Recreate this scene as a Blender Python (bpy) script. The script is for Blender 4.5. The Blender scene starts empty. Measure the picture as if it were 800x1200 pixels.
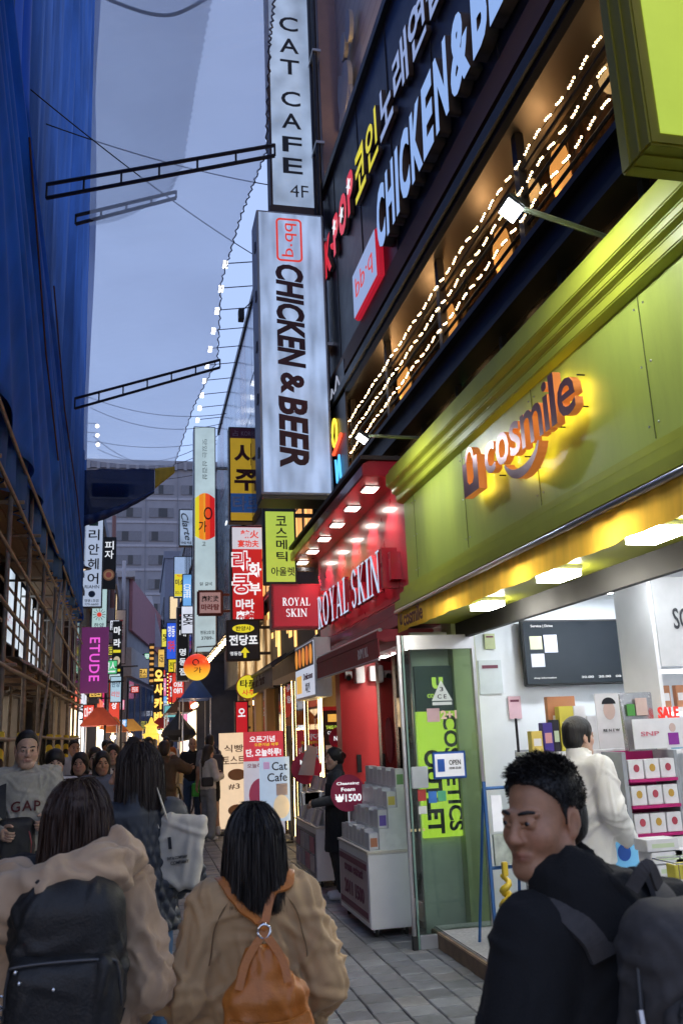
import bpy, bmesh, math, random
import numpy as np
from mathutils import Matrix, Vector

# ------------------------------------------------------------------ camera, sky, exposure
scene = bpy.context.scene
COL = scene.collection
R = math.radians
rnd = random.Random(7)
nr = np.random.RandomState(11)

cam_data = bpy.data.cameras.new('camera')
cam = bpy.data.objects.new('camera', cam_data)
COL.objects.link(cam)
cam.matrix_world = Matrix(((0.975422, -0.014522, -0.219865, 0.0),
                           (-0.216647, -0.245226, -0.944949, 0.0),
                           (-0.040194, 0.969357, -0.242345, 1.68),
                           (0, 0, 0, 1)))
cam_data.sensor_fit = 'VERTICAL'
cam_data.sensor_height = 36.0
cam_data.lens = 30.75
cam_data.clip_start = 0.05
cam_data.clip_end = 1500
cam_data.dof.use_dof = True
cam_data.dof.focus_distance = 8.0
cam_data.dof.aperture_fstop = 6.5
scene.camera = cam

world = bpy.data.worlds.new('World')
scene.world = world
world.use_nodes = True
wn, wl = world.node_tree.nodes, world.node_tree.links
sky = wn.new('ShaderNodeTexSky')
sky.sky_type = 'NISHITA'
sky.sun_disc = False
sky.sun_elevation = R(6.0)
sky.sun_rotation = R(200)
sky.ozone_density = 2.5
sky.air_density = 1.0
sky.dust_density = 0.6
# an even veil of twilight cloud over the clear sky
veil = wn.new('ShaderNodeMix'); veil.data_type = 'RGBA'
veil.inputs[0].default_value = 0.85
veil.inputs[7].default_value = (1.12, 1.42, 2.36, 1)
wl.new(sky.outputs[0], veil.inputs[6])
wl.new(veil.outputs[2], wn['Background'].inputs[0])
wn['Background'].inputs[1].default_value = 0.15
scene.view_settings.view_transform = 'Standard'
scene.view_settings.look = 'None'
scene.view_settings.exposure = 1.6
scene.view_settings.gamma = 1.0
scene.cycles.use_denoising = True
scene.cycles.sample_clamp_indirect = 4.0
scene.cycles.max_bounces = 8
scene.cycles.transparent_max_bounces = 16
scene.cycles.caustics_reflective = False
scene.cycles.caustics_refractive = False

# ------------------------------------------------------------------ materials
MATS = {}
def mat(name, col, rough=0.6, metal=0.0, emit=0.0, ecol=None, var=0.12, scale=6.0, stretch=(1, 1, 1),
        bump=0.0, bscale=60.0, alpha=1.0, trans=0.0, coat=0.0, spec=0.5, dirt=0.0, evar=0.0, escale=1.2, estretch=(1, 1, 1), sheen=0.0, world_tex=False):
    if name in MATS:
        return MATS[name]
    m = bpy.data.materials.new(name)
    m.use_nodes = True
    nt = m.node_tree; N, L = nt.nodes, nt.links
    b = N['Principled BSDF']
    tc = N.new('ShaderNodeTexCoord'); mp = N.new('ShaderNodeMapping')
    mp.inputs['Scale'].default_value = stretch
    if world_tex:
        ge = N.new('ShaderNodeNewGeometry'); L.new(ge.outputs['Position'], mp.inputs[0])
    else:
        L.new(tc.outputs['Object'], mp.inputs[0])
    nz = N.new('ShaderNodeTexNoise'); nz.inputs['Scale'].default_value = scale; nz.inputs['Detail'].default_value = 5
    L.new(mp.outputs[0], nz.inputs[0])
    mr = N.new('ShaderNodeMapRange')
    mr.inputs[1].default_value = 0.25; mr.inputs[2].default_value = 0.75
    mr.inputs[3].default_value = 1 - var; mr.inputs[4].default_value = 1 + var
    L.new(nz.outputs[0], mr.inputs[0])
    mx = N.new('ShaderNodeMix'); mx.data_type = 'RGBA'; mx.blend_type = 'MULTIPLY'; mx.inputs[0].default_value = 1
    mx.inputs[6].default_value = (*col, 1)
    L.new(mr.outputs[0], mx.inputs[7])
    out = mx.outputs[2]
    if dirt > 0:
        n2 = N.new('ShaderNodeTexNoise'); n2.inputs['Scale'].default_value = 1.7; n2.inputs['Detail'].default_value = 8
        n2.inputs['Roughness'].default_value = 0.7
        L.new(mp.outputs[0], n2.inputs[0])
        r2 = N.new('ShaderNodeMapRange'); r2.inputs[1].default_value = 0.45; r2.inputs[2].default_value = 0.75
        r2.inputs[3].default_value = 0; r2.inputs[4].default_value = dirt
        L.new(n2.outputs[0], r2.inputs[0])
        m2 = N.new('ShaderNodeMix'); m2.data_type = 'RGBA'
        m2.inputs[7].default_value = (0.035, 0.03, 0.025, 1)
        L.new(out, m2.inputs[6]); L.new(r2.outputs[0], m2.inputs[0]); out = m2.outputs[2]
    L.new(out, b.inputs['Base Color'])
    rr = N.new('ShaderNodeMapRange'); rr.inputs[3].default_value = max(0.02, rough - 0.08); rr.inputs[4].default_value = min(1, rough + 0.08)
    L.new(nz.outputs[0], rr.inputs[0]); L.new(rr.outputs[0], b.inputs['Roughness'])
    b.inputs['Metallic'].default_value = metal
    b.inputs['Alpha'].default_value = alpha
    b.inputs['Transmission Weight'].default_value = trans
    b.inputs['Coat Weight'].default_value = coat
    b.inputs['Specular IOR Level'].default_value = spec
    if sheen:
        b.inputs['Sheen Weight'].default_value = sheen
    if bump > 0:
        n3 = N.new('ShaderNodeTexNoise'); n3.inputs['Scale'].default_value = bscale; n3.inputs['Detail'].default_value = 4
        L.new(mp.outputs[0], n3.inputs[0])
        bp = N.new('ShaderNodeBump'); bp.inputs['Strength'].default_value = bump; bp.inputs['Distance'].default_value = 0.01
        L.new(n3.outputs[0], bp.inputs['Height']); L.new(bp.outputs[0], b.inputs['Normal'])
    if emit > 0:
        ec = ecol or col
        b.inputs['Emission Color'].default_value = (*ec, 1)
        b.inputs['Emission Strength'].default_value = emit
        if evar > 0:
            mp2 = N.new('ShaderNodeMapping'); mp2.inputs['Scale'].default_value = estretch
            L.new(tc.outputs['Object'], mp2.inputs[0])
            n4 = N.new('ShaderNodeTexNoise'); n4.inputs['Scale'].default_value = escale; n4.inputs['Detail'].default_value = 1
            L.new(mp2.outputs[0], n4.inputs[0])
            r4 = N.new('ShaderNodeMapRange'); r4.inputs[1].default_value = 0.3; r4.inputs[2].default_value = 0.7
            r4.inputs[3].default_value = emit * (1 - evar); r4.inputs[4].default_value = emit * (1 + evar)
            L.new(n4.outputs[0], r4.inputs[0]); L.new(r4.outputs[0], b.inputs['Emission Strength'])
    MATS[name] = m
    return m

def glow(name, col, s, evar=0.0, **k):
    return mat(name, tuple(min(0.8, c) * .45 for c in col), 0.4, emit=s * 0.34, ecol=col, evar=evar, **k)

def plain_glass(name, tintc=(0.9, 0.97, 0.94), alpha=0.12, rough=0.02, dark=(0.02, 0.03, 0.03)):
    """thin window glass: mostly see-through, mirror-like at a glancing angle"""
    if name in MATS:
        return MATS[name]
    m = bpy.data.materials.new(name); m.use_nodes = True
    N, L = m.node_tree.nodes, m.node_tree.links
    N.remove(N['Principled BSDF'])
    o = N['Material Output']
    t = N.new('ShaderNodeBsdfTransparent'); t.inputs[0].default_value = (*tintc, 1)
    d = N.new('ShaderNodeBsdfDiffuse'); d.inputs[0].default_value = (*dark, 1)
    g = N.new('ShaderNodeBsdfGlossy'); g.inputs['Roughness'].default_value = rough
    fr = N.new('ShaderNodeFresnel'); fr.inputs[0].default_value = 1.5
    m1 = N.new('ShaderNodeMixShader'); m1.inputs[0].default_value = alpha
    L.new(t.outputs[0], m1.inputs[1]); L.new(d.outputs[0], m1.inputs[2])
    m2 = N.new('ShaderNodeMixShader')
    L.new(fr.outputs[0], m2.inputs[0]); L.new(m1.outputs[0], m2.inputs[1]); L.new(g.outputs[0], m2.inputs[2])
    L.new(m2.outputs[0], o.inputs[0])
    MATS[name] = m
    return m

def net_mat(name, col, opac, cell=0.02):
    if name in MATS:
        return MATS[name]
    m = bpy.data.materials.new(name); m.use_nodes = True
    N, L = m.node_tree.nodes, m.node_tree.links
    N.remove(N['Principled BSDF'])
    o = N['Material Output']
    t = N.new('ShaderNodeBsdfTransparent')
    d = N.new('ShaderNodeBsdfDiffuse'); d.inputs[0].default_value = (*col, 1)
    tl = N.new('ShaderNodeBsdfTranslucent'); tl.inputs[0].default_value = (*col, 1)
    ms = N.new('ShaderNodeMixShader'); ms.inputs[0].default_value = 0.85
    L.new(d.outputs[0], ms.inputs[1]); L.new(tl.outputs[0], ms.inputs[2])
    tc = N.new('ShaderNodeTexCoord')
    ck = N.new('ShaderNodeTexVoronoi'); ck.inputs['Scale'].default_value = 1 / cell; ck.inputs['Randomness'].default_value = 0.15
    L.new(tc.outputs['Object'], ck.inputs[0])
    nz = N.new('ShaderNodeTexNoise'); nz.inputs['Scale'].default_value = 0.5; nz.inputs['Detail'].default_value = 3
    L.new(tc.outputs['Object'], nz.inputs[0])
    mr = N.new('ShaderNodeMapRange'); mr.inputs[1].default_value = 0.2; mr.inputs[2].default_value = 0.6
    mr.inputs[3].default_value = opac * 0.99; mr.inputs[4].default_value = opac * 1.01
    L.new(ck.outputs['Distance'], mr.inputs[0])
    mu = N.new('ShaderNodeMath'); mu.operation = 'MULTIPLY_ADD'; mu.inputs[1].default_value = 0.25; mu.inputs[2].default_value = -0.12
    L.new(nz.outputs[0], mu.inputs[0])
    ad = N.new('ShaderNodeMath'); ad.use_clamp = True
    L.new(mu.outputs[0], ad.inputs[0]); L.new(mr.outputs[0], ad.inputs[1])
    mx = N.new('ShaderNodeMixShader')
    L.new(ad.outputs[0], mx.inputs[0]); L.new(t.outputs[0], mx.inputs[1]); L.new(ms.outputs[0], mx.inputs[2])
    L.new(mx.outputs[0], o.inputs[0])
    MATS[name] = m
    return m

def backlit_cloth(m, amount=.5, col=(.85, .5, .06)):
    N, L = m.node_tree.nodes, m.node_tree.links
    t = N.new('ShaderNodeBsdfTranslucent'); t.inputs[0].default_value = (*col, 1)
    x = N.new('ShaderNodeMixShader'); x.inputs[0].default_value = amount
    L.new(N['Principled BSDF'].outputs[0], x.inputs[1]); L.new(t.outputs[0], x.inputs[2]); L.new(x.outputs[0], N['Material Output'].inputs[0])
    return m
def stripe_mat(name, c1, c2, per=0.16, axis=(0, 1, 1)):
    """diagonal hazard tape: two painted colours"""
    if name in MATS:
        return MATS[name]
    m = mat(name, c1, 0.5)
    N, L = m.node_tree.nodes, m.node_tree.links
    tc = N.new('ShaderNodeTexCoord'); vm = N.new('ShaderNodeVectorMath'); vm.operation = 'DOT_PRODUCT'
    vm.inputs[1].default_value = tuple(a / per for a in axis)
    L.new(tc.outputs['Object'], vm.inputs[0])
    fr = N.new('ShaderNodeMath'); fr.operation = 'FRACT'; L.new(vm.outputs['Value'], fr.inputs[0])
    gt = N.new('ShaderNodeMath'); gt.operation = 'GREATER_THAN'; gt.inputs[1].default_value = 0.5; L.new(fr.outputs[0], gt.inputs[0])
    mx = N.new('ShaderNodeMix'); mx.data_type = 'RGBA'; mx.inputs[6].default_value = (*c1, 1); mx.inputs[7].default_value = (*c2, 1)
    L.new(gt.outputs[0], mx.inputs[0]); L.new(mx.outputs[2], N['Principled BSDF'].inputs['Base Color'])
    return m

def brick_mat(name, c1, c2, mortar, sx, rough=0.7, bump=0.3, bw=0.5, rh=0.25, rot=(0, 0, 0)):
    if name in MATS:
        return MATS[name]
    m = mat(name, c1, rough)
    N, L = m.node_tree.nodes, m.node_tree.links
    tc = N.new('ShaderNodeTexCoord'); mp = N.new('ShaderNodeMapping'); mp.inputs['Rotation'].default_value = rot
    L.new(tc.outputs['Object'], mp.inputs[0])
    bt = N.new('ShaderNodeTexBrick'); bt.inputs['Scale'].default_value = sx
    bt.inputs['Color1'].default_value = (*c1, 1); bt.inputs['Color2'].default_value = (*c2, 1); bt.inputs['Mortar'].default_value = (*mortar, 1)
    bt.inputs['Brick Width'].default_value = bw; bt.inputs['Row Height'].default_value = rh; bt.inputs['Mortar Size'].default_value = 0.012
    L.new(mp.outputs[0], bt.inputs[0])
    L.new(bt.outputs[0], N['Principled BSDF'].inputs['Base Color'])
    bp = N.new('ShaderNodeBump'); bp.inputs['Strength'].default_value = bump; bp.inputs['Distance'].default_value = 0.01; bp.invert = True
    L.new(bt.outputs['Fac'], bp.inputs['Height']); L.new(bp.outputs[0], N['Principled BSDF'].inputs['Normal'])
    return m

# ------------------------------------------------------------------ object helpers
def tag(o, label=None, cat=None, group=None, kind=None):
    if label: o['label'] = label
    if cat: o['category'] = cat
    if group: o['group'] = group
    if kind: o['kind'] = kind
    return o

FRAME = {}   # things whose parts are given in world metres
def thing(name, label, cat, loc=(0, 0, 0), rotz=0.0, group=None, world_coords=False):
    o = bpy.data.objects.new(name, None)
    COL.objects.link(o)
    o.location = loc; o.rotation_euler = (0, 0, rotz)
    o.empty_display_size = 0.2
    tag(o, label, cat, group)
    if world_coords:
        FRAME[o.name] = Vector(loc)
    return o

def wl_of(parent):
    """offset to subtract from given coordinates for a child of parent"""
    off = Vector((0, 0, 0)); p = parent
    while p is not None:
        if p.type == 'EMPTY' and p.name not in FRAME and p.parent is None:
            return off               # local coordinates
        off += p.location
        p = p.parent
    return off

class MB:
    def __init__(s):
        s.v = []; s.f = []
    def add(s, vs, fs):
        n = len(s.v)
        s.v += [tuple(map(float, v)) for v in vs]
        s.f += [tuple(n + i for i in f) for f in fs]
        return s
    def box(s, x0, x1, y0, y1, z0, z1):
        x0, x1 = min(x0, x1), max(x0, x1); y0, y1 = min(y0, y1), max(y0, y1); z0, z1 = min(z0, z1), max(z0, z1)
        return s.add([(x0, y0, z0), (x1, y0, z0), (x1, y1, z0), (x0, y1, z0), (x0, y0, z1), (x1, y0, z1), (x1, y1, z1), (x0, y1, z1)],
                     [(0, 3, 2, 1), (4, 5, 6, 7), (0, 1, 5, 4), (1, 2, 6, 5), (2, 3, 7, 6), (3, 0, 4, 7)])
    def hexa(s, p):
        return s.add(p, [(0, 3, 2, 1), (4, 5, 6, 7), (0, 1, 5, 4), (1, 2, 6, 5), (2, 3, 7, 6), (3, 0, 4, 7)])
    def prism(s, poly, axis, a, b):
        ar = sum(poly[i][0] * poly[(i + 1) % len(poly)][1] - poly[(i + 1) % len(poly)][0] * poly[i][1] for i in range(len(poly)))
        if (ar < 0) != (axis == 'y'): poly = poly[::-1]
        if a > b: a, b = b, a
        return s._prism(poly, axis, a, b)
    def _prism(s, poly, axis, a, b):
        """poly: 2-D outline (counter-clockwise), extruded along an axis from a to b"""
        def P(u, v, w):
            return {'x': (w, u, v), 'y': (u, w, v), 'z': (u, v, w)}[axis]
        n = len(poly)
        vs = [P(u, v, a) for u, v in poly] + [P(u, v, b) for u, v in poly]
        return s.add(vs, [tuple(range(n))[::-1], tuple(range(n, 2 * n))] + [(i, (i + 1) % n, n + (i + 1) % n, n + i) for i in range(n)])
    def tube(s, pts, r, seg=8, caps=True):
        pts = [Vector(p) for p in pts]
        rs = r if isinstance(r, (list, tuple)) else [r] * len(pts)
        rings = []
        up = Vector((0, 0, 1))
        for i, p in enumerate(pts):
            d = (pts[min(i + 1, len(pts) - 1)] - pts[max(i - 1, 0)]).normalized()
            a = d.cross(up)
            if a.length < 1e-3: a = d.cross(Vector((0, 1, 0)))
            a.normalize(); b = d.cross(a)
            rings.append([p + rs[i] * (math.cos(2 * math.pi * k / seg) * a + math.sin(2 * math.pi * k / seg) * b) for k in range(seg)])
        vs = [v for rg in rings for v in rg]; fs = []
        for i in range(len(pts) - 1):
            for k in range(seg):
                k2 = (k + 1) % seg
                fs.append((i * seg + k, i * seg + k2, (i + 1) * seg + k2, (i + 1) * seg + k))
        if caps:
            fs.append(tuple(range(seg))[::-1]); fs.append(tuple(range((len(pts) - 1) * seg, len(pts) * seg)))
        return s.add(vs, fs)
    def lathe(s, prof, c=(0, 0, 0), seg=16):
        n = len(prof); vs = []; fs = []
        for k in range(seg):
            a = 2 * math.pi * k / seg
            for r, z in prof:
                vs.append((c[0] + r * math.cos(a), c[1] + r * math.sin(a), c[2] + z))
        for k in range(seg):
            k2 = (k + 1) % seg
            for i in range(n - 1):
                fs.append((k * n + i, k2 * n + i, k2 * n + i + 1, k * n + i + 1))
        return s.add(vs, fs)
    def ball(s, c, r, seg=12, rings=8):
        r = r if isinstance(r, (list, tuple)) else (r, r, r)
        vs = []; fs = []
        for i in range(rings + 1):
            t = math.pi * i / rings
            for k in range(seg):
                a = 2 * math.pi * k / seg
                vs.append((c[0] + r[0] * math.sin(t) * math.cos(a), c[1] + r[1] * math.sin(t) * math.sin(a), c[2] + r[2] * math.cos(t)))
        for i in range(rings):
            for k in range(seg):
                k2 = (k + 1) % seg
                fs.append((i * seg + k, (i + 1) * seg + k, (i + 1) * seg + k2, i * seg + k2))
        return s.add(vs, fs)
    def sheet(s, grid):
        """grid[i][j] of points"""
        a, b = len(grid), len(grid[0])
        vs = [p for row in grid for p in row]
        return s.add(vs, [(i * b + j, i * b + j + 1, (i + 1) * b + j + 1, (i + 1) * b + j) for i in range(a - 1) for j in range(b - 1)])
    def build(s, name, m, parent=None, bev=0.0, smooth=False, label=None, cat=None, group=None, kind=None, seg=2, solid=0.0):
        me = bpy.data.meshes.new(name)
        V = np.array(s.v, float)
        c = np.array([(V[:, 0].min() + V[:, 0].max()) / 2, (V[:, 1].min() + V[:, 1].max()) / 2, V[:, 2].min()])
        me.from_pydata((V - c).tolist(), [], s.f)
        if bev > 0 or solid > 0:
            bm = bmesh.new(); bm.from_mesh(me)
            if bev > 0:
                bmesh.ops.remove_doubles(bm, verts=bm.verts, dist=1e-6)
                bmesh.ops.bevel(bm, geom=[e for e in bm.edges if len(e.link_faces) == 2 and e.calc_face_angle(0) > 0.5], offset=bev, segments=seg, affect='EDGES', clamp_overlap=True)
            bm.to_mesh(me); bm.free()
        if smooth:
            me.polygons.foreach_set('use_smooth', [True] * len(me.polygons))
        me.update()
        if m is not None:
            me.materials.append(m)
        o = bpy.data.objects.new(name, me); COL.objects.link(o)
        off = wl_of(parent)
        o.parent = parent
        o.location = Vector(c) - off
        if solid > 0:
            md = o.modifiers.new('thickness', 'SOLIDIFY'); md.thickness = solid; md.offset = 0
        return tag(o, label, cat, group, kind)

def box(name, m, parent, x0, x1, y0, y1, z0, z1, bev=0.0, **k):
    return MB().box(x0, x1, y0, y1, z0, z1).build(name, m, parent, bev, **k)

TMP = bpy.data.scenes.new('lettering_workshop')
def _text_mesh(s, bold, depth, shear=0.0, space=1.0):
    cu = bpy.data.curves.new('lettering', 'FONT')
    cu.body = s; cu.size = 1.0; cu.offset = bold; cu.extrude = depth / 2; cu.shear = shear; cu.space_character = space
    cu.resolution_u = 3; cu.align_x = 'LEFT'
    o = bpy.data.objects.new('lettering', cu); TMP.collection.objects.link(o)
    vl = TMP.view_layers[0]; vl.update()
    me = bpy.data.meshes.new_from_object(o.evaluated_get(vl.depsgraph))
    bpy.data.objects.remove(o); bpy.data.curves.remove(cu)
    return me

def text(s, parent, m, cx, cz, w, h, y=-0.006, depth=0.004, bold=0.01, rot=0.0, name='lettering', shear=0.0, arc=None, space=1.0, label=None):
    """lettering fitted to a w x h box centred on (cx, cz) of the parent's front plane (facing local -Y)"""
    me = _text_mesh(s, bold, depth, shear, space)
    n = len(me.vertices)
    if n == 0:
        return None
    V = np.zeros(n * 3); me.vertices.foreach_get('co', V); V = V.reshape(-1, 3)
    x, z, d = V[:, 0].copy(), V[:, 1].copy(), V[:, 2].copy()
    x -= (x.min() + x.max()) / 2; z -= (z.min() + z.max()) / 2
    ww, hh = (w, h) if abs(rot) < 0.6 else (h, w)
    x *= ww / max(1e-6, np.ptp(x)); z *= hh / max(1e-6, np.ptp(z))
    if arc:
        z = z + arc * (1 - (2 * x / ww) ** 2)
    ca, sa = math.cos(rot), math.sin(rot)
    x, z = x * ca - z * sa, x * sa + z * ca
    dd = d / max(1e-6, np.ptp(d)) * depth
    W = np.stack([x, -dd, z], 1)
    me.vertices.foreach_set('co', W.ravel()); me.update()
    me.materials.clear(); me.materials.append(m)
    o = bpy.data.objects.new(name, me); COL.objects.link(o)
    o.parent = parent
    o.location = Vector((cx, y - depth / 2, cz)) - wl_of(parent)
    return tag(o, label)

def letters(s, parent, m, x0, zc, widths, h, y, depth, bold=0.02, gap=0.03, shear=0.0, name='letter', dz=None, mside=None):
    """raised letters, one part each; x0 is the left end of the word"""
    x = x0; out = []
    for i, ch in enumerate(s):
        if ch == ' ':
            x += widths.get(' ', 0.1); continue
        w = widths.get(ch, widths['*'])
        hh = h if not isinstance(h, dict) else h.get(ch, h['*'])
        z = zc if dz is None else zc + dz(i, x)
        o = text(ch, parent, m, x + w / 2, z, w, hh, y, depth, bold, name=name, shear=shear)
        if mside:
            o.data.materials.append(mside)
            for p in o.data.polygons:
                if abs(p.normal.y) < 0.7: p.material_index = 1
                elif p.normal.y > 0.7: p.material_index = 0
        out.append(o)
        x += w + gap
    return out

def lamp(kind, parent, loc, energy, col, size=0.2, rot=(0, 0, 0), spot=None, name='light'):
    d = bpy.data.lights.new(name, kind)
    d.energy = energy; d.color = col
    if kind == 'AREA': d.size = size
    elif kind == 'SPOT':
        d.spot_size = spot or R(90); d.spot_blend = 0.6; d.shadow_soft_size = size
    else: d.shadow_soft_size = size
    o = bpy.data.objects.new(name, d); COL.objects.link(o)
    o.parent = parent; o.location = Vector(loc) - wl_of(parent); o.rotation_euler = rot
    return o

# ------------------------------------------------------------------ shared materials
steel_dark = mat('dark painted steel', (0.02, 0.02, 0.024), 0.45, 0.3, bump=0.1)
steel = mat('brushed steel', (0.5, 0.5, 0.52), 0.35, 0.9)
galv = mat('galvanised pipe', (0.30, 0.27, 0.25), 0.5, 0.5, dirt=0.5, scale=9)
white_wall = mat('white painted wall', (0.72, 0.75, 0.78), 0.55, var=0.04, bump=0.05)
concrete = mat('stained concrete', (0.25, 0.25, 0.26), 0.85, var=0.2, scale=2.5, dirt=0.4, bump=0.3)
dark_panel = mat('dark cladding', (0.018, 0.02, 0.03), 0.35, 0.1, var=0.2)
black = mat('matt black', (0.012, 0.012, 0.013), 0.6)
ink = mat('dark ink', (0.01, 0.012, 0.02), 0.5)
white_plastic = mat('white laminate', (0.78, 0.78, 0.78), 0.35, var=0.04)
chrome = mat('polished metal', (0.75, 0.75, 0.77), 0.18, 1.0)
rubber = mat('rubber', (0.02, 0.02, 0.02), 0.8)
lampw = glow('white lamp', (1.0, 0.95, 0.86), 60.0)
lampwarm = glow('warm lamp', (1.0, 0.62, 0.28), 26.0)
ledc = glow('cold lamp', (0.86, 0.93, 1.0), 22.0)

# ------------------------------------------------------------------ ground and paving
g = MB(); g.add([(-250, -60, -0.06), (250, -60, -0.06), (250, 420, -0.06), (-250, 420, -0.06)], [(0, 1, 2, 3)])
g.build('ground', mat('asphalt', (0.05, 0.05, 0.052), 0.85, var=0.25, bump=0.4), kind='structure')
g = MB(); g.box(-6, 6, -6, 15.9, -0.05, -0.028)
pav = g.build('pavement', mat('joint mortar', (0.10, 0.092, 0.088), 0.95, var=0.3, scale=20), kind='structure')
pv_cols = [(0.21, 0.214, 0.226), (0.175, 0.18, 0.19), (0.25, 0.252, 0.258), (0.15, 0.153, 0.163), (0.24, 0.232, 0.228)]
pv_mats = [mat('paving stone %d' % i, c, 0.5, var=0.22, scale=14, bump=0.35, bscale=90, dirt=0.7, world_tex=True) for i, c in enumerate(pv_cols)]
PW, PL = 0.2, 0.2
def paver_mesh(m, w, l):
    b = MB(); e = 0.006
    b.add([(-w / 2, -l / 2, -0.03), (w / 2, -l / 2, -0.03), (w / 2, l / 2, -0.03), (-w / 2, l / 2, -0.03),
           (-w / 2, -l / 2, -e), (w / 2, -l / 2, -e), (w / 2, l / 2, -e), (-w / 2, l / 2, -e),
           (-w / 2 + e, -l / 2 + e, 0), (w / 2 - e, -l / 2 + e, 0), (w / 2 - e, l / 2 - e, 0), (-w / 2 + e, l / 2 - e, 0)],
          [(0, 1, 5, 4), (1, 2, 6, 5), (2, 3, 7, 6), (3, 0, 4, 7), (4, 5, 9, 8), (5, 6, 10, 9), (6, 7, 11, 10), (7, 4, 8, 11), (8, 9, 10, 11)])
    return b
proto = []
for m in pv_mats:
    b = paver_mesh(m, PW - 0.007, PL - 0.007)
    me = bpy.data.meshes.new('paver'); me.from_pydata(b.v, [], b.f); me.materials.append(m); proto.append(me)
rest = {}
spots = []
for ci in range(-20, 20):
    xx = ci * PW + PW / 2
    off = (0.0, 0.11, 0.05, 0.15)[ci % 4]
    for ri in range(-6, 79):
        spots.append((xx, ri * PL + off + PL / 2))
vis = sorted([p for p in spots if 4.6 < p[1] < 15.7 and -0.9 < p[0] < 2.4], key=lambda p: p[1])[:300]
vset = set(vis)
for p in spots:
    k = rnd.choice([0, 0, 1, 1, 2, 3, 4]); z = rnd.uniform(-0.003, 0.003)
    if p in vset:
        o = bpy.data.objects.new('paver', proto[k]); COL.objects.link(o); o.parent = pav
        o.location = Vector((p[0], p[1], z)) - pav.location
        o.rotation_euler = (rnd.gauss(0, .006), rnd.gauss(0, .006), 0)
    else:
        b = rest.setdefault(k, MB()); q = paver_mesh(None, PW - 0.007, PL - 0.007)
        b.add([(v[0] + p[0], v[1] + p[1], v[2] + z) for v in q.v], q.f)
for k, b in rest.items():
    b.build('distant_pavers', pv_mats[k], pav, kind='stuff')
g = MB(); g.box(-12, 14, 15.9, 150, -0.05, -0.002)
g.build('street', brick_mat('far paving', (0.26, 0.26, 0.275), (0.21, 0.21, 0.22), (0.05, 0.05, 0.05), 1.0, 0.5, bw=0.3, rh=0.2), kind='structure')
# ------------------------------------------------------------------ left side: building site
def folds(u, v, seed, n=9, amp=1.0, uf=(1.5, 9.0), vf=(0.05, 0.5)):
    q = np.random.RandomState(seed); o = 0 * u
    for i in range(n):
        fu = q.uniform(*uf); fv = q.uniform(*vf) * q.choice([-1, 1])
        o = o + np.sin(u * fu + v * fv + q.uniform(0, 6.28) + 0.6 * np.sin(v * 0.35 + q.uniform(0, 6))) / (1 + fu * 0.35)
    return amp * o / 2.2

def cloth(name, m, corner, nu, nv, bulge, label=None, cat=None, parent=None, solid=0.004, kind=None, group=None):
    """corner(u,v)->(x,y,z) for u,v in 0..1, bulge(u,v)->offset vector"""
    U, V = np.meshgrid(np.linspace(0, 1, nu), np.linspace(0, 1, nv), indexing='ij')
    P = np.stack(np.broadcast_arrays(*corner(U, V)), -1).astype(float) + np.stack(np.broadcast_arrays(*bulge(U, V)), -1)
    b = MB(); b.sheet([[tuple(P[i, j]) for j in range(nv)] for i in range(nu)])
    return b.build(name, m, parent, smooth=True, label=label, cat=cat, kind=kind, group=group, solid=solid)

tarp_a = mat('bright blue tarpaulin', (0.014, 0.15, 0.82), 0.75, spec=.15, var=0.3, scale=1.6, stretch=(1, 1, .25), bump=0.25, bscale=14, sheen=0.1)
tarp_b = mat('weathered blue tarpaulin', (0.06, 0.17, 0.50), 0.75, spec=.15, var=0.4, scale=2.5, stretch=(1, 1, .2), bump=0.3, bscale=18, dirt=0.3)
# near sheet: from y=3 to 22.6 at the bottom, its upper far edge slanting away
def c1(u, v):
    zb = 5.1 - 0.04 * (u * 19.6 + 3 - 9)
    ytop = 3 + u * 6.6; ybot = 3 + u * 19.5
    w = np.clip(v * 2.6, 0, 1)
    y = ybot * (1 - w) + ytop * w
    return (-1.43 + 0 * u, y, zb * (1 - v) + 15.5 * v)
cloth('blue_tarpaulin', tarp_a, c1, 150, 90, lambda u, v: (folds(u * 19, v * 10, 3, amp=0.10) + 0.05 * np.sin(v * 9), 0 * u, folds(u * 19, v, 5, amp=0.05) * (1 - v)),
      'bright blue tarpaulin hung over the scaffold on the left', 'tarpaulin')
cloth('blue_tarpaulin', tarp_b, lambda u, v: (-1.56 + 0 * u, 7 + u * 15.5 - v * 0.4, 4.5 + v * 22), 130, 110,
      lambda u, v: (folds(u * 16, v * 22, 8, n=14, amp=0.24, uf=(2, 18), vf=(.02, .3)), folds(u * 3, v * 22, 4, amp=0.12, vf=(0.3, 1.2)) * u, 0 * u),
      'weathered dark blue tarpaulin with long folds, behind the bright one', 'tarpaulin')
# ropes holding the tarpaulins
rope = mat('brown rope', (0.09, 0.05, 0.045), 0.9)
for pts, lb in (([(-1.30, 8.9, 8.2), (-1.30, 9.9, 7.6), (-1.3, 11.3, 6.7), (-1.3, 13.5, 5.9)], 'thin brown rope lashed down across the bright blue tarpaulin'),
                ([(-1.30, 11.9, 8.0), (-1.30, 14.2, 7.0), (-1.3, 17.5, 6.4), (-1.3, 20, 5.6)], 'second brown rope across the tarpaulin, farther down the street')):
    MB().tube(pts, 0.012, 6).build('rope', rope, None, smooth=True, label=lb, cat='rope')
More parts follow.
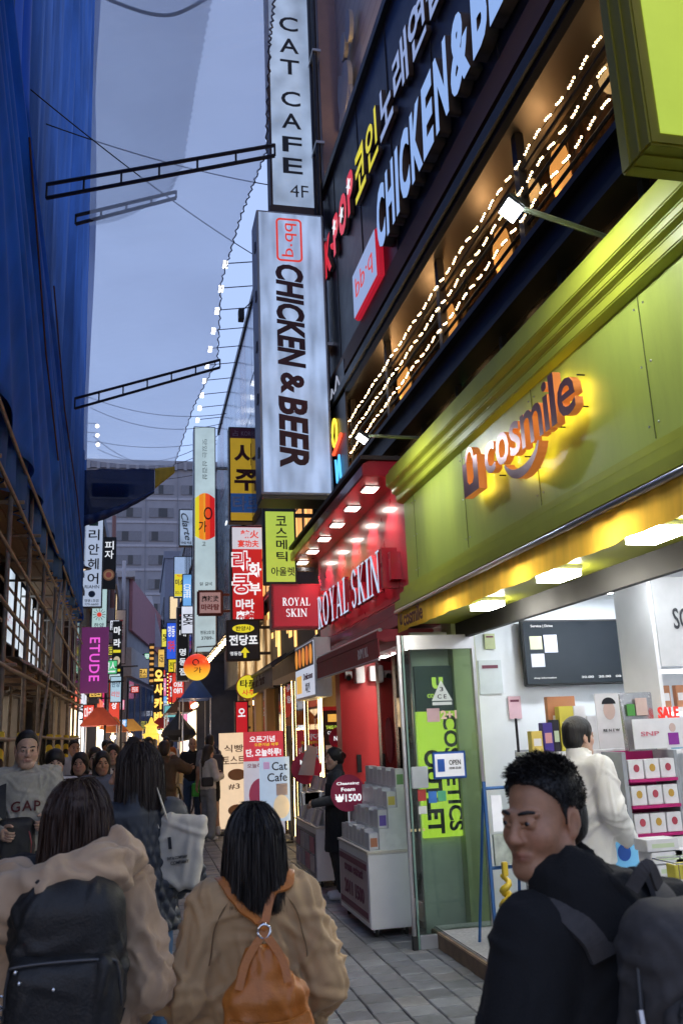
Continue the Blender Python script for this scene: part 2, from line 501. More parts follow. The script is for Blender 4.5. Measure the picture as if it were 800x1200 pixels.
# gutted building behind the scaffold
site = thing('gutted_building', 'dark gutted building under renovation behind the scaffold', 'building', (-4.5, 12, 0), world_coords=True)
conc_d = mat('raw dark concrete', (0.22, 0.20, 0.18), 0.9, var=0.25, scale=2, bump=0.3)
box('back_wall', conc_d, site, -6.2, -6.0, 1, 22.4, 0, 26)
box('end_wall', conc_d, site, -6, -1.95, 22.4, 22.65, 0, 26)
box('near_wall', conc_d, site, -6, -2.1, 0.8, 1, 0, 26)
for z in (2.75, 5.6, 9, 12.4, 15.8, 19.2, 22.6):
    box('floor_slab', conc_d, site, -6, -2.3, 1, 22.4, z, z + 0.18)
for y in (3, 7, 11, 15, 19):
    box('column', conc_d, site, -2.75, -2.4, y, y + 0.4, 0, 22.5, bev=0.015)
rust = mat('brown hoarding', (0.16, 0.10, 0.06), 0.8, var=0.3, scale=4, stretch=(1, 1, .2))
for i, y in enumerate(np.arange(2, 22, 1.2)):
    box('ceiling_batten', rust, site, -5.9, -2.35, y, y + 0.12, 2.66, 2.74)
    box('ceiling_batten', rust, site, -5.9, -2.35, y, y + 0.12, 5.5, 5.59)
# the scaffold
sc = thing('scaffold', 'rusty pipe scaffold with striped feet along the left of the street', 'scaffold', (-1.8, 12, 0), world_coords=True)
hazard = stripe_mat('black and yellow tape', (0.75, 0.58, 0.04), (0.012, 0.012, 0.012), 0.2, (0.0, 0.9, 1.0))
rustpipe = mat('weathered scaffold pipe', (0.30, 0.27, 0.24), 0.55, 0.3, var=0.3, dirt=0.35, scale=12)
plank = mat('scaffold plank', (0.34, 0.24, 0.15), 0.8, var=0.3, scale=5, stretch=(1, .15, 1), dirt=0.3)
ys = [3.3, 5.1, 6.9, 8.7, 10.5, 12.3, 14.1, 15.9, 17.7, 19.5, 21.3, 22.6]
for i, y in enumerate(ys):
    for x in (-1.5, -2.15):
        dy = rnd.uniform(-.12, .12)
        p = MB().tube([(x, y + dy, 0.02), (x + rnd.uniform(-.02, .02), y + dy, 5.3)], 0.028, 8).build('post', rustpipe, sc, smooth=True)
        MB().box(x - .06, x + .06, y + dy - .06, y + dy + .06, 0, 0.012).build('base_plate', rustpipe, p)
        if x > -2:
            MB().tube([(x, y + dy, 0.1), (x, y + dy, 1.82)], 0.055, 10).build('hazard_sleeve', hazard, p, smooth=True)
    for z in (2.55, 4.45):
        MB().tube([(-2.3, y + .06, z), (-1.38, y + .06, z)], 0.024, 6).build('transom', rustpipe, sc, smooth=True)
for x in (-1.44, -2.2):
    for z in (1.0, 1.75, 2.5, 3.15, 3.75, 4.4, 5.0):
        if x < -2 and z in (1.0, 3.15): continue
        zz = [z + rnd.uniform(-.02, .02) - 0.03 * (y - 10) * (z > 3) for y in ys]
        MB().tube([(x, y, q) for y, q in zip([2.6] + ys[1:], zz)], 0.024, 6).build('ledger', rustpipe, sc, smooth=True)
for i in (0, 5):
    MB().tube([(-1.4, ys[i], 0.3), (-1.4, ys[i + 2], 4.4)], 0.022, 6).build('brace', rustpipe, sc, smooth=True)
for z in (2.6, 4.5):
    for x in (-2.12, -1.92, -1.72):
        for y0 in np.arange(2.5, 22, 3.9):
            box('plank', plank, sc, x, x + 0.185, y0 + rnd.uniform(-.1, .1), y0 + 3.8, z + 0.02, z + 0.055 + rnd.uniform(0, .01))
# dusty debris sheets lying on the lower deck
dust = mat('dusty sheeting', (0.42, 0.38, 0.34), 0.9, var=0.25, bump=0.4, bscale=12)
for y0, y1, lb in ((11.8, 14.2, 'crumpled dusty sheet over the near end of the scaffold deck'), (14.9, 17.6, 'crumpled dusty sheet midway along the scaffold deck'), (18.4, 21.8, 'crumpled dusty sheet at the far end of the scaffold deck')):
    cloth('dust_sheet', dust, lambda u, v: (-1.75 + 0.4 * v, y0 + (y1 - y0) * u, 2.72 - 0.25 * np.clip(v - .6, 0, 1) + 0 * u), 30, 14,
          lambda u, v: (0.05 * folds(u * 9, v * 4, 2), 0 * u, 0.08 * np.abs(folds(u * 7, v * 6, 6)) ), lb, 'sheet')
# hoarding at the far foot of the scaffold
box('hoarding', mat('pale hoarding', (0.55, 0.52, 0.48), 0.7, dirt=.3), None, -1.75, -1.71, 19.2, 23.4, 0, 2.6, label='pale site hoarding standing at the far foot of the scaffold', cat='hoarding')
# lit shop displays behind the scaffold, first floor
sgn = [(16.3, 17.9, 3.45, 4.75, (0.72, 0.86, 1.0), 'pale blue lit poster behind the scaffold, nearest of three'),
       (18.2, 19.9, 3.35, 4.7, (0.8, 0.9, 1.0), 'white lit poster with a red and blue disc behind the scaffold'),
       (20.4, 22.2, 3.3, 4.6, (0.78, 0.88, 1.0), 'white lit poster with lettering behind the scaffold, farthest of three')]
for i, (y0, y1, z0, z1, c, lb) in enumerate(sgn):
    t = thing('lit_poster', lb, 'poster', (-2.34, (y0 + y1) / 2, z0), R(90), 'lit posters behind the scaffold')
    w = y1 - y0; h = z1 - z0
    box('casing', steel_dark, t, -w / 2 - .03, w / 2 + .03, 0.004, 0.06, -.03, h + .03)
    box('face', glow('poster light %d' % i, c, 0.8, evar=0.3), t, -w / 2, w / 2, -0.01, 0.003, 0, h)
    if i == 1:
        for k, (cc, a0, a1) in enumerate((((0.6, 0.03, 0.05), 0, math.pi), ((0.03, 0.08, 0.5), math.pi, 2 * math.pi))):
            b = MB(); b.prism([(0.42 * math.cos(a0 + (a1 - a0) * j / 16), 0.65 + 0.42 * math.sin(a0 + (a1 - a0) * j / 16)) for j in range(17)], 'y', -0.016, -0.011)
            b.build('disc_half', glow('disc %d' % k, cc, 0.6), t)
    if i == 2:
        text('명동', t, mat('poster blue ink', (0.02, 0.06, 0.3)), 0, 0.8, 0.7, 0.3); text('전점', t, mat('poster red ink', (0.4, 0.02, 0.03)), 0, 0.4, 0.5, 0.25)
    if i == 0:
        text('SALE', t, mat('poster red ink', (0.4, 0.02, 0.03)), -.3, 0.5, 0.8, 0.3)
# work lamps inside the site
for i, (y, lb) in enumerate(((12.5, 'near'), (15.2, 'middle'), (18.4, 'far'))):
    t = thing('work_light', 'cold strip light hanging inside the gutted ground floor, %s one' % lb, 'light', (-3.2, y, 2.3), 0, 'strip lights on the building site')
    box('tube', glow('site tube', (1.0, 0.88, 0.72), 45.0), t, -0.02, 0.02, -0.5, 0.5, 0, 0.03)
    box('housing', white_plastic, t, -0.05, 0.05, -0.55, 0.55, 0.032, 0.08, bev=.006)
    MB().tube([(0, 0.3, 0.08), (0, 0.3, 0.35)], 0.006, 5).build('hanger', steel_dark, t)
for i, (y, z, c) in enumerate(((11.5, 1.35, (0.75, 0.3, 0.22)), (14.2, 1.4, (0.7, 0.35, 0.25)), (17.5, 1.3, (0.7, 0.55, 0.5)))):
    t = thing('market_stall', 'small lit stall with a %s counter inside the scaffold' % ('red', 'orange', 'pink')[i], 'stall', (-2.9, y, 0), 0)
    box('counter', mat('stall %d' % i, c, 0.6), t, -.4, .4, -.7, .7, 0, 0.95, bev=.01)
    box('back_panel', mat('stall %d' % i, c, 0.6), t, -.42, -.38, -.7, .7, 0.955, 1.9)
    box('sign', glow('stall sign %d' % i, (1, .8, .75), 0.9), t, -.375, -.36, -.6, .6, 1.5, 1.85)
# ------------------------------------------------------------------ nets and outriggers over the street
def truss(name, a, b, label, d=0.22, n=6):
    a, b = Vector(a), Vector(b)
    t = thing(name, label, 'bracket', a, 0, 'outrigger frames holding the nets', world_coords=True)
    dn = Vector((0, 0, -d))
    MB().tube([a, b], 0.028, 6).build('top_bar', steel_dark, t)
    MB().tube([a + dn, b + dn * 0.75], 0.028, 6).build('bottom_bar', steel_dark, t)
    for i in range(n + 1):
        p = a.lerp(b, i / n); q = (a + dn).lerp(b + dn * 0.75, i / n)
        MB().tube([p + Vector((0, 0.0, .02)), q], 0.016, 5).build('strut', steel_dark, t)
truss('net_bracket', (-1.4, 11.4, 9.3), (1.67, 10.3, 9.5), 'black steel outrigger frame whose tip reaches the tall cafe sign')
truss('net_bracket', (-1.4, 17.4, 8.44), (1.45, 16.5, 9.05), 'black steel outrigger frame halfway along the overhead net')
truss('net_bracket', (-1.1, 12.6, 9.6), (0.42, 12.4, 10.05), 'short black outrigger frame under the upper net', d=.15, n=4)
netm = net_mat('grey debris netting', (0.80, 0.78, 0.76), 0.5, 0.03)
netm2 = net_mat('green grey debris netting', (0.62, 0.66, 0.68), 0.5, 0.03)
eb = [(1.15, 3.0, 9.85), (1.33, 7.9, 9.67), (1.38, 8.7, 9.65), (1.60, 10.6, 9.62), (1.40, 12.0, 9.48), (1.24, 13.7, 9.25), (1.42, 16.7, 9.15), (1.04, 18.6, 8.82), (0.74, 22.0, 8.5)]
lb_ = [(-0.2, 3.0, 9.95), (-0.62, 8.48, 9.75), (-0.71, 9.85, 9.75), (-0.83, 11.63, 9.7), (-0.91, 12.99, 9.45), (-1.05, 15.02, 9.4), (-1.18, 17.07, 9.0), (-1.36, 19.51, 8.9), (-1.5, 21.9, 8.55)]
def interp(tab, u):
    tab = np.array(tab); k = np.linspace(0, 1, len(tab))
    return [np.interp(u, k, tab[:, i]) for i in range(3)]
def cb(u, v):
    ex, ey, ez = interp(eb, u)
    x0, y0, z0 = interp(lb_, u)
    return (x0 * (1 - v) + ex * v, y0 * (1 - v) + ey * v, z0 * (1 - v) + ez * v)
cloth('overhead_net', netm, cb, 220, 26,
      lambda u, v: (0.022 * np.sin(u * 520) * v ** 8, 0 * u, -0.10 * np.sin(v * math.pi) * (0.6 + 0.4 * np.sin(u * 19)) + 0.03 * folds(u * 20, v * 6, 9)),
      'large pale grey debris net stretched over the street', 'net', solid=0)
ea = [(0.70, 4.5, 10.3), (0.70, 8.71, 10.2), (0.60, 10.17, 10.2), (0.51, 11.84, 10.15), (0.36, 12.4, 10.1)]
def ca(u, v):
    ex, ey, ez = interp(ea, u)
    lx, ly, lz = interp([(-.4, 4.5, 10.5), (-0.67, 9.16, 10.4), (-0.77, 10.64, 10.4), (-0.9, 12.57, 10.35), (-0.99, 13.98, 10.3)], u)
    return (lx * (1 - v) + ex * v, ly * (1 - v) + ey * v, lz * (1 - v) + ez * v)
cloth('overhead_net', netm2, ca, 120, 20, lambda u, v: (0.02 * np.sin(u * 300) * v ** 8, 0 * u, -0.15 * np.sin(v * math.pi) + 0.02 * folds(u * 9, v * 5, 2)),
      'smaller darker net above, on the side of the tarpaulin', 'net', solid=0)
pts = [Vector(interp(eb, u)) for u in np.linspace(0, 1, 200)]
MB().tube([p + Vector((0.02 * math.sin(i * 2.2), 0, 0)) for i, p in enumerate(pts)], 0.011, 5).build('net_edge_cord', mat('grey cord', (0.12, 0.12, 0.14), 0.9), None, label='wavy grey cord along the edge of the large net', cat='cord')
def bez_(P, n=10):
    P = [np.array(p, float) for p in P]; P = [2 * P[0] - P[1]] + P + [2 * P[-1] - P[-2]]; out = []
    for i in range(1, len(P) - 2):
        for t in np.linspace(0, 1, n): a, b, c, d = P[i - 1:i + 3]; out.append(tuple(.5 * (2 * b + (c - a) * t + (2 * a - 5 * b + 4 * c - d) * t * t + (3 * b - a - 3 * c + d) * t ** 3)))
    return out[:1] + [q for p, q in zip(out, out[1:]) if (Vector(p) - Vector(q)).length > 1e-4]
gn = mat('green rope net', (0.02, 0.07, 0.07), 0.8)
MB().tube(bez_([(-0.75, 8.9, 10.35), (-0.4, 8.95, 10.2), (0.2, 8.9, 10.08), (0.75, 8.7, 10.3)]), 0.022, 7).build('rolled_net', gn, None, smooth=True, label='dark green rolled netting sagging at the top of the picture', cat='net')
# banner hanging at the far end of the net: dark blue with a yellow end
ban = thing('hanging_banner', 'slanted blue banner with a yellow end under the far end of the net', 'banner', (-1.45, 22.2, 7.0), world_coords=True)
bl = mat('navy banner', (0.012, 0.035, 0.12), 0.6, var=0.2, bump=0.2, bscale=8); ye = mat('yellow banner', (0.62, 0.40, 0.02), 0.6, var=0.12)
def cbn(u, v):
    x = -1.5 + 1.75 * u
    return (x, 22.1 + 0 * u, 8.36 + .06 * u - (1 - v) * (1.2 - 0.62 * u ** 1.5))
bo = cloth('blue_cloth', net_mat('navy banner mesh', (0.03, 0.06, 0.16), 0.75, .05), cbn, 40, 16, lambda u, v: (0 * u, 0.06 * folds(u * 6, v * 2, 3), 0.02 * folds(u * 5, v, 1)), parent=ban)
cloth('yellow_cloth', ye, lambda u, v: (0.262 + 0.5 * u, 22.1 + 0 * u, 8.44 + .06 * u - (1 - v) * (0.55 - 0.38 * u)), 14, 10, lambda u, v: (0 * u, 0.03 * folds(u * 3, v, 3), 0 * u), parent=ban)
cloth('rolled_edge', bl, lambda u, v: (-1.5 + 1.75 * u, 22.05 - 0.06 * np.sin(v * math.pi), 7.16 + 0.06 * u + 0.62 * u ** 1.5 - (1 - v) * (0.3 - .22 * u)), 40, 8, lambda u, v: (0 * u, 0.05 * folds(u * 6, v * 2, 7), 0 * u), parent=ban)
t = thing('banner_sign', 'faint red lettering panel behind the blue banner', 'sign', (-0.85, 22.35, 7.72))
box('panel', mat('navy banner', (0.012, 0.035, 0.12)), t, -.45, .45, 0, 0.02, 0, .36); text('발리', t, mat('poster red ink', (0.4, 0.02, 0.03)), 0, .18, .6, .24)
# overhead cables
cab = mat('cable', (0.015, 0.015, 0.018), 0.7)
def cable(a, b, sag, r, lb):
    a, b = Vector(a), Vector(b)
    MB().tube([a.lerp(b, i / 16) - Vector((0, 0, sag * 4 * (i / 16) * (1 - i / 16))) for i in range(17)], r, 5).build('overhead_cable', cab, None, smooth=True, label=lb, cat='cable', group='overhead cables')
lbs = ['highest overhead cable crossing the street near the outrigger', 'overhead cable just under the highest one', 'overhead cable that sags most, in the gap below the net', 'thin straight overhead cable above the far roof',
       'overhead cable dipping towards the white pillar sign', 'lowest overhead cable just above the far roof', 'thin cable running behind the tall cafe sign', 'faint cable high over the darker net']
cb_l = [((-1.4, 21, 9.9), (2.0, 21, 9.6), .25), ((-1.4, 22, 10), (2.0, 22, 9.7), .35), ((-1.4, 24, 9.9), (2.0, 24, 9.8), .75), ((-1.4, 25, 10.1), (2.0, 24, 9.9), .2),
        ((-1.4, 26, 10.2), (2.1, 24, 10.1), .6), ((-1.5, 27, 9.6), (2.1, 27, 9.9), .2), ((-1.4, 11, 9.98), (2.0, 12.5, 10.4), .1), ((-1.4, 9.5, 9.3), (1.9, 14.5, 10.3), .1)]
for (a, b, s), lb in zip(cb_l, lbs):
    cable(a, b, s, 0.009, lb)
t = thing('festoon_lights', 'three small round white lights on a cable by the tarpaulin', 'lights', (-1.25, 22, 9.0))
for k, (dx, dz) in enumerate(((0.05, .5), (.06, .25), (.08, 0))):
    MB().ball((dx, 0, dz), 0.05).build('bulb', glow('festoon', (1, .93, .8), 6.0), t, smooth=True)
    MB().tube([(-.3, 0, dz + .08), (dx, 0, dz + .06)], 0.008, 5).build('arm', steel_dark, t)

# ------------------------------------------------------------------ the far grey block that closes the street
far = thing('slab_block', 'tall grey slab block with rows of windows closing the street', 'building', (4, 115, 0), world_coords=True)
hw = mat('pale grey tile cladding', (0.25, 0.26, 0.30), 0.7, var=0.1, scale=1.2); hd = mat('hotel dark glass', (0.02, 0.025, 0.035), 0.3); hl = mat('hotel pale blind', (0.15, 0.16, 0.19), 0.5)
hj = mat('cladding joint', (0.20, 0.21, 0.25), 0.7); hb = mat('pale spandrel', (0.36, 0.37, 0.42), 0.7)
box('wall', hw, far, -12, 22, 110, 124, 0, 35.2)
box('parapet', hj, far, -12.3, 22.3, 109.7, 124.3, 35.2, 36.3)
for i in range(28):
    box('parapet_fin', hw, far, -11.9 + i * 1.2, -11.5 + i * 1.2, 109.5, 109.69, 35.0, 36.1)
for r_ in range(10):
    z = 4.4 + r_ * 3.05
    box('spandrel', hb, far, -12.05, 22.05, 109.9, 109.99, z - 0.75, z - 0.45)
    for c in range(8):
        x = -11.2 + c * 3.95
        f = box('window', hl, far, x, x + 3.0, 109.88, 109.98, z, z + 1.25)
        k = rnd.uniform(0.3, 1.8)
        box('pane', hd, f, x + k, x + k + rnd.choice([0.6, 0.8, 1.1]), 109.83, 109.875, z + 0.06, z + 1.2)
for x in np.arange(-11.7, 22, 3.95):
    box('pier', hj, far, x, x + .12, 109.84, 109.86, 0, 35.1)
# ------------------------------------------------------------------ signs
def sign(name, label, x0, x1, y, z0, z1, face, d=0.22, frame=None, group=None, arm=0, fr=0.03, rotz=0.0, both=True, loc=None, bev=0.008):
    """box sign whose face looks down the street; arm = length of the wall brackets on its right (or left when negative)"""
    w, h = x1 - x0, z1 - z0
    t = thing(name, label, 'sign', loc or ((x0 + x1) / 2, y, z0), rotz, group)
    box('casing', frame or steel_dark, t, -w / 2, w / 2, 0.0, d, 0, h, bev=bev)
    box('face', face, t, -w / 2 + fr, w / 2 - fr, -0.006, -0.001, fr, h - fr)
    if both:
        box('back_face', face, t, -w / 2 + fr, w / 2 - fr, d + 0.001, d + 0.006, fr, h - fr)
    if arm:
        s = 1 if arm > 0 else -1
        for z in (h * .18, h * .82):
            box('bracket', frame or steel_dark, t, s * w / 2, s * w / 2 + arm, d * .35, d * .65, z - .025, z + .025)
    t['w'] = w; t['h'] = h
    return t
def disc_sign(name, label, c, r, y, face, d=0.12, rim=None):
    t = thing(name, label, 'sign', (c[0], y, c[1] - r))
    b = MB(); b.prism([(r * math.cos(a), r + r * math.sin(a)) for a in np.linspace(0, 2 * math.pi, 33)[:-1]], 'y', 0, d); b.build('drum', rim or steel_dark, t)
    b = MB(); b.prism([(r * .95 * math.cos(a), r + r * .95 * math.sin(a)) for a in np.linspace(0, 2 * math.pi, 33)[:-1]], 'y', -0.006, -0.001); b.build('face', face, t)
    return t
W8 = glow('backlit cold white', (0.50, 0.66, 1.0), 0.56, evar=0.38, escale=4.5, estretch=(1.6, 1, .35))
W8b = glow('backlit white', (0.54, 0.70, 1.0), 0.48, evar=0.35, escale=2.6, estretch=(1, 1, .8))
W8c = glow('backlit pale green white', (0.62, 0.80, 0.86), 0.60, evar=0.12, escale=2.0)
INK = mat('sign black vinyl', (0.012, 0.014, 0.02), 0.5)
MAROON = mat('sign maroon vinyl', (0.05, 0.008, 0.015), 0.5)
REDI = glow('sign red vinyl', (0.8, 0.05, 0.03), 0.75)
WHT = glow('sign white lettering', (0.9, 0.94, 1.0), 0.85)
YEL = glow('sign yellow', (0.95, 0.8, 0.03), 0.7)
REDF = glow('sign red face', (0.75, 0.015, 0.03), 0.6, evar=.15)
NAVY = mat('sign navy', (0.012, 0.02, 0.05), 0.5)

# ---- tall white box sign with the sideways chicken lettering
s = sign('vertical_sign', 'tall backlit white sign with sideways CHICKEN & BEER lettering', 1.36, 2.24, 10.0, 4.45, 8.28, W8, 0.5, arm=0.12, frame=mat('sign grey casing', (0.30, 0.33, 0.36), 0.4, .3))
text('CHICKEN', s, MAROON, -0.03, 2.35, 0.36, 1.42, bold=0.035, rot=R(-90), shear=.18, depth=.01)
text('&', s, MAROON, -0.03, 1.43, 0.30, 0.28, bold=0.035, rot=R(-90), depth=.01)
text('BEER', s, MAROON, -0.03, 0.80, 0.36, 0.92, bold=0.035, rot=R(-90), shear=.18, depth=.01)
def ring_frame(parent, m, cx, cz, w, h, t_, y, name='logo_frame', r=.06):
    b = MB(); n = 6
    def rr(w, h, r):
        pts = []
        for (sx, sz, a0) in ((1, 1, 0), (-1, 1, 90), (-1, -1, 180), (1, -1, 270)):
            for k in range(n + 1):
                a = R(a0 + 90 * k / n)
                pts.append((cx + sx * (w / 2 - r) + r * math.cos(a), cz + sz * (h / 2 - r) + r * math.sin(a)))
        return pts
    o, i = rr(w, h, r), rr(w - 2 * t_, h - 2 * t_, max(.005, r - t_)); N_ = len(o)
    for yy in (y, y - .006):
        b.v += [(p[0], yy, p[1]) for p in o] + [(p[0], yy, p[1]) for p in i]
    q = 2 * N_
    for k in range(N_):
        k2 = (k + 1) % N_
        b.f += [(q + k, q + k2, q + N_ + k2, q + N_ + k), (k, k2, q + k2, q + k), (N_ + k, q + N_ + k, q + N_ + k2, N_ + k2)]
    return b.build(name, m, parent)
ring_frame(s, REDI, -0.02, 3.42, 0.34, 0.62, 0.025, -0.008)
text('bb·q', s, REDI, -0.02, 3.42, 0.2, 0.48, bold=0.0, rot=R(-90))
for z in (.5, 1.2, 1.9, 2.6, 3.3):
    box('hinge', steel_dark, s, -.452, -.44, .1, .2, z, z + .12)
box('base_tray', mat('sign olive tray', (0.10, 0.10, 0.06), .5), s, -.43, .43, 0.02, .48, -.05, -.002)
# ---- cat cafe sign above
s = sign('vertical_sign', 'tall white CAT CAFE sign stacked above the chicken sign', 1.65, 2.33, 10.6, 8.75, 13.2, W8b, 0.3, arm=0.2, frame=mat('sign dark brown casing', (0.05, 0.03, 0.03), .5))
for i, ch in enumerate('CAT CAFE'):
    if ch != ' ': text(ch, s, INK, -0.02, [3.06, 2.68, 2.31, 0, 1.77, 1.40, 1.015, .667][i], 0.28, 0.25, bold=0.012)
text('4F', s, INK, 0.06, 0.27, 0.26, 0.19, bold=-0.005)
box('foot', mat('sign dark brown casing', (0.05, 0.03, 0.03)), s, -.36, .36, -.02, .3, -.1, -.002)
for z in (0.55, 2.2, 3.4):
    box('mount_plate', mat('mauve plate', (0.2, 0.13, 0.16), .5), s, .36, .52, .02, .1, z, z + .32)
# ---- lime 'cosmetic outlet' hanging sign
LIME = glow('backlit lime', (0.62, 0.80, 0.10), 0.62, evar=0.1)
s = sign('vertical_sign', 'lime green cosmetics outlet sign with Korean lettering under the white sign', 1.58, 2.03, 11.5, 3.62, 4.80, LIME, .16, arm=.25)
box('head_panel', INK, s, -.20, .20, -.012, -.007, 1.0, 1.15); text('cosmile', s, glow('lime lettering', (.6, .85, .1), .8), .03, 1.075, .24, .07, y=-.014); text('u', s, glow('lime lettering', (.6, .85, .1), .8), -.13, 1.075, .05, .06, y=-.014, bold=.04)
for i, ch in enumerate('코스메틱'):
    text(ch, s, INK, .02, .87 - i * .165, .15, .135, bold=0.015)
text('아울렛', s, INK, .03, .17, .32, .12, bold=0.015)
# ---- red ROYAL SKIN box
def serif_text(words, parent, m, cx, cz, w, h, y, depth, name='letter'):
    """roman capitals with stems and serifs, one part per letter"""
    T, t_, S_ = 0.17, 0.07, 0.05     # thick stem, thin stem, serif height
    def bar(x0, z0, x1, z1, wd):     # slanted stroke as a parallelogram (horizontal width wd)
        return [(x0 - wd / 2, z0), (x0 + wd / 2, z0), (x1 + wd / 2, z1), (x1 - wd / 2, z1)]
    def rect(x0, x1, z0, z1): return [(x0, z0), (x1, z0), (x1, z1), (x0, z1)]
    def arc(cx_, cz_, rx, rz, a0, a1, to, ti):
        n = 10; o = [(cx_ + rx * math.cos(R(a0 + (a1 - a0) * k / n)), cz_ + rz * math.sin(R(a0 + (a1 - a0) * k / n))) for k in range(n + 1)]
        res = []
        for k in range(n):
            am = lambda j: abs(math.cos(R(a0 + (a1 - a0) * j / n)))
            def inn(j):
                wd = ti + (to - ti) * am(j); p = o[j]; dx, dz = p[0] - cx_, p[1] - cz_; l = math.hypot(dx, dz)
                return (p[0] - dx / l * wd, p[1] - dz / l * wd)
            res.append([o[k], o[k + 1], inn(k + 1), inn(k)])
        return res
    stem = lambda x: [rect(x - T / 2, x + T / 2, 0, 1), rect(x - .16, x + .16, 0, S_), rect(x - .16, x + .16, 1 - S_, 1)]
    G = {'I': (stem(.17), .34),
         'L': (stem(.17) + [rect(.17, .6, 0, S_), bar(.585, 0, .6, .24, .05)], .62),
         'R': (stem(.17) + arc(.30, .74, .28, .26, -90, 90, T * .9, t_) + [rect(.2, .32, 1 - t_, 1), rect(.2, .32, .48, .48 + t_), bar(.62, 0, .34, .5, T), rect(.5, .78, 0, S_)], .76),
         'O': (arc(.41, .5, .41, .52, 0, 360, T, t_) + arc(.41, .5, .41, .52, 180, 540, T, t_), .82),
         'Y': ([rect(.36 - T / 2, .36 + T / 2, 0, .45), rect(.2, .52, 0, S_), bar(.36, .42, .12, 1, T), bar(.36, .42, .62, 1, t_), rect(0, .27, 1 - S_, 1), rect(.5, .74, 1 - S_, 1)], .74),
         'A': ([bar(.1, 0, .38, 1, t_), bar(.66, 0, .38, 1, T), rect(.18, .58, .3, .3 + t_), rect(0, .22, 0, S_), rect(.52, .8, 0, S_)], .8),
         'S': (arc(.3, .74, .24, .27, 20, 250, T * .8, t_) + arc(.3, .26, .26, .28, -160, 90, T * .8, t_) + [bar(.3, .52, .25, .5, .2)], .58),
         'K': (stem(.17) + [bar(.24, .42, .6, 1, t_), bar(.64, 0, .32, .54, T), rect(.48, .72, 1 - S_, 1), rect(.5, .8, 0, S_)], .78),
         'N': ([bar(.7, 0, .12, 1, T), rect(.1, .17, 0, 1), rect(.68, .75, 0, 1), rect(0, .26, 0, S_), rect(.56, .86, 1 - S_, 1), rect(.02, .16, 1 - S_, 1)], .84)}
    out = []
    tot = sum(G[c][1] + .06 if c != ' ' else .3 for c in words); k = w / tot; x = cx - w / 2
    for c in words:
        if c == ' ': x += .3 * k; continue
        b = MB()
        for i, poly in enumerate(G[c][0]):
            jz = 0.0004 * i
            b.prism([(x + u * k, cz - h / 2 + v * h) for u, v in poly], 'y', y - depth - jz, y - jz * .5)
        out.append(b.build(name, m, parent)); x += (G[c][1] + .06) * k
    return out
s = sign('box_sign', 'square red box sign reading ROYAL SKIN on two lines', 1.58, 2.22, 10.9, 2.95, 3.52, glow('backlit red', (0.62, 0.02, 0.04), 0.42, evar=.25), .2, arm=.1, frame=mat('red casing', (.35, .01, .02), .4))
serif_text('ROYAL', s, WHT, 0, .34, .36, .10, -.007, .004); serif_text('SKIN', s, WHT, 0, .20, .28, .10, -.007, .004)
# ---- lime box sign overhead at the right edge
olive = mat('olive painted casing', (0.22, 0.20, 0.015), .45, var=.15)
s = sign('box_sign', 'large lime green box sign overhead at the right edge', 1.75, 2.33, 2.40, 3.68, 5.1, LIME, .20, frame=olive, fr=.045)
for yy in (.065, .135): box('side_rib', olive, s, -.297, -.291, yy - .004, yy + .004, 0.01, 1.4); box('bottom_rib', olive, s, -.28, .28, yy - .004, yy + .004, -.006, -.001)
for i, ch in enumerate('코스메틱'):
    text(ch, s, INK, .04, 1.06 - i * .20, .15, .16, bold=0.02)
# ---- the white pillar sign with a fire-coloured emblem
s = sign('pillar_sign', 'very tall white pillar sign with an orange and red emblem', 1.24, 1.81, 22, 3.68, 9.59, W8c, .5, frame=mat('pale casing', (.4, .45, .45), .5), arm=.5)
text('맛있는 삼겹살', s, mat('grey brush ink', (.05, .06, .07)), 0.0, 5.0, .12, 1.1, bold=-.005, rot=R(-90))
b = MB(); b.prism([(-.25, 2.92)] + [(-.25 + .5 * k / 8, 2.95 - .1 * math.sin(k / 8 * math.pi)) for k in range(9)] + [(.25 - .5 * k / 8, 3.95 + .14 * math.sin(k / 8 * math.pi)) for k in range(9)], 'y', -.012, -.007)
def emb_mat():
    m = glow('fire emblem', (.9, .2, .05), .8); N, L = m.node_tree.nodes, m.node_tree.links
    tc = N.new('ShaderNodeTexCoord'); sp = N.new('ShaderNodeSeparateXYZ'); L.new(tc.outputs['Object'], sp.inputs[0])
    cr = N.new('ShaderNodeValToRGB'); cr.color_ramp.interpolation = 'CONSTANT'
    e = cr.color_ramp.elements; e[0].position = 0; e[0].color = (.75, .65, .02, 1); e[1].position = .2; e[1].color = (.85, .25, .01, 1)
    for p, c in ((.42, (.85, .35, .02, 1)), (.52, (.8, .07, .01, 1)), (.75, (.6, .01, .01, 1))):
        q = e.new(p); q.color = c
    ma = N.new('ShaderNodeMath'); ma.operation = 'MULTIPLY_ADD'; ma.inputs[1].default_value = 2.0; ma.inputs[2].default_value = .5
    L.new(sp.outputs[0], ma.inputs[0]); L.new(ma.outputs[0], cr.inputs[0]); L.new(cr.outputs[0], N['Principled BSDF'].inputs['Emission Color']); L.new(cr.outputs[0], N['Principled BSDF'].inputs['Base Color'])
    return m
b.build('emblem', emb_mat(), s)
text('O', s, INK, .08, 3.55, .22, .34, y=-.014, bold=.0); text('가', s, INK, -.06, 3.2, .2, .3, y=-.014, bold=.01); text('고', s, INK, -.03, 2.75, .09, .1)
text('닭 갈비', s, INK, .02, 1.72, .3, .09); text('명동2호점', s, INK, .05, .5, .34, .09); text('3789-', s, INK, .05, .36, .3, .08)
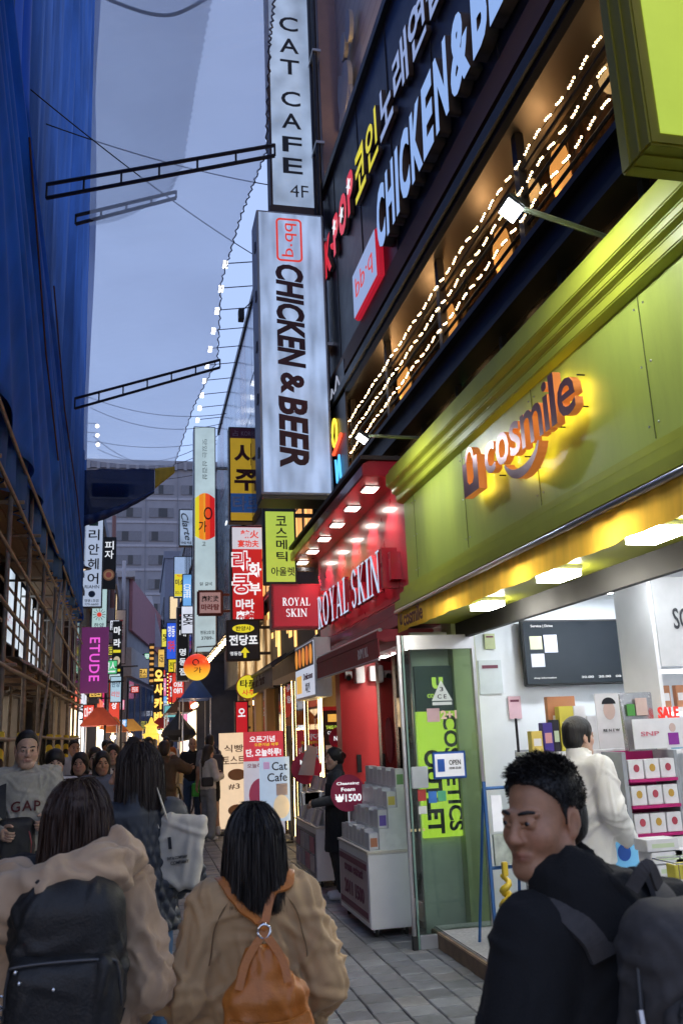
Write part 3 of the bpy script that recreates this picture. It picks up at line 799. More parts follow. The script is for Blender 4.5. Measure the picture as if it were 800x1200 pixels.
# ---- round lantern sign
t = thing('round_lantern_sign', 'round lit lantern sign, red above and yellow below', 'sign', (1.14, 19, 2.83))
def lantern_mat():
    m = glow('sunset lantern', (.9, .3, .05), .95); N, L = m.node_tree.nodes, m.node_tree.links
    tc = N.new('ShaderNodeTexCoord'); sp = N.new('ShaderNodeSeparateXYZ'); L.new(tc.outputs['Object'], sp.inputs[0])
    cr = N.new('ShaderNodeValToRGB'); e = cr.color_ramp.elements
    e[0].position = .1; e[0].color = (.95, .62, .05, 1); e[1].position = .62; e[1].color = (.75, .03, .015, 1); q = e.new(.42); q.color = (.9, .3, .02, 1)
    ma = N.new('ShaderNodeMath'); ma.operation = 'MULTIPLY'; ma.inputs[1].default_value = 1.8
    L.new(sp.outputs[2], ma.inputs[0]); L.new(ma.outputs[0], cr.inputs[0]); L.new(cr.outputs[0], N['Principled BSDF'].inputs['Emission Color'])
    return m
MB().ball((0, 0, .28), (.28, .28, .28), 24, 14).build('globe', lantern_mat(), t, smooth=True)
text('O', t, INK, -.04, .36, .14, .14, y=-.27); text('가', t, INK, 0, .2, .16, .12, y=-.28)
MB().tube([(0, 0, .55), (0, 0, .7), (1.1, 0, .75)], .015, 6).build('arm', steel_dark, t)
# ---- mala tang small plaque in front of the pillar
s = sign('plaque_sign', 'small square brown-framed plaque with Chinese and Korean lettering', 1.18, 1.76, 19.6, 4.28, 4.86, glow('pink plaque', (.55, .34, .33), .45), .12, frame=mat('brown frame', (.13, .04, .03), .5), arm=.6, fr=.06, bev=.03)
text('麻辣烫', s, INK, 0, .38, .38, .14, bold=.02); text('마라탕', s, mat('plaque red', (.25, .02, .02)), 0, .19, .4, .14, bold=.03)
# ---- fortune telling sign
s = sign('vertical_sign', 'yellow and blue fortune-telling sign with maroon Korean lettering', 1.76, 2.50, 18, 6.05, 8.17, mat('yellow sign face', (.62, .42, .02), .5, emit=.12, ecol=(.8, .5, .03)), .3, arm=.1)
box('head_panel', mat('maroon panel', (.16, .02, .05), .5), s, -.34, .34, -.012, -.007, 1.86, 2.09); text('占', s, mat('pale mauve', (.4, .25, .3)), -.22, 1.97, .12, .13, y=-.014); text('KOREAN', s, mat('pale mauve', (.4, .25, .3)), .1, 1.97, .4, .1, y=-.014)
text('사', s, mat('maroon ink', (.09, .008, .02)), .0, 1.5, .52, .5, bold=.03); text('주', s, mat('maroon ink', (.09, .008, .02)), .0, .92, .52, .48, bold=.03)
box('foot_panel', mat('blue panel', (.02, .09, .26), .5, emit=.1, ecol=(.03, .12, .4)), s, -.34, .34, -.012, -.007, .2, .62); text('타로', s, mat('sky ink', (.4, .55, .75), .5), 0, .41, .6, .32, y=-.014, bold=.02)
# ---- hot pot sign
s = sign('vertical_sign', 'red and white hot pot restaurant sign with outlined lettering', 1.68, 2.34, 17, 3.83, 5.73, glow('hotpot red', (.70, .015, .02), .55), .3, arm=.1)
box('head_panel', glow('hotpot white', (.8, .82, .95), .6), s, -.30, .30, -.012, -.007, 1.42, 1.86)
text('辣火', s, REDI, .05, 1.72, .36, .17, y=-.014, bold=.03); text('宴功夫', s, REDI, .02, 1.53, .42, .15, y=-.014, bold=.03)
for ch, x, z, w_ in (('라', -.13, 1.18, .32), ('쿵', -.13, .72, .32)):
    text(ch, s, WHT, x, z, w_ + .06, .42, bold=.06); text(ch, s, REDF, x, z, w_, .36, y=-.013, bold=.02)
text('화', s, WHT, .14, 1.0, .26, .3, bold=.03); text('부', s, WHT, .14, .62, .22, .24, bold=.03)
text('마라', s, WHT, -.06, .32, .36, .2, bold=.03); text('麻辣', s, WHT, -.06, .11, .36, .17, bold=.03)
# ---- pawnshop sign
s = sign('box_sign', 'dark navy pawnshop sign with a yellow arrow', 1.49, 2.10, 16, 2.98, 3.72, NAVY, .2, arm=.2)
b = MB(); b.prism([(.2 * math.cos(a) * (1.0), .58 + .075 * math.sin(a)) for a in np.linspace(0, 2 * math.pi, 25)[:-1]], 'y', -.012, -.007); b.build('oval', YEL, s)
text('한양사', s, INK, 0, .58, .28, .085, y=-.014, bold=.02); text('전당포', s, WHT, 0, .37, .52, .19, bold=.03); text('명동점', s, WHT, -.14, .13, .2, .07)
b = MB(); b.prism([(.0, .05), (.05, .05), (.05, .14), (.11, .14), (.025, .24), (-.06, .14), (.0, .14)], 'y', -.012, -.007); b.build('arrow', YEL, s)
# ---- round tarot sign
s = disc_sign('round_sign', 'round yellow tarot sign with a red rim', (1.66, 2.42), .19, 14.2, YEL, rim=mat('red rim', (.4, .02, .02)))
text('타로', s, INK, 0, .24, .26, .12, bold=.03); text('사주', s, REDI, 0, .1, .2, .09, bold=.02)
MB().tube([(.19, .06, .19), (.64, .06, .19)], .014, 6).build('arm', steel_dark, s)
# ---- more projecting signs down the right side
s = sign('vertical_sign', 'small white sign with tilted script lettering beyond the pillar sign', 1.03, 1.46, 26, 7.22, 8.36, W8b, .2, arm=.6); text('Clarte', s, INK, 0, .6, .2, .85, rot=R(-80), shear=.3); text('메틱', s, INK, 0, .1, .3, .08)
s = sign('vertical_sign', 'pale blue and yellow poster sign far along the right side', 1.19, 1.66, 35, 7.05, 8.72, glow('pale poster', (.45, .62, .95), .6), .2, arm=.6); box('lower_panel', YEL, s, -.2, .2, -.012, -.007, .05, .95); text('미소', s, mat('poster blue ink', (.02, .06, .3)), 0, .62, .34, .24, y=-.014, bold=.03); text('New', s, REDI, 0, .88, .2, .08, y=-.014); text('02-76', s, mat('poster blue ink', (.02, .06, .3)), 0, .2, .34, .12, y=-.014)
s = sign('vertical_sign', 'tall black neon-framed sign with red and white characters', 1.04, 1.44, 28, 3.36, 5.68, mat('black sign face', (.01, .01, .012), .4), .2, arm=.6, frame=mat('grey trim', (.4, .4, .42), .4, .6))
for i, ch in enumerate('시가배 명동점'):
    if ch != ' ': text(ch, s, REDI if i == 0 else WHT, 0, 2.1 - i * .3, .2, .22, bold=.02)
s = sign('vertical_sign', 'blue sign with white characters above the money-changer sign', 1.05, 1.5, 40, 5.05, 6.7, glow('blue sign face', (.03, .12, .8), .8), .2, arm=.6); text('명동', s, WHT, 0, 1.25, .3, .5, bold=.02); text('마라', s, REDI, 0, .6, .3, .5, bold=.04)
s = sign('vertical_sign', 'yellow sign panel with green lettering above the money-changer sign', 1.12, 1.55, 39.5, 4.45, 5.03, YEL, .15, arm=.6); text('전점', s, mat('green ink', (.03, .15, .04)), 0, .3, .3, .3, bold=.02)
s = sign('box_sign', 'red money-changer sign edged with small bulbs', 1.05, 1.95, 38, 3.05, 4.35, glow('money red', (.65, .02, .015), .6), .2, arm=.4)
text('元', s, WHT, -.25, 1.0, .24, .3, bold=.03); text('¥', s, WHT, -.2, .45, .3, .5, bold=.05); text('HK', s, WHT, .2, .35, .4, .3, bold=.03)
for k in range(9):
    MB().ball((-.42 + k * .105, -.02, .03), .025, 6, 4).build('bulb', glow('bulb yellow', (1, .75, .2), 2.5), s); MB().ball((-.43, -.02, .08 + k * .145), .025, 6, 4).build('bulb', MATS['bulb yellow'], s)
s = sign('box_sign', 'turquoise sign under the money-changer sign', 1.0, 1.95, 41, 2.55, 3.1, glow('turquoise', (.15, .55, .62), .6), .2, arm=.5); text('eyegloss', s, WHT, 0, .28, .7, .2)
s = sign('neon_sign', 'tall golden neon sign of stacked characters far down the street', .58, 1.08, 45, 2.2, 5.12, mat('black sign face', (.01, .01, .012)), .15, arm=.5)
for i, ch in enumerate('오사카밥'):
    text(ch, s, glow('gold neon', (1.0, .55, .1), 1.6), 0, 2.5 - i * .68, .42, .56, bold=.05, depth=.05)
s = sign('vertical_sign', 'dark brown lattice sign beside the golden neon', .36, .62, 46, 4.3, 6.4, mat('brown lattice', (.09, .05, .02), .5), .15)
for k in range(7): box('slat', mat('amber slat', (.35, .2, .05), .5, emit=.3, ecol=(.8, .4, .1)), s, -.1, .1, -.02, -.008, .15 + k * .28, .27 + k * .28)
# ---- left side signs
s = sign('vertical_sign', 'white vertical hair salon sign with black Korean letters', -1.79, -1.19, 27, 5.55, 8.43, glow('salon white', (.62, .74, 1.0), .55), .25, arm=-.3)
box('emblem', mat('dark green emblem', (.03, .1, .08)), s, -.13, .13, -.012, -.007, 2.5, 2.74, bev=.0)
for i, ch in enumerate('리안헤어'): text(ch, s, INK, .02, 2.22 - i * .45, .32, .34, bold=.015)
text('RIAHN', s, mat('grey brush ink', (.05, .06, .07)), 0, .62, .42, .1); b = MB(); b.prism([(.1 * math.cos(a), .4 + .1 * math.sin(a)) for a in np.linspace(0, 6.283, 21)[:-1]], 'y', -.012, -.007); b.build('roundel', mat('navy roundel', (.03, .07, .15)), s); text('명동1호점', s, INK, 0, .2, .4, .09); text('779-6600', s, INK, 0, .09, .4, .06)
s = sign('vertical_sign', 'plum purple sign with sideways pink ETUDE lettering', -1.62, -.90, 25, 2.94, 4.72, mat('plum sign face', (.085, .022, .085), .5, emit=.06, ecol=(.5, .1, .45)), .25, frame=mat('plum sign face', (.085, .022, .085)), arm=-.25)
text('ETUDE', s, glow('pink letters', (.95, .12, .75), .9), 0, .9, .27, 1.18, bold=.012, rot=R(-90), space=1.15)
s = sign('vertical_sign', 'dark food sign with a picture of a round dish', -1.40, -.93, 31.0, 6.75, 8.6, mat('dark food sign', (.014, .012, .012), .5), .2, arm=-.4)
text('피', s, WHT, 0, 1.55, .3, .3); text('자', s, WHT, 0, 1.22, .3, .3)
for r_, c in ((.2, (.2, .09, .05)), (.15, (.35, .2, .1)), (.1, (.25, .06, .05))):
    b = MB(); b.prism([(r_ * math.cos(a), .5 + r_ * math.sin(a)) for a in np.linspace(0, 6.283, 21)[:-1]], 'y', -.02 + r_ * .04, -.006); b.build('dish_print', mat('dish %.2f' % r_, c, .5, emit=.15), s)
s = sign('vertical_sign', 'white sign with a red sunburst below the hair salon sign', -1.60, -1.10, 29, 4.75, 6.45, glow('sunburst white', (.6, .85, .85), .6), .2, arm=-.3)
for k in range(12):
    a = k * math.pi / 6
    MB().tube([(.09 * math.cos(a), -.01, .85 + .09 * math.sin(a)), (.2 * math.cos(a), -.01, .85 + .2 * math.sin(a))], .008, 4).build('ray', INK, s)
b = MB(); b.prism([(.075 * math.cos(a), .85 + .075 * math.sin(a)) for a in np.linspace(0, 6.283, 17)[:-1]], 'y', -.012, -.007); b.build('sun', REDI, s); text('한양', s, INK, 0, .5, .3, .16)
s = sign('vertical_sign', 'grey-white motel sign with faded red lettering on the left side', -1.15, -.70, 40, 4.9, 7.3, mat('faded white', (.45, .43, .46), .6), .2, arm=-.5); text('MUE', s, mat('faded red', (.3, .05, .06)), 0, 1.5, .18, .9, rot=R(-90))
s = sign('vertical_sign', 'red and white vertical shop sign low on the left side', -1.25, -.80, 36, 2.25, 4.85, glow('red shop sign', (.75, .06, .03), .7), .2, arm=-.4); box('head_panel', glow('pale head', (.6, .8, .9), .7), s, -.2, .2, -.012, -.007, 1.75, 2.55); text('오리', s, mat('poster blue ink', (.02, .06, .3)), 0, 2.15, .3, .4, y=-.014); text('사', s, WHT, 0, 1.2, .2, .3, bold=.03); text('장', s, WHT, 0, .75, .2, .3, bold=.03)
s = sign('vertical_sign', 'narrow pink-red sign beside the low red shop sign', -1.42, -1.27, 34, 2.3, 4.0, glow('pinkred', (.8, .05, .2), .7), .15, arm=-.3); text('마라', s, WHT, 0, .5, .1, .5)
s = sign('vertical_sign', 'black and yellow noodle sign right of the plum sign', -1.05, -.72, 33, 4.0, 5.9, mat('black sign face', (.01, .01, .012)), .2, arm=-.5)
for z, ch in ((1.55, '마'), (1.1, '라')): text(ch, s, WHT, 0, z, .24, .3, bold=.03)
box('yellow_band', YEL, s, -.13, .13, -.012, -.007, .75, .85); box('yellow_band', YEL, s, -.13, .13, -.012, -.007, .08, .16)
b = MB(); b.prism([(.12 * math.cos(a), .46 + .16 * math.sin(a)) for a in np.linspace(0, 6.283, 17)[:-1]], 'y', -.012, -.007); b.build('bowl_print', mat('bowl print', (.5, .42, .3), .5, emit=.3), s)
s = sign('vertical_sign', 'pale blue clinic sign beneath the noodle sign', -1.12, -.70, 33.5, 3.0, 3.95, glow('clinic', (.5, .75, .95), .65), .2, arm=-.5); text('리안', s, REDI, 0, .3, .3, .2); text('한양', s, mat('poster blue ink', (.02, .06, .3)), 0, .65, .3, .2)
# ------------------------------------------------------------------ buildings further down the street
def block(name, label, x0, x1, y0, y1, h, m, face_x, side, rows, mw, sill=None, rowh=3.0, z0=3.4, bay=1.6, lit=.15, fascia=None):
    """plain city block; its street face is at face_x and its end wall looks at the camera"""
    t = thing(name, label, 'building', ((x0 + x1) / 2, (y0 + y1) / 2, 0), world_coords=True)
    box('wall', m, t, x0, x1, y0, y1, 0, h)
    box('parapet', sill or m, t, x0 - .08, x1 + .08, y0 - .08, y1 + .08, h, h + .5)
    litm = glow('lit window', (1.0, .72, .4), .8)
    for r_ in range(rows):
        z = z0 + r_ * rowh
        if z + 1.6 > h: break
        yy = y0 + .4
        while yy + bay * .75 < y1:
            xa, xb = (face_x - .05, face_x - .002) if side < 0 else (face_x + .002, face_x + .05)
            f = box('window', steel_dark, t, xa, xb, yy, yy + bay * .72, z, z + 1.6)
            xc = (xa - .012, xa - .002) if side < 0 else (xb + .002, xb + .012)
            box('pane', litm if rnd.random() < lit else mw, f, xc[0], xc[1], yy + .06, yy + bay * .72 - .06, z + .06, z + 1.54)
            yy += bay
        k = x0 + .3
        while k + 1.0 < x1:
            f = box('window', steel_dark, t, k, k + .9, y0 - .05, y0 - .002, z, z + 1.6); box('pane', litm if rnd.random() < lit else mw, f, k + .06, k + .84, y0 - .062, y0 - .052, z + .06, z + 1.54)
            k += 1.5
        box('string_course', sill or m, t, x0 - .06, x1 + .06, y0 - .06, y1 + .06, z - .5, z - .35)
    # lit ground floor
    xa, xb = (face_x - .04, face_x - .002) if side < 0 else (face_x + .002, face_x + .04)
    yy = y0 + .2; k = 0
    while yy + 2.6 < y1:
        box('shop_front', glow('shop glow %d' % (k % 4), [(1, .72, .4), (.8, .9, 1), (1, .82, .6), (1, .5, .35)][k % 4], (2.6, 2.0, 2.8, 1.9)[k % 4], evar=.6, escale=2.2), t, xa, xb, yy, yy + 2.4, .3, 2.5)
        box('shop_sign_band', glow('band %d' % (k % 3), [(.9, .15, .08), (.75, .85, 1), (.95, .7, .15)][k % 3], .7, evar=.5, escale=4), t, xa - .05, xb + .05, yy, yy + 2.4, 2.6, 3.05)
        yy += 2.7; k += 1
    return t
pane_d = mat('blue dusk pane', (.05, .07, .12), .12)
block('corner_building', 'dark brick building on the left just past the scaffold', -9, -1.75, 23.6, 31, 8.6, brick_mat('dark brown brick', (.10, .065, .055), (.075, .05, .045), (.05, .045, .04), 3), -1.75, 1, 3, pane_d)
block('narrow_building', 'narrow grey building with small windows on the left', -8, -1.45, 31.2, 39, 9.2, mat('blue grey render', (.17, .18, .22), .8, var=.12, scale=2), -1.45, 1, 4, pane_d, bay=1.3)
block('grey_building', 'pale grey building with a motel sign on the left', -8, -1.2, 39.2, 44.5, 8.3, mat('pale grey render', (.30, .30, .34), .8, var=.1), -1.2, 1, 3, pane_d)
# angled concrete building with the deep band, where the street bends
t = thing('concrete_building', 'concrete building with a deep band and tall glazing at the street bend', 'building', (-2, 52, 0), world_coords=True)
b = MB(); b.prism([(-8, 45), (-.72, 45), (1.35, 62), (-8, 62)], 'z', 0, 9.6); b.build('wall', mat('warm grey concrete', (.27, .26, .28), .8, var=.15, scale=1.5), t)
b = MB(); b.prism([(-8.1, 44.75), (-.5, 44.75), (1.6, 62.1), (1.36, 62.1), (-.71, 44.99), (-8.1, 44.99)], 'z', 4.7, 6.1); b.build('band', mat('pale concrete band', (.38, .36, .36), .8, var=.15), t)
b = MB(); b.prism([(-.66, 45.3), (-.5, 45.3), (1.2, 59.5), (1.0, 59.5)], 'z', 7.0, 9.6); b.build('pink_panel', mat('pink render', (.36, .16, .18), .8), t)
for i in range(7):
    f = i / 7
    x, y = -.70 + 2.05 * f + .04, 45.2 + 17 * f
    b = MB(); b.prism([(x + .02, y), (x + .07, y), (x + .07 + .23, y + 1.9), (x + .23 + .02, y + 1.9)], 'z', .4, 4.5); b.build('tall_glazing', pane_d, t)
    box('mullion', steel_dark, t, x + .0, x + .12, y + 2.0, y + 2.2, 0, 4.6)
box('roof_slab', mat('pale concrete band', (.38, .36, .36)), t, -8, -.4, 44.6, 48, 9.6, 9.9)
b = MB(); b.prism([(.3, 7.2), (1.3, 7.2), (.55, 10.4), (.2, 10.4)], 'y', 56, 56.3); b.build('slanted_fin', mat('pale render', (.42, .41, .44), .8), t)
block('slate_building', 'slate grey building on the right behind the black neon sign', 1.45, 9, 60, 75, 13.6, mat('slate render', (.15, .17, .23), .75, var=.1), 1.45, -1, 4, pane_d)
block('blue_building', 'dark blue grey building on the right beyond the pillar sign', 1.70, 9, 28.5, 44, 9.2, mat('dark slate panels', (.06, .07, .10), .5, var=.2), 1.70, -1, 2, pane_d, z0=4.5)
block('bend_building', 'low building with lit shopfronts where the street turns', -6, 4.5, 78, 90, 9.5, mat('dim brown render', (.14, .11, .10), .8), -6, 1, 2, pane_d, lit=.5)
box('lit_storefront', glow('end glow', (1, .7, .4), 1.1, evar=.7, escale=1.5), None, .4, 2.4, 77.8, 77.95, .3, 3.0, label='glowing shopfront at the far bend of the street', cat='shopfront')
# leaning sloped roof masts and aerials far left
for i, (x, y, h, lb) in enumerate(((-.9, 43, 8.6, 'thin white roof mast on the far left buildings'), (-1.25, 38, 9.6, 'rusty roof mast left of the white one'))):
    MB().tube([(x, y, h - 2.5), (x, y, h + 1.5)], .09, 6).build('roof_mast', mat('mast %d' % i, (.45, .43, .45) if i == 0 else (.2, .09, .08), .6), None, label=lb, cat='mast')
# street lamps on arms
for i, (x, y, z, lb) in enumerate(((-1.6, 24, 6.17, 'dark saucer street lamp on the corner by the hair salon sign'), (-1.15, 30, 4.75, 'dark saucer street lamp right of the plum sign'), (-.6, 22, 1.0, ''))):
    if not lb: continue
    t = thing('street_lamp', lb, 'lamp', (x, y, z))
    MB().lathe([(0.0, .14), (.05, .13), (.1, .06), (.26, .0), (.24, -.02), (.1, -.03), (0, -.03)], seg=20).build('shade', steel_dark, t, smooth=True)
    MB().ball((0, 0, -.01), (.12, .12, .05), 10, 6).build('bulb', glow('lamp bulb dim', (1, .8, .55), .9), t, smooth=True)
    MB().tube([(0, 0, .13), (-.05, 0, .3), (-.3, 0, .32)], .02, 6).build('arm', steel_dark, t, smooth=True)
# slim poles standing in the far street
for i, (x, y, h) in enumerate(((-1.0, 26.5, 3.3), (-.62, 30, 4.0))):
    t = thing('lamp_post', ('slim dark pole below the plum sign', 'slim dark pole in front of the red shop sign')[i], 'post', (x, y, 0))
    MB().tube([(0, 0, 0), (0, 0, h)], .035, 8).build('pole', steel_dark, t, smooth=True); MB().tube([(-.25, 0, h), (.5, 0, h + .02)], .025, 6).build('arm', steel_dark, t, smooth=True)
    MB().lathe([(0, 0), (.09, 0), (.09, .03), (.04, .08), (.035, .2)], seg=12).build('foot', steel_dark, t)
# market stalls with awnings on both sides further down
def stall(label, x, y, w, d, z, c, side):
    t = thing('street_stall', label, 'stall', (x, y, 0), 0, 'street stalls further down')
    am = mat('awning ' + label[:14], c, .7, var=.15)
    s = side
    b = MB(); b.hexa([(-w / 2, -d / 2, z - .25), (w / 2, -d / 2, z - .25), (w / 2, d / 2, z - .25), (-w / 2, d / 2, z - .25), (-w * .1 * 1, -d / 2 + .1, z + .25), (w * .1, -d / 2 + .1, z + .25), (w * .1, d / 2 - .1, z + .25), (-w * .1, d / 2 - .1, z + .25)]); b.build('awning', am, t)
    for dx in (-1, 1):
        for dy in (-1, 1): MB().tube([(dx * (w / 2 - .06), dy * (d / 2 - .06), 0), (dx * (w / 2 - .06), dy * (d / 2 - .06), z - .25)], .02, 6).build('leg', steel, t)
    box('counter', mat('stall counter', (.3, .3, .32), .4, .5), t, -w / 2 + .1, w / 2 - .1, -d / 2 + .15, d / 2 - .15, .0, .85, bev=.01)
    for k in range(6):
        box('goods', mat('goods %d' % (k % 4), [(.6, .2, .1), (.7, .55, .1), (.15, .3, .5), (.5, .5, .5)][k % 4], .6), t, -w / 2 + .12 + k * (w - .3) / 6, -w / 2 + .1 + (k + .8) * (w - .3) / 6, -d / 2 + .2, d / 2 - .2, .852, .95 + .12 * rnd.random(), bev=.01)
    MB().ball((0, -d / 4, z - .42), .07, 8, 6).build('bulb', lampwarm, t, smooth=True); MB().ball((0, d / 4, z - .42), .07, 8, 6).build('bulb', lampwarm, t, smooth=True)
    MB().tube([(0, -d / 4, z - .36), (0, -d / 4, z + .2)], .006, 4).build('flex', rubber, t); MB().tube([(0, d / 4, z - .36), (0, d / 4, z + .2)], .006, 4).build('flex', rubber, t)
stall('stall with a red and cream awning by the plum sign', -1.15, 27.5, 1.1, 2.4, 2.35, (.45, .08, .05), 1)
stall('stall with an orange awning on the left, farther on', -.95, 33, 1.1, 2.6, 2.2, (.6, .18, .05), 1)
stall('stall with a mustard awning on the left, farthest', -.45, 42, 1.2, 3, 2.3, (.55, .35, .08), 1)
stall('stall with a blue awning on the right under the lantern', 1.55, 27.0, .9, 2.4, 3.0, (.03, .10, .42), -1)
stall('stall with a dark brown awning on the right', 1.35, 32.5, 1.1, 3, 2.75, (.06, .04, .035), -1)
stall('stall with a scarlet awning in the middle distance', .95, 46, 1.3, 3, 2.4, (.6, .05, .05), -1)
t = thing('lantern_float', 'yellow lit pagoda-shaped lantern in the middle of the crowd', 'lantern', (.42, 38, 0))
MB().lathe([(.0, 2.55), (.05, 2.5), (.12, 2.3), (.3, 2.2), (.22, 2.15), (.24, 1.9), (.38, 1.85), (.3, 1.8), (.3, 1.4), (.0, 1.4)], seg=12).build('shade', glow('yellow lantern', (1, .65, .08), 1.0), t)
MB().tube([(0, 0, 0), (0, 0, 1.4)], .05, 8).build('post', steel_dark, t)
# soft tree-like dark mass of umbrella: folded parasol beside stalls
t = thing('parasol', 'large dark folded parasol beside the right-hand stalls', 'parasol', (1.15, 28.6, 0))
MB().tube([(0, 0, 0), (0, 0, 2.6)], .025, 8).build('pole', steel, t); MB().lathe([(.0, 2.55), (.12, 2.3), (.5, 1.9), (.55, 1.75), (.4, 1.6), (.1, 1.55)], seg=14).build('canopy', black, t)
MB().lathe([(0, 0), (.22, 0), (.22, .06), (.05, .1), (.03, .3)], seg=14).build('base', rubber, t)

# small lit shop signs crowding the far lane
fs_ = ['red', 'white', 'amber', 'sky blue', 'green', 'pink', 'lemon']
fcol = [(.8, .06, .04), (.8, .85, 1), (1, .6, .12), (.2, .5, 1), (.1, .6, .25), (.95, .25, .45), (.95, .85, .1)]
wd_ = ['마라', 'BAR', '전당포', 'COFFEE', '코스', '타로', 'BEER', '명동', 'SHOES', '오리', '한양', 'K·POP']
for i in range(26):
    left = i % 2 == 0; y = 26.5 + i * 1.35; z = (2.2, 3.0, 3.9, 4.8, 6.0)[(i * 3) % 5]; w = (.34, .5, .42)[i % 3]; h = (.5, .9, .35, 1.2)[(i * 5) % 4]
    x = (-1.70 if y < 31 else (-1.4 if y < 39 else -1.15 if y < 45 else -.65 + (y - 45) * .12)) if left else (1.75 if y < 44 else 1.5)
    x0 = x + .08 if left else x - .08 - w
    c = i % 7
    s = sign('shop_sign', '%s lit shop sign %s, %s, %d metres off' % (fs_[c], 'on the left' if left else 'on the right', ('low', 'over a door', 'mid height', 'upper wall', 'high up')[(i * 3) % 5], round(y)), x0, x0 + w, y, z, z + h, glow('far sign %d' % c, fcol[c], .8, evar=.3), .12, arm=(-.1 if left else .1), group='small shop signs in the far lane')
    text(wd_[i % 12], s, INK if c in (1, 2, 6) else WHT, 0, h / 2, w * .7, h * .7 if h < .6 else h * .4, bold=.02, rot=R(-90) if h > .8 else 0)
# ------------------------------------------------------------------ lime green cosmetics shop on the right
lime = mat('lime painted fascia', (0.36, 0.42, 0.07), 0.42, var=0.15, scale=1.2, dirt=0.22, stretch=(1, 2.2, .5))
lime_d = mat('olive lime moulding', (0.36, 0.38, 0.035), 0.38, var=0.1)
shop = thing('cosmetics_shop', 'lime green cosmetics shop with an open lit front', 'shop', (4.4, 4.6, 0), world_coords=True)
box('fascia', lime, shop, 2.30, 2.70, 1.2, 7.38, 2.78, 3.80)
b = MB(); b.prism([(2.31, 3.66), (2.24, 3.68), (2.24, 3.74), (2.20, 3.76), (2.20, 3.80), (2.15, 3.82), (2.15, 3.93), (2.18, 3.95), (2.18, 3.98), (2.72, 3.98), (2.72, 3.801), (2.31, 3.801)][::-1], 'y', 1.2, 7.41); b.build('upper_cornice', lime_d, shop, bev=.006)
b = MB(); b.prism([(2.31, 2.92), (2.26, 2.90), (2.26, 2.86), (2.22, 2.84), (2.22, 2.78), (2.17, 2.76), (2.17, 2.69), (2.30, 2.67), (2.72, 2.67), (2.72, 2.779), (2.31, 2.779)], 'y', 1.2, 7.41); b.build('lower_cornice', lime_d, shop, bev=.006)
granite = mat('speckled granite', (0.42, 0.41, 0.40), 0.5, var=0.3, scale=60, bump=.1); edge = mat('tan stone edge', (0.24, 0.16, 0.10), 0.7, var=.3, scale=10, dirt=.4)
box('step', granite, shop, 2.33, 7.0, 0.4, 7.35, -0.02, 0.12, bev=.008); box('step_edge', edge, shop, 2.29, 2.329, 0.4, 7.30, -0.02, 0.112, bev=.006)
box('floor', mat('pale shop floor', (.5, .5, .5), .25), shop, 2.95, 7, .4, 7.6, .121, .128)
box('side_wall', white_wall, shop, 2.88, 7, 7.6, 7.72, .12, 2.84)
box('back_wall', white_wall, shop, 6.9, 7.0, .4, 7.6, .12, 2.84)
box('near_wall', white_wall, shop, 2.8, 7.0, .3, .4, .12, 2.84)
box('ceiling', mat('shop ceiling', (.74, .75, .76), .7, var=.03), shop, 2.72, 7.0, .4, 7.6, 2.80, 2.86)
box('pillar', mat('lime gloss pillar', (.42, .48, .22), .3), shop, 2.66, 2.875, 7.36, 7.62, .0, 2.66)
box('soffit', lime_d, shop, 2.22, 2.70, 1.2, 7.36, 2.56, 2.60); box('soffit_edge', black, shop, 2.701, 2.75, 1.2, 7.36, 2.42, 2.79)
box('wall_rail', white_wall, shop, 4.45, 4.9, 7.57, 7.598, 2.32, 2.36)
awn = mat('mustard awning cloth', (0.85, 0.50, 0.06), .75, var=.35, scale=5, stretch=(1, 2.5, .35), dirt=.35)
U = np.linspace(7.32, 1.4, 240)
b = MB(); b.sheet([[(2.165 + .003 * math.sin(y * 26) + .002 * math.sin(y * 61), y, 2.655), (2.16 + .004 * math.sin(y * 26 + .5), y, 2.58), (2.155 + .006 * math.sin(y * 26 + .8) + .006 * math.sin(y * 7), y, 2.48 + .003 * math.sin(y * 13))] for y in U])
b.build('awning_valance', backlit_cloth(awn), shop, smooth=True)
MB().tube([(2.16, 7.35, 2.665), (2.16, 1.4, 2.665)], .018, 8).build('awning_bar', steel, shop, smooth=True)
for i, (x, y) in enumerate(((2.44, 5.95), (2.40, 4.72), (2.36, 3.62), (2.36, 2.4))):
    f = box('downlight', white_plastic, shop, x - .09, x + .09, y - .14, y + .14, 2.535, 2.559, bev=.004)
    box('lens', lampw, f, x - .08, x + .08, y - .13, y + .13, 2.50, 2.534)
for i, (x, y) in enumerate(((4.46, 6.97), (3.66, 7.04), (4.05, 7.05), (3.5, 5.6), (4.5, 5.4), (3.4, 4.2), (4.6, 3.9), (5.6, 6.2), (5.7, 4.6), (3.6, 2.6), (5.0, 2.4))):
    b = MB(); b.prism([(x + .09 * math.cos(a), y + .09 * math.sin(a)) for a in np.linspace(0, 6.283, 17)[:-1]], 'z', 2.785, 2.799); f = b.build('ceiling_light', white_plastic, shop)
    b = MB(); b.prism([(x + .07 * math.cos(a), y + .07 * math.sin(a)) for a in np.linspace(0, 6.283, 17)[:-1]], 'z', 2.778, 2.784); b.build('lens', glow('shop downlight', (.9, .95, 1.0), 200.0), f)
box('security_dome_base', white_plastic, shop, 4.48, 4.62, 6.4, 6.54, 2.74, 2.799, bev=.02); MB().ball((4.55, 6.47, 2.73), .05).build('security_dome', black, shop, smooth=True)
for y in (2.2, 3.42, 4.64, 5.86, 7.08):
    box('panel_joint', mat('joint shadow strip', (.12, .14, .03), .6), shop, 2.2965, 2.2995, y - .003, y + .003, 2.93, 3.66)
    for z in (3.0, 3.3, 3.6):
        for q in (-.04, .04): MB().ball((2.298, y + q, z), .006, 6, 4).build('screw', steel, shop)
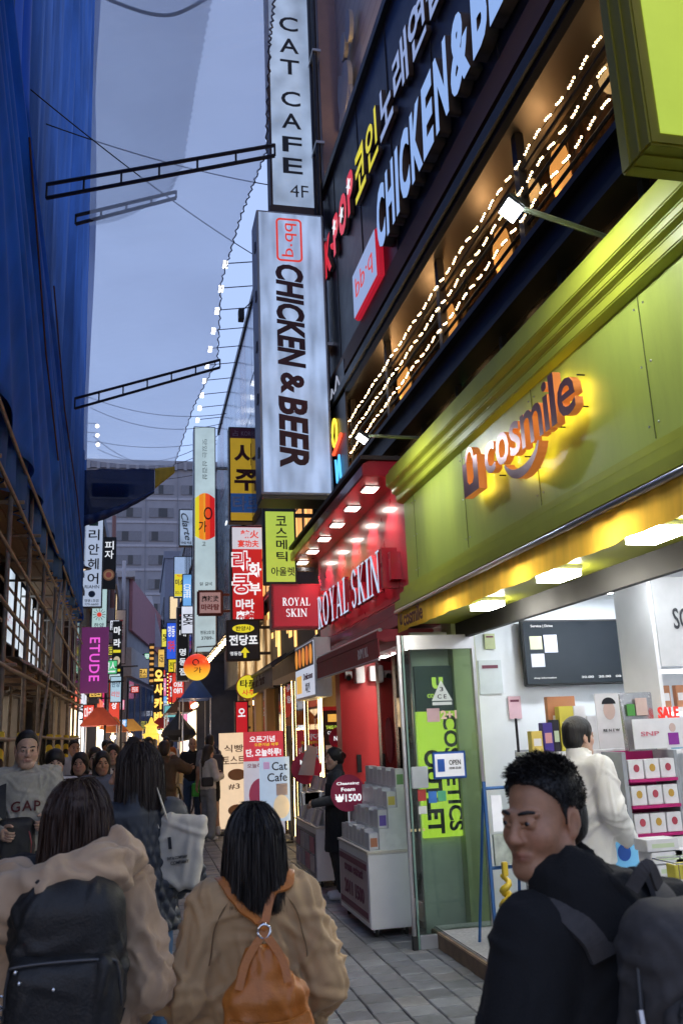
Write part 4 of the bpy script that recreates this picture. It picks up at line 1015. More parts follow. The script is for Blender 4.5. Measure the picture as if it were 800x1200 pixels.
box('return_panel', mat('pale olive panel', (.66, .69, .60), .4), shop, 2.31, 2.655, 7.47, 7.50, 0, 2.5)
# backlit shop name on the fascia
sgnm = thing('shop_sign', 'raised halo-lit cosmile lettering with a bag emblem on the lime fascia', 'sign', (2.2, 5.60, 3.20), R(-90))
front = mat('dark bronze letter face', (0.22, 0.10, 0.11), .3, .5, var=.1); side = mat('halo glow letter side', (0.55, 0.17, 0.05), .5, emit=.10, ecol=(1, .3, .06))  # orange and faint emission put the halo's light into the letter sides
halo = glow('yellow halo led', (1.0, .66, .10), 6.5)
def halo_letters(objs):
    for o in objs:
        o.data.materials.clear()
        for m in (front, side, halo): o.data.materials.append(m)
        for p in o.data.polygons:
            p.material_index = 0 if p.normal.y < -.7 else (2 if p.normal.y > .7 else 1)
wd = {'c': .17, 'o': .2, 's': .15, 'm': .29, 'i': .065, 'l': .065, 'e': .2, '*': .2}
x = .40; outl = []
for ch in 'cosmile':
    hh = {'i': .29, 'l': .30}.get(ch, .21); zc = .17 + (hh - .21) / 2
    outl.append(text(ch, sgnm, front, x + wd[ch] / 2, zc, wd[ch], hh, -.0 + .045, .048, bold=.012, name='letter')); x += wd[ch] + .022
# bag emblem: a square bag outline shaped like a u with a handle
b = MB(); b.prism([(.02, .02), (.30, .02), (.30, .26), (.22, .26), (.22, .12), (.19, .09), (.13, .09), (.10, .12), (.10, .26), (.02, .26)], 'y', -.015, .045)
outl.append(b.build('bag_emblem', front, sgnm))
b = MB()
for k in range(10):
    a0, a1 = math.pi * k / 10, math.pi * (k + 1) / 10
    b.hexa([(.16 + r * math.cos(a), yy, .262 + r * 1.1 * math.sin(a)) for yy, (r, a) in [(-.015, (.08, a0)), (-.015, (.05, a0)), (-.015, (.05, a1)), (-.015, (.08, a1)), (.045, (.08, a0)), (.045, (.05, a0)), (.045, (.05, a1)), (.045, (.08, a1))]])
outl.append(b.build('bag_handle', front, sgnm))
b = MB()
for k in range(16):
    a0, a1 = R(200 + 140 * k / 16), R(200 + 140 * (k + 1) / 16)
    tf = lambda k_: .012 + .05 * math.sin(math.pi * min(1, (k_ + 1) / 18))
    pp = []
    for yy in (-.015, .045):
        for (a, w_) in ((a0, tf(k)), (a1, tf(k + 1))):
            for q in (0, w_): pp.append((.98 + (.27 - q) * math.cos(a), yy, .11 + (.21 - q) * math.sin(a)))
    b.hexa([pp[0], pp[1], pp[3], pp[2], pp[4], pp[5], pp[7], pp[6]])
outl.append(b.build('smile_arc', front, sgnm))
halo_letters(outl)
for i, (x, z) in enumerate(((.1, .1), (.5, .05), (.9, .05), (1.0, -.05), (1.35, .08), (1.62, .1), (1.62, .28), (.35, .3))):
    MB().tube([(x, .05, z), (x, .095, z)], .005, 5).build('stud', steel_dark, sgnm)
# awning lettering
t = thing('awning_lettering', 'small brown cosmile lettering at the far end of the mustard awning', 'lettering', (2.145, 7.25, 2.48), R(-90))
text('u', t, mat('awning brown ink', (.12, .04, .02), .8), .14, .09, .07, .09, y=-.012, bold=.03); text('cosmile', t, mat('awning brown ink', (.12, .04, .02), .8), .47, .09, .52, .13, y=-.012, bold=.02)
# floodlights on arms above the fascia
def flood(label, x, y, z, ya, za, en):
    t = thing('floodlight', label, 'floodlight', (x, y, z), 0, 'floodlights on the lime fascia')
    MB().tube([(2.25 - x, ya - y, za - z), (.03, 0.02, .03)], .014, 6).build('arm', mat('grey green arm', (.12, .14, .11), .5), t)
    h = MB().hexa([(-.07, -.07, .03), (.01, -.07, -.03), (.01, .07, -.03), (-.07, .07, .03), (-.055, -.07, .055), (.025, -.07, -.005), (.025, .07, -.005), (-.055, .07, .055)]).build('housing', steel_dark, t, bev=.008)
    # the lens is the underside, looking down and towards the wall
    MB().add([(-.064, -.06, .025), (.004, -.06, -.026), (.004, .06, -.026), (-.064, .06, .025)], [(0, 3, 2, 1)]).build('lens', ledc, t)
    t.children[-1].location.z -= .006
    l = lamp('AREA', t, (-.03, 0, -.02), en, (.88, .95, 1.0), .12, name='flood_beam')
    l.rotation_euler = Vector((.5, 0, -.62)).to_track_quat('-Z', 'Y').to_euler()
flood('floodlight on a long arm near the lime box sign', 1.70, 3.39, 4.04, 3.55, 4.05, 6)
flood('floodlight on a long arm above the red shop end', 1.70, 6.37, 3.92, 6.6, 4.02, 6)
# ---- open glass door
d = thing('glass_door', 'open glass door plastered with stickers beside the green banner', 'door', (2.42, 7.15, 0))
gl = plain_glass('green tinted door glass', (.86, .95, .91), .08, dark=(.10, .13, .12))
box('pane', gl, d, -.27, .33, .0, .012, .10, 2.32)
box('top_rail', steel, d, -.27, .36, -.02, .03, 2.32, 2.44, bev=.004); box('bottom_rail', mat('satin rail', (.6, .62, .66), .35, .7), d, -.27, .33, -.02, .03, .0, .10, bev=.004)
box('edge_strip', mat('glass edge green', (.20, .33, .27), .2), d, -.285, -.271, -.005, .017, .0, 2.44); box('hinge_post', steel, d, .331, .36, -.02, .03, 0, 2.32)
box('end_cap', rubber, d, -.33, -.29, -.02, .03, -.0, .10); box('lock', chrome, d, -.12, -.09, -.026, -.021, .04, .07, bev=.004)
box('side_post', steel, d, -.325, -.30, -.01, .02, .101, 2.44)
box('handle_plate', mat('handle plate', (.62, .66, .68), .3, .6), d, -.27, -.13, -.03, -.002, 1.20, 1.37, bev=.006)
for i, (x, z, w, h, c) in enumerate(((-.22, 1.10, .07, .09, (.5, .05, .05)), (-.13, 1.08, .07, .09, (.05, .2, .6)), (-.05, 1.09, .07, .08, (.1, .45, .25)), (-.22, 1.0, .07, .06, (.75, .75, .75)))):
    box('sticker', mat('sticker %d' % i, c, .5), d, x, x + w, -.004, -.001, z, z + h)
s1 = box('open_plate', mat('blue plate', (.02, .10, .45), .4), d, -.08, .21, -.012, -.002, 1.26, 1.48, bev=.006); box('plate_face', mat('white plate', (.75, .76, .8), .4, emit=.1), d, -.06, .19, -.016, -.0125, 1.28, 1.46)
box('bag_print', mat('blue plate', (.02, .10, .45)), d, -.04, .02, -.02, -.0165, 1.32, 1.42); text('OPEN', d, INK, .11, 1.39, .1, .04, y=-.018); text('10:00-22:30', d, INK, .11, 1.345, .1, .018, y=-.018)
b = MB(); b.prism([(-.05, 1.89), (.13, 1.89), (.04, 2.06)], 'y', -.006, -.002); b.build('triangle_sticker', mat('pale sticker', (.62, .68, .66), .5, emit=.05), d)
text('3', d, INK, .04, 1.985, .03, .035, y=-.007); text('C E', d, INK, .04, 1.925, .08, .035, y=-.007); box('sticker', mat('pale sticker', (.62, .68, .66)), d, -.045, .125, -.006, -.002, 1.855, 1.88)
box('pink_sticker', mat('pink sticker', (.6, .4, .42), .5), d, -.10, .01, -.006, -.002, 1.72, 1.83); text('2+1', d, mat('pink white', (.75, .5, .5), .5), .09, 1.775, .14, .07, y=-.003, bold=.04)
text('IIII', d, mat('gold dots', (.7, .6, .3), .4), -.24, .88, .12, .02, y=-.003)
# ---- lime banner behind the door
t = thing('banner_sign', 'lime banner sign reading COSMETICS OUTLET behind the glass door', 'sign', (2.52, 7.42, .78))
box('panel', glow('lime banner', (.60, .85, .06), .8, evar=.08), t, -.20, .20, 0, .05, 0, 1.03); box('head_panel', mat('dark slate panel', (.03, .06, .06), .5), t, -.20, .20, 0, .05, 1.032, 1.42)
text('COSMETICS', t, INK, .09, .52, .13, .95, bold=.03, rot=R(-90)); text('OUTLET', t, INK, -.09, .37, .15, .68, bold=.04, rot=R(-90))
text('u', t, glow('lime lettering', (.6, .85, .1), .8), .0, 1.27, .1, .1, bold=.04); text('cosmile', t, MATS['lime lettering'], 0, 1.17, .2, .05, bold=.02)
box('bracket', steel, t, .201, .26, .02, .04, .1, .14); box('bracket', steel, t, .201, .26, .02, .04, 1.3, 1.34)
# ---- television
t = thing('television', 'wall television showing a dark menu screen', 'television', (3.94, 7.50, 2.0))
box('casing', black, t, -.55, .55, 0, .05, 0, .60, bev=.006); box('screen', mat('dark screen', (.008, .010, .014), .15, emit=.012, ecol=(.2, .35, .45), var=0), t, -.535, .535, -.004, -.001, .02, .585)
box('wall_bracket', steel_dark, t, -.15, .15, .05, .099, .2, .4)
text('Service | Drive', t, mat('screen grey', (.3, .3, .3), emit=.5), -.35, .54, .22, .03)
for i, (x, z, w, h) in enumerate(((-.48, .33, .12, .12), (-.34, .30, .13, .16), (-.48, .17, .13, .12))): box('thumbnail', mat('thumb %d' % i, [(.45, .45, .3), (.5, .52, .62), (.45, .45, .52)][i], .4, emit=.12), t, x, x + w, -.008, -.005, z, z + h)
text('30.00   20.00   00', t, mat('screen grey', (.3, .3, .3)), .2, .07, .4, .02); text('shop information', t, mat('screen grey', (.3, .3, .3)), -.36, .07, .22, .02)
# ---- shelving along the side wall
def shelf_unit(label, x0, x1, y0, y1, zs, top=None):
    t = thing('display_shelf', label, 'shelf', ((x0 + x1) / 2, y0, .128), world_coords=True)
    for z in zs: box('shelf_board', white_plastic, t, x0, x1, y0, y1, z, z + .035, bev=.004)
    for x in (x0 + .02, x1 - .02): MB().tube([(x, y1 - .02, .13), (x, y1 - .02, zs[-1] + .3)], .012, 6).build('upright', steel_dark, t)
    box('back_panel', mat('grey back panel', (.3, .32, .35), .5), t, x0, x1, y1, y1 + .01, .13, zs[-1] + .05)
    return t
sh = shelf_unit('white display shelf of cosmetics along the side wall', 2.95, 3.72, 6.45, 6.85, (.45, .78, 1.06, 1.42))
gcol = [(.65, .5, .12), (.06, .04, .25), (.02, .02, .03), (.62, .55, .08), (.12, .28, .16), (.6, .6, .62), (.7, .7, .72), (.55, .35, .4), (.2, .4, .55), (.45, .2, .1)]
PR = {}
def product(x, y, z, w, dpt, h, ci, kind, label, parent_group):
    t = thing(kind, label, kind.split('_')[-1], (x, y, z), 0, parent_group)
    m = mat('pack %d' % ci, gcol[ci], .4, var=.15)
    box('body', m, t, -w / 2, w / 2, 0, dpt, 0, h, bev=.003)
    box('label_print', mat('pack print %d' % (ci % 3), [(.7, .7, .72), (.6, .3, .3), (.5, .6, .4)][ci % 3], .5), t, -w * .35, w * .35, -.002, -.0005, h * .3, h * .65)
    return t
# objects standing on the shelf (left to right)
names = ['gold carton at the left end of the top shelf', 'purple carton next to the gold one on the top shelf', 'black carton next to the purple one on the top shelf', 'yellow and green carton on the top shelf', 'white carton right of the yellow one on the top shelf',
         'pale carton behind the clerk on the top shelf']
for i, (x, w, h, ci) in enumerate(((2.99, .09, .16, 0), (3.085, .08, .22, 1), (3.155, .055, .24, 2), (3.255, .12, .34, 3), (3.37, .10, .34, 6), (3.47, .09, .26, 6))):
    product(x, 6.5, 1.456, w, .08, h, ci, 'cosmetics_carton', names[i], 'cartons on the shelf')
product(3.28, 6.62, 1.456, .24, .06, .42, 9, 'brown_box', 'brown box lying behind the cartons on the top shelf', None)
for i, x in enumerate((3.40, 3.52, 3.62)): product(x, 6.5, 1.096, .09, .08, (.26, .24, .2)[i], (3, 6, 4)[i], 'cosmetics_carton', ('yellow carton on the second shelf', 'white carton in the middle of the second shelf', 'green carton at the right end of the second shelf')[i], 'cartons on the shelf')
for i in range(8): product(3.0 + i * .09, 6.5, .816, .075, .08, .18, (5, 6, 7, 8, 6, 5, 3, 6)[i], 'cosmetics_carton', 'small carton on the third shelf, number %s from the left' % ('one two three four five six seven eight'.split()[i]), 'cartons on the third shelf')
for i in range(9): product(2.99 + i * .08, 6.5, .486, .065, .08, .14 + .05 * ((i * 7) % 3), (7, 6, 5, 0, 6, 4, 8, 6, 3)[i], 'cosmetics_carton', 'carton on the lowest shelf, number %s from the left' % ('one two three four five six seven eight nine'.split()[i]), 'cartons on the lowest shelf')
for z in (.45, .78, 1.06, 1.42):
    for k in range(5): box('price_tag', mat('price tag', (.7, .7, .72), .5), sh, 3.0 + k * .15, 3.05 + k * .15, 6.446, 6.449, z + .006, z + .03)
# wall posters and hanging strips
for i, (x, z, w, h, c) in enumerate(((2.98, 1.95, .22, .3, (.55, .6, .62)), (3.24, 1.72, .12, .2, (.62, .4, .45)), (3.06, 2.35, .1, .14, (.5, .55, .3)))):
    t = thing('wall_notice', 'small %s notice on the white shop wall' % ('grey-blue', 'pink', 'olive')[i], 'notice', (x + w / 2, 7.585, z)); box('sheet', mat('notice %d' % i, c, .6), t, -w / 2, w / 2, 0, .008, 0, h); box('heading', mat('plum ink', (.16, .04, .07)), t, -w * .35, w * .35, -.003, -.0005, h * .75, h * .85)
# face poster stand and silver pouch
t = thing('poster_stand', 'small counter poster with a woman\'s face', 'poster', (3.58, 6.42, 1.46)); box('card', mat('poster card', (.72, .72, .74), .5), t, -.11, .11, 0, .012, 0, .42)
b = MB(); b.prism([(.05 * math.cos(a), .29 + .07 * math.sin(a)) for a in np.linspace(0, 6.283, 21)[:-1]], 'y', -.004, -.001); b.build('face_print', mat('poster skin', (.6, .45, .4), .5), t)
b = MB(); b.prism([(.06 * math.cos(a), .34 + .05 * math.sin(a)) for a in np.linspace(0, math.pi, 12)], 'y', -.006, -.0045); b.build('hair_print', ink, t); text('RE N E W', t, mat('grey brush ink', (.05, .06, .07)), 0, .14, .14, .02)
t = thing('foil_pouch', 'large silver foil face-mask pouch standing on the pink display', 'pouch', (3.42, 5.75, 1.46))
b = MB(); b.hexa([(-.11, -.03, 0), (.11, -.03, 0), (.11, .03, 0), (-.11, .03, 0), (-.13, -.005, .40), (.13, -.005, .40), (.13, .005, .40), (-.13, .005, .40)]); b.build('bag', mat('silver foil', (.55, .55, .57), .25, .9, bump=.5, bscale=14), t, bev=.008); box('label_print', mat('poster skin', (.6, .45, .4)), t, -.02, .07, -.03, -.026, .24, .36); box('green_print', mat('leaf print', (.08, .3, .06), .5), t, -.09, -.03, -.03, -.026, .24, .32)
t = thing('sale_card', 'red SALE lettering standing on the pink display', 'card', (3.62, 5.68, 1.66)); text('SALE', t, mat('sale red', (.65, .03, .02), .4, emit=.25), 0, .05, .16, .085, bold=.03, depth=.012, y=0); MB().tube([(0, 0, -.19), (0, 0, .02)], .004, 5).build('wire', steel, t)
t = thing('promo_card', 'white promotional card with a waving person in purple', 'card', (3.50, 5.62, 1.475)); box('card', mat('poster card', (.72, .72, .74)), t, -.2, .2, 0, .01, 0, .2); box('purple_print', mat('purple print', (.25, .03, .3), .5), t, .06, .14, -.004, -.001, .02, .1); b = MB(); b.prism([(.1 + .025 * math.cos(a), .135 + .03 * math.sin(a)) for a in np.linspace(0, 6.283, 13)[:-1]], 'y', -.004, -.001); b.build('head_print', mat('poster skin', (.6, .45, .4)), t); text('SNP', t, mat('pink ink', (.6, .2, .25), .5), -.08, .1, .14, .03)
# pink tiered display of heart boxes
t = thing('tiered_display', 'pink and white tiered display of small boxes', 'display', (3.40, 5.6, .128), world_coords=True)
mag = mat('magenta card', (.42, .01, .14), .5)
box('body', mat('grey back panel', (.3, .32, .35)), t, 3.19, 3.22, 5.62, 5.9, .13, 1.46); box('body', mat('grey back panel', (.3, .32, .35)), t, 3.585, 3.61, 5.62, 5.9, .13, 1.46); box('back', mag, t, 3.221, 3.584, 5.88, 5.9, .13, 1.46); box('plinth', white_plastic, t, 3.221, 3.584, 5.6, 5.879, .13, .90)
for r_, z in enumerate((.93, 1.11, 1.28)):
    box('tier', mag, t, 3.222, 3.583, 5.60, 5.87, z - .02, z); 
    for c in range(3):
        bx = product(3.285 + c * .12, 5.615, z + .001, .11, .09, .125, 6, 'heart_box', 'white box with a printed heart, %s tier, %s' % (('bottom', 'middle', 'top')[r_], ('left', 'centre', 'right')[c]), 'heart boxes on the pink display')
        bb = MB(); bb.prism([(.022 * math.cos(a), .07 + .026 * math.sin(a)) for a in np.linspace(0, 6.283, 13)[:-1]], 'y', -.005, -.003); bb.build('heart_print', mat('heart %d' % ((c + r_) % 2), [(.4, .05, .08), (.5, .3, .05)][(c + r_) % 2], .5), bx)
# lit cabinet at the right
t = thing('lit_cabinet', 'white lit display cabinet at the right edge of the shop', 'cabinet', (4.35, 5.9, .128), world_coords=True)
box('side_panel', white_plastic, t, 3.72, 3.75, 5.9, 6.4, .13, 2.75); box('back', mat('cabinet back', (.7, .75, .8), .5), t, 3.751, 5.3, 6.38, 6.4, .13, 2.75)
box('header', glow('header white', (.85, .88, .92), .30), t, 3.76, 5.3, 5.9, 5.93, 2.05, 2.72)
text('SOME', t, INK, 4.05, 2.4, .3, .16, y=5.893)
for z in (.6, 1.05, 1.42, 1.72): box('shelf_board', white_plastic, t, 3.751, 5.3, 5.92, 6.37, z, z + .03)
box('strip_light', glow('cabinet strip', (.95, .97, 1.0), 3.0), t, 3.76, 5.3, 6.0, 6.03, 2.0, 2.03); box('strip_light', glow('cabinet strip', (.95, .97, 1.0), 3.0), t, 3.76, 5.3, 6.3, 6.33, 1.69, 1.715)
for i in range(5): product(3.83 + i * .12, 6.0, 1.751, .07, .05, .16, (9, 9, 7, 9, 7)[i], 'tester_bottle', 'red tester bottle in the lit cabinet, %s from the left' % 'first second third fourth fifth'.split()[i], 'tester bottles in the lit cabinet')
for i in range(5): product(3.86 + i * .16, 6.0, 1.451, .14, .1, .2, 8, 'blue_box', 'blue box in the lit cabinet, %s from the left' % 'first second third fourth fifth'.split()[i], 'blue boxes in the lit cabinet')
# low counter with stacks of white boxes and a wire basket
t = thing('counter', 'white counter with a printed front at the right edge', 'counter', (3.0, 4.3, .12), world_coords=True)
box('body', white_plastic, t, 2.62, 3.5, 4.15, 5.0, .121, .74, bev=.008); box('printed_front', mat('printed sheet', (.68, .68, .7), .5), t, 2.64, 3.48, 4.142, 4.149, .16, .70)
text('A·B·B·A', t, mat('orange ink', (.55, .15, .04), .5), 2.80, .62, .22, .05, y=4.138)
for i in range(7):
    z = .742 + (i % 4) * .068; x = 2.95 + (i // 4) * .15 - (i % 4) * .02
    product(x, 4.75, z, .20, .14, .064, 5, 'white_carton', 'white carton in the %s stack, %s from the bottom' % (('left', 'right')[i // 4], 'first second third fourth'.split()[i % 4]), 'stacked white cartons')
t = thing('wire_basket', 'wire basket of packs on the counter', 'basket', (2.80, 4.32, .742))
for k in range(12): MB().tube([(-.16 + k * .029, -.1, 0), (-.16 + k * .029, -.1, .22)], .003, 4).build('wire', chrome, t)
for z in (.0, .11, .22): MB().tube([(-.17, -.1, z), (.17, -.1, z), (.17, .12, z), (-.17, .12, z), (-.17, -.1, z)], .004, 4).build('wire', chrome, t)
for i in range(5): product(2.69 + i * .055, 4.30, .745, .045, .08, .2, (3, 3, 2, 5, 6)[i], 'sheet_mask_pack', 'pack in the wire basket, %s from the left' % 'first second third fourth fifth'.split()[i], 'packs in the wire basket')
t = thing('framed_notice', 'blue framed notice below the clerk', 'notice', (2.92, 5.25, .62)); box('board', mat('white plate', (.75, .76, .8)), t, -.11, .11, 0, .02, 0, .36); box('print', mat('sky print', (.15, .42, .68), .5, emit=.1), t, -.095, .095, -.005, -.001, .02, .34); b = MB(); b.prism([(.045 * math.cos(a), .26 + .05 * math.sin(a)) for a in np.linspace(0, 6.283, 17)[:-1]], 'y', -.009, -.006); b.build('roundel', mat('blue plate', (.02, .10, .45)), t); MB().tube([(0, .03, -.5), (0, .03, .1)], .012, 6).build('stem', steel, t); box('foot', steel, t, -.1, .1, -.06, .1, -.5, -.49)
# blue easel by the door
t = thing('easel', 'blue metal easel with leaflets beside the glass door', 'easel', (2.60, 6.35, .12))
bs = mat('blue painted steel', (.03, .12, .33), .4, .2)
for dx in (-.13, .2):
    MB().tube([(dx, 0, 0), (dx * .8, .08, 1.15)], .014, 6).build('front_leg', bs, t); MB().tube([(dx, .34, 0), (dx * .8, .1, 1.1)], .012, 6).build('rear_leg', bs, t)
for z in (.06, .55, 1.1): MB().tube([(-.13 + .03 * z, z * .07, z), (.2 - .04 * z, z * .07, z)], .013, 6).build('cross_bar', bs, t)
box('leaflet_tray', mat('pale leaflets', (.45, .5, .44), .6, var=.4, scale=14), t, -.09, .15, .0, .03, .57, .78); box('price_sheet', mat('white plate', (.75, .76, .8)), t, -.08, .0, .02, .03, .8, 1.05)
# unicorn-horn ornament
t = thing('horn_ornament', 'ornament with a twisted yellow horn on a red ball', 'ornament', (2.13, 5.25, 0))
cr_ = mat('cream plaster', (.55, .5, .42), .6)
MB().lathe([(0, 0), (.09, 0), (.095, .03), (.06, .2), (.055, .38), (.0, .38)], seg=16).build('base', cr_, t, smooth=True); MB().ball((0, 0, .48), (.062, .062, .11), 16, 10).build('red_ball', mat('glossy red', (.5, .06, .04), .2, coat=.5), t, smooth=True)
pts = [(0.02 * math.cos(k * .9), .02 * math.sin(k * .9), .6 + k * .012) for k in range(18)]
MB().tube(pts, [.038 - .0015 * k for k in range(18)], 10).build('twisted_horn', mat('gloss yellow', (.7, .5, .03), .3, coat=.4), t, smooth=True); box('peg', mat('gloss yellow', (.7, .5, .03)), t, -.016, .016, -.016, .016, .8, .88, bev=.004)
# ------------------------------------------------------------------ red skincare shop next door
red = mat('red gloss panel', (.46, .016, .035), .3, var=.06, coat=.3); redd = mat('deep red panel', (.26, .012, .03), .35, coat=.2)
rs = thing('skincare_shop', 'red skincare shop with a downlit canopy', 'shop', (4, 9.4, 0), world_coords=True)
box('fascia', red, rs, 2.32, 2.6, 7.43, 11.5, 2.84, 3.93)
b = MB(); b.prism([(2.33, 2.839), (2.28, 2.80), (2.28, 2.70), (2.20, 2.66), (2.20, 2.56), (2.6, 2.56), (2.6, 2.839)], 'y', 7.43, 11.5); b.build('lower_moulding', redd, rs, bev=.006)
b = MB(); b.prism([(1.94, 3.93), (2.6, 3.93), (2.6, 4.08), (2.0, 4.08), (1.94, 4.04)], 'y', 7.43, 12.3); b.build('canopy', red, rs, bev=.01)
box('canopy_cap', mat('brown coping', (.05, .035, .03), .6), rs, 1.92, 2.6, 7.4, 12.35, 4.082, 4.12)
for i in range(6):
    y = 7.85 + i * .74
    f = box('downlight', white_plastic, rs, 2.04, 2.19, y - .1, y + .1, 3.918, 3.929); box('lens', glow('canopy lamp', (1, .93, .82), 16), f, 2.055, 2.175, y - .085, y + .085, 3.911, 3.917)
    lamp('SPOT', rs, (2.12, y, 3.90), 14, (1, .9, .78), .05, rot=Vector((.28, 0, -1)).to_track_quat('-Z', 'Y').to_euler(), spot=R(95), name='canopy_beam')
s = thing('shop_sign', 'raised white ROYAL SKIN lettering on the red fascia', 'sign', (2.22, 10.92, 2.93), R(-90))
lets = serif_text('ROYAL SKIN', s, glow('royal letter face', (.62, .75, 1.0), .75), 1.56, .20, 3.06, .40, .0, .05)
for o in lets:
    o.data.materials.append(red)
    for p in o.data.polygons:
        if p.normal.y > -.7: p.material_index = 1
for k, x in enumerate((.2, .9, 1.6, 2.3, 3.0)): box('stud_rail', red, s, x, x + .05, .0, .10, .04, .36)
box('end_block', red, s, 3.11, 3.17, -.05, .1, .02, .40); box('end_block', red, s, 3.21, 3.28, -.0, .1, .08, .34)
t = thing('folded_awning', 'folded dark red awning above the skincare shop entrance', 'awning', (2.1, 9, 2.2), world_coords=True)
ac = mat('dark red awning', (.30, .02, .03), .6, var=.15)
b = MB(); b.prism([(2.02, 2.52), (2.02, 2.45), (2.10, 2.42), (2.55, 2.50), (2.55, 2.54), (2.1, 2.54)], 'y', 7.5, 10.7); b.build('cassette', ac, t, bev=.01); box('valance', ac, t, 2.025, 2.035, 7.5, 10.7, 2.28, 2.45); MB().tube([(2.03, 7.5, 2.275), (2.03, 10.7, 2.275)], .012, 6).build('front_bar', steel, t)
MB().tube([(2.05, 7.5, 2.53), (2.05, 10.7, 2.53)], .02, 6).build('roller', steel, t)
t = thing('awning_lettering', 'small white ROYAL lettering at the near end of the red awning', 'lettering', (2.024, 8.3, 2.30), R(-90)); serif_text('ROYAL', t, mat('pale lettering', (.6, .5, .5), .5), .25, .075, .4, .09, -.001, .003)
box('ceiling', mat('pink white ceiling', (.7, .62, .62), .5), rs, 2.45, 6.5, 7.75, 10.6, 2.50, 2.555)
box('far_pier', mat('bright red wall', (.52, .03, .03), .4, var=.05), rs, 2.30, 2.62, 10.35, 10.6, 0, 2.5); box('far_wall', mat('bright red wall', (.52, .03, .03)), rs, 2.621, 6.5, 10.4, 10.6, 0, 2.5)
box('back_wall', mat('pink wall', (.6, .35, .36), .5), rs, 6.4, 6.5, 7.75, 10.6, 0, 2.5); box('near_wall', white_wall, rs, 2.7, 6.5, 7.74, 7.86, 0, 2.5); box('floor', granite, rs, 2.4, 6.5, 7.86, 10.35, -.02, .05)
for i, (x, y) in enumerate(((2.75, 9.8), (2.8, 8.9), (3.6, 9.4), (4.6, 9.4), (3.6, 8.4), (5.4, 8.6))): f = box('ceiling_light', white_plastic, rs, x - .1, x + .1, y - .1, y + .1, 2.485, 2.499); box('lens', glow('skin shop lamp', (1, .95, .9), 110), f, x - .08, x + .08, y - .08, y + .08, 2.479, 2.484)
fr_ = box('glass_screen', plain_glass('clear shop glass', (.92, .95, .95), .08), rs, 2.64, 2.652, 7.9, 9.9, .06, 2.45)
for y in (7.9, 8.55, 9.2, 9.9): box('mullion', chrome, fr_, 2.625, 2.667, y - .015, y + .015, .06, 2.48)
b = MB(); b.prism([(9.5 + .14 * math.cos(a), 1.56 + .24 * math.sin(a)) for a in np.linspace(0, 6.283, 21)[:-1]], 'x', 2.632, 2.639); b.build('oval_sticker', mat('crimson sticker', (.25, .01, .04), .5), rs)
MB().tube([(2.40, 10.28, 2.30), (2.36, 10.12, 2.27)], .03, 8).build('security_camera', black, rs); box('camera_mount', white_plastic, rs, 2.36, 2.44, 10.28, 10.345, 2.28, 2.36); box('speaker', white_plastic, rs, 2.47, 2.58, 10.22, 10.345, 2.22, 2.42, bev=.008); box('speaker', white_plastic, rs, 2.66, 2.76, 10.28, 10.395, 2.24, 2.42, bev=.008); box('intercom', black, rs, 2.47, 2.52, 10.33, 10.349, 1.2, 1.4)
# ---- kiosks on the pavement
pinkp = mat('pink grey poster', (.42, .33, .34), .5, var=.2, scale=3); dkp = mat('plum ink', (.16, .04, .07), .6)
def kiosk(label, x0, x1, y0, y1, h, tiers, step_z, printed=True):
    t = thing('display_kiosk', label, 'kiosk', ((x0 + x1) / 2, (y0 + y1) / 2, 0), world_coords=True)
    box('cabinet', white_plastic, t, x0, x1, y0, y1, .07, h, bev=.008)
    for x in (x0 + .06, x1 - .06):
        for y in (y0 + .08, y1 - .08): MB().tube([(x - .012, y, .035), (x + .012, y, .035)], .034, 10).build('castor', rubber, t); box('castor_fork', steel, t, x - .02, x + .02, y - .015, y + .015, .036, .069)
    if printed:
        p = box('printed_panel', pinkp, t, x0 - .006, x0 - .001, y0 + .05, y1 - .05, .12, h - .07)
        box('panel_band', dkp, p, x0 - .010, x0 - .007, y0 + .06, y1 - .06, h - .14, h - .09); box('panel_band', dkp, p, x0 - .010, x0 - .007, y0 + .06, y1 - .06, .14, .19)
    box('top_edge', mat('cream edge', (.62, .58, .5), .4), t, x0 - .01, x1, y0 - .01, y1 + .01, h + .001, h + .02)
    n = tiers; dx = (x1 - x0) / (n + .4)
    b = MB(); prof = [(x0 + .02, h + .021)]
    for i in range(n):
        xa = x0 + .02 + i * dx; prof += [(xa, h + .03 + (i) * step_z), (xa + dx, h + .03 + i * step_z)]
    prof += [(x1, h + .03 + (n - 1) * step_z), (x1, h + .021)]
    b.prism(prof[::-1], 'y', y0 + .01, y1 - .01); b.build('tier_block', mat('acrylic white', (.72, .74, .7), .25), t)
    return t, [(x0 + .02 + i * dx, h + .03 + i * step_z, dx) for i in range(n)]
k1, tr1 = kiosk('white rolling kiosk of boxed cosmetics nearest the glass door', 1.88, 2.26, 7.62, 8.78, .66, 4, .165)
tn = ('bottom', 'second', 'third', 'top')
for i, (x, z, dx) in enumerate(tr1):
    for j in range(7):
        y = 7.66 + j * .155; cc = 6 if j > 2 else (7, 3, 6)[(i + j) % 3]
        t = thing('boxed_cosmetic', 'small boxed cosmetic on the %s tier of the near kiosk, number %s from the door' % (tn[i], 'one two three four five six seven'.split()[j]), 'box', (x + .045, y, z + .001), 0, 'boxed cosmetics on the near kiosk')
        hgt = .13 + .02 * ((i * 3 + j) % 2)
        box('body', mat('pale carton %d' % (cc), [(.62, .62, .6), (.66, .66, .66), (.6, .6, .56)][cc % 3], .45), t, -.04, .04, 0, .145, 0, hgt, bev=.003)
        if j < 3: box('label_print', mat('kiosk print %d' % ((i + j) % 4), [(.5, .2, .1), (.15, .1, .4), (.6, .5, .1), (.15, .3, .12)][(i + j) % 4], .5), t, -.03, .03, -.002, -.0004, .02, hgt * .7)
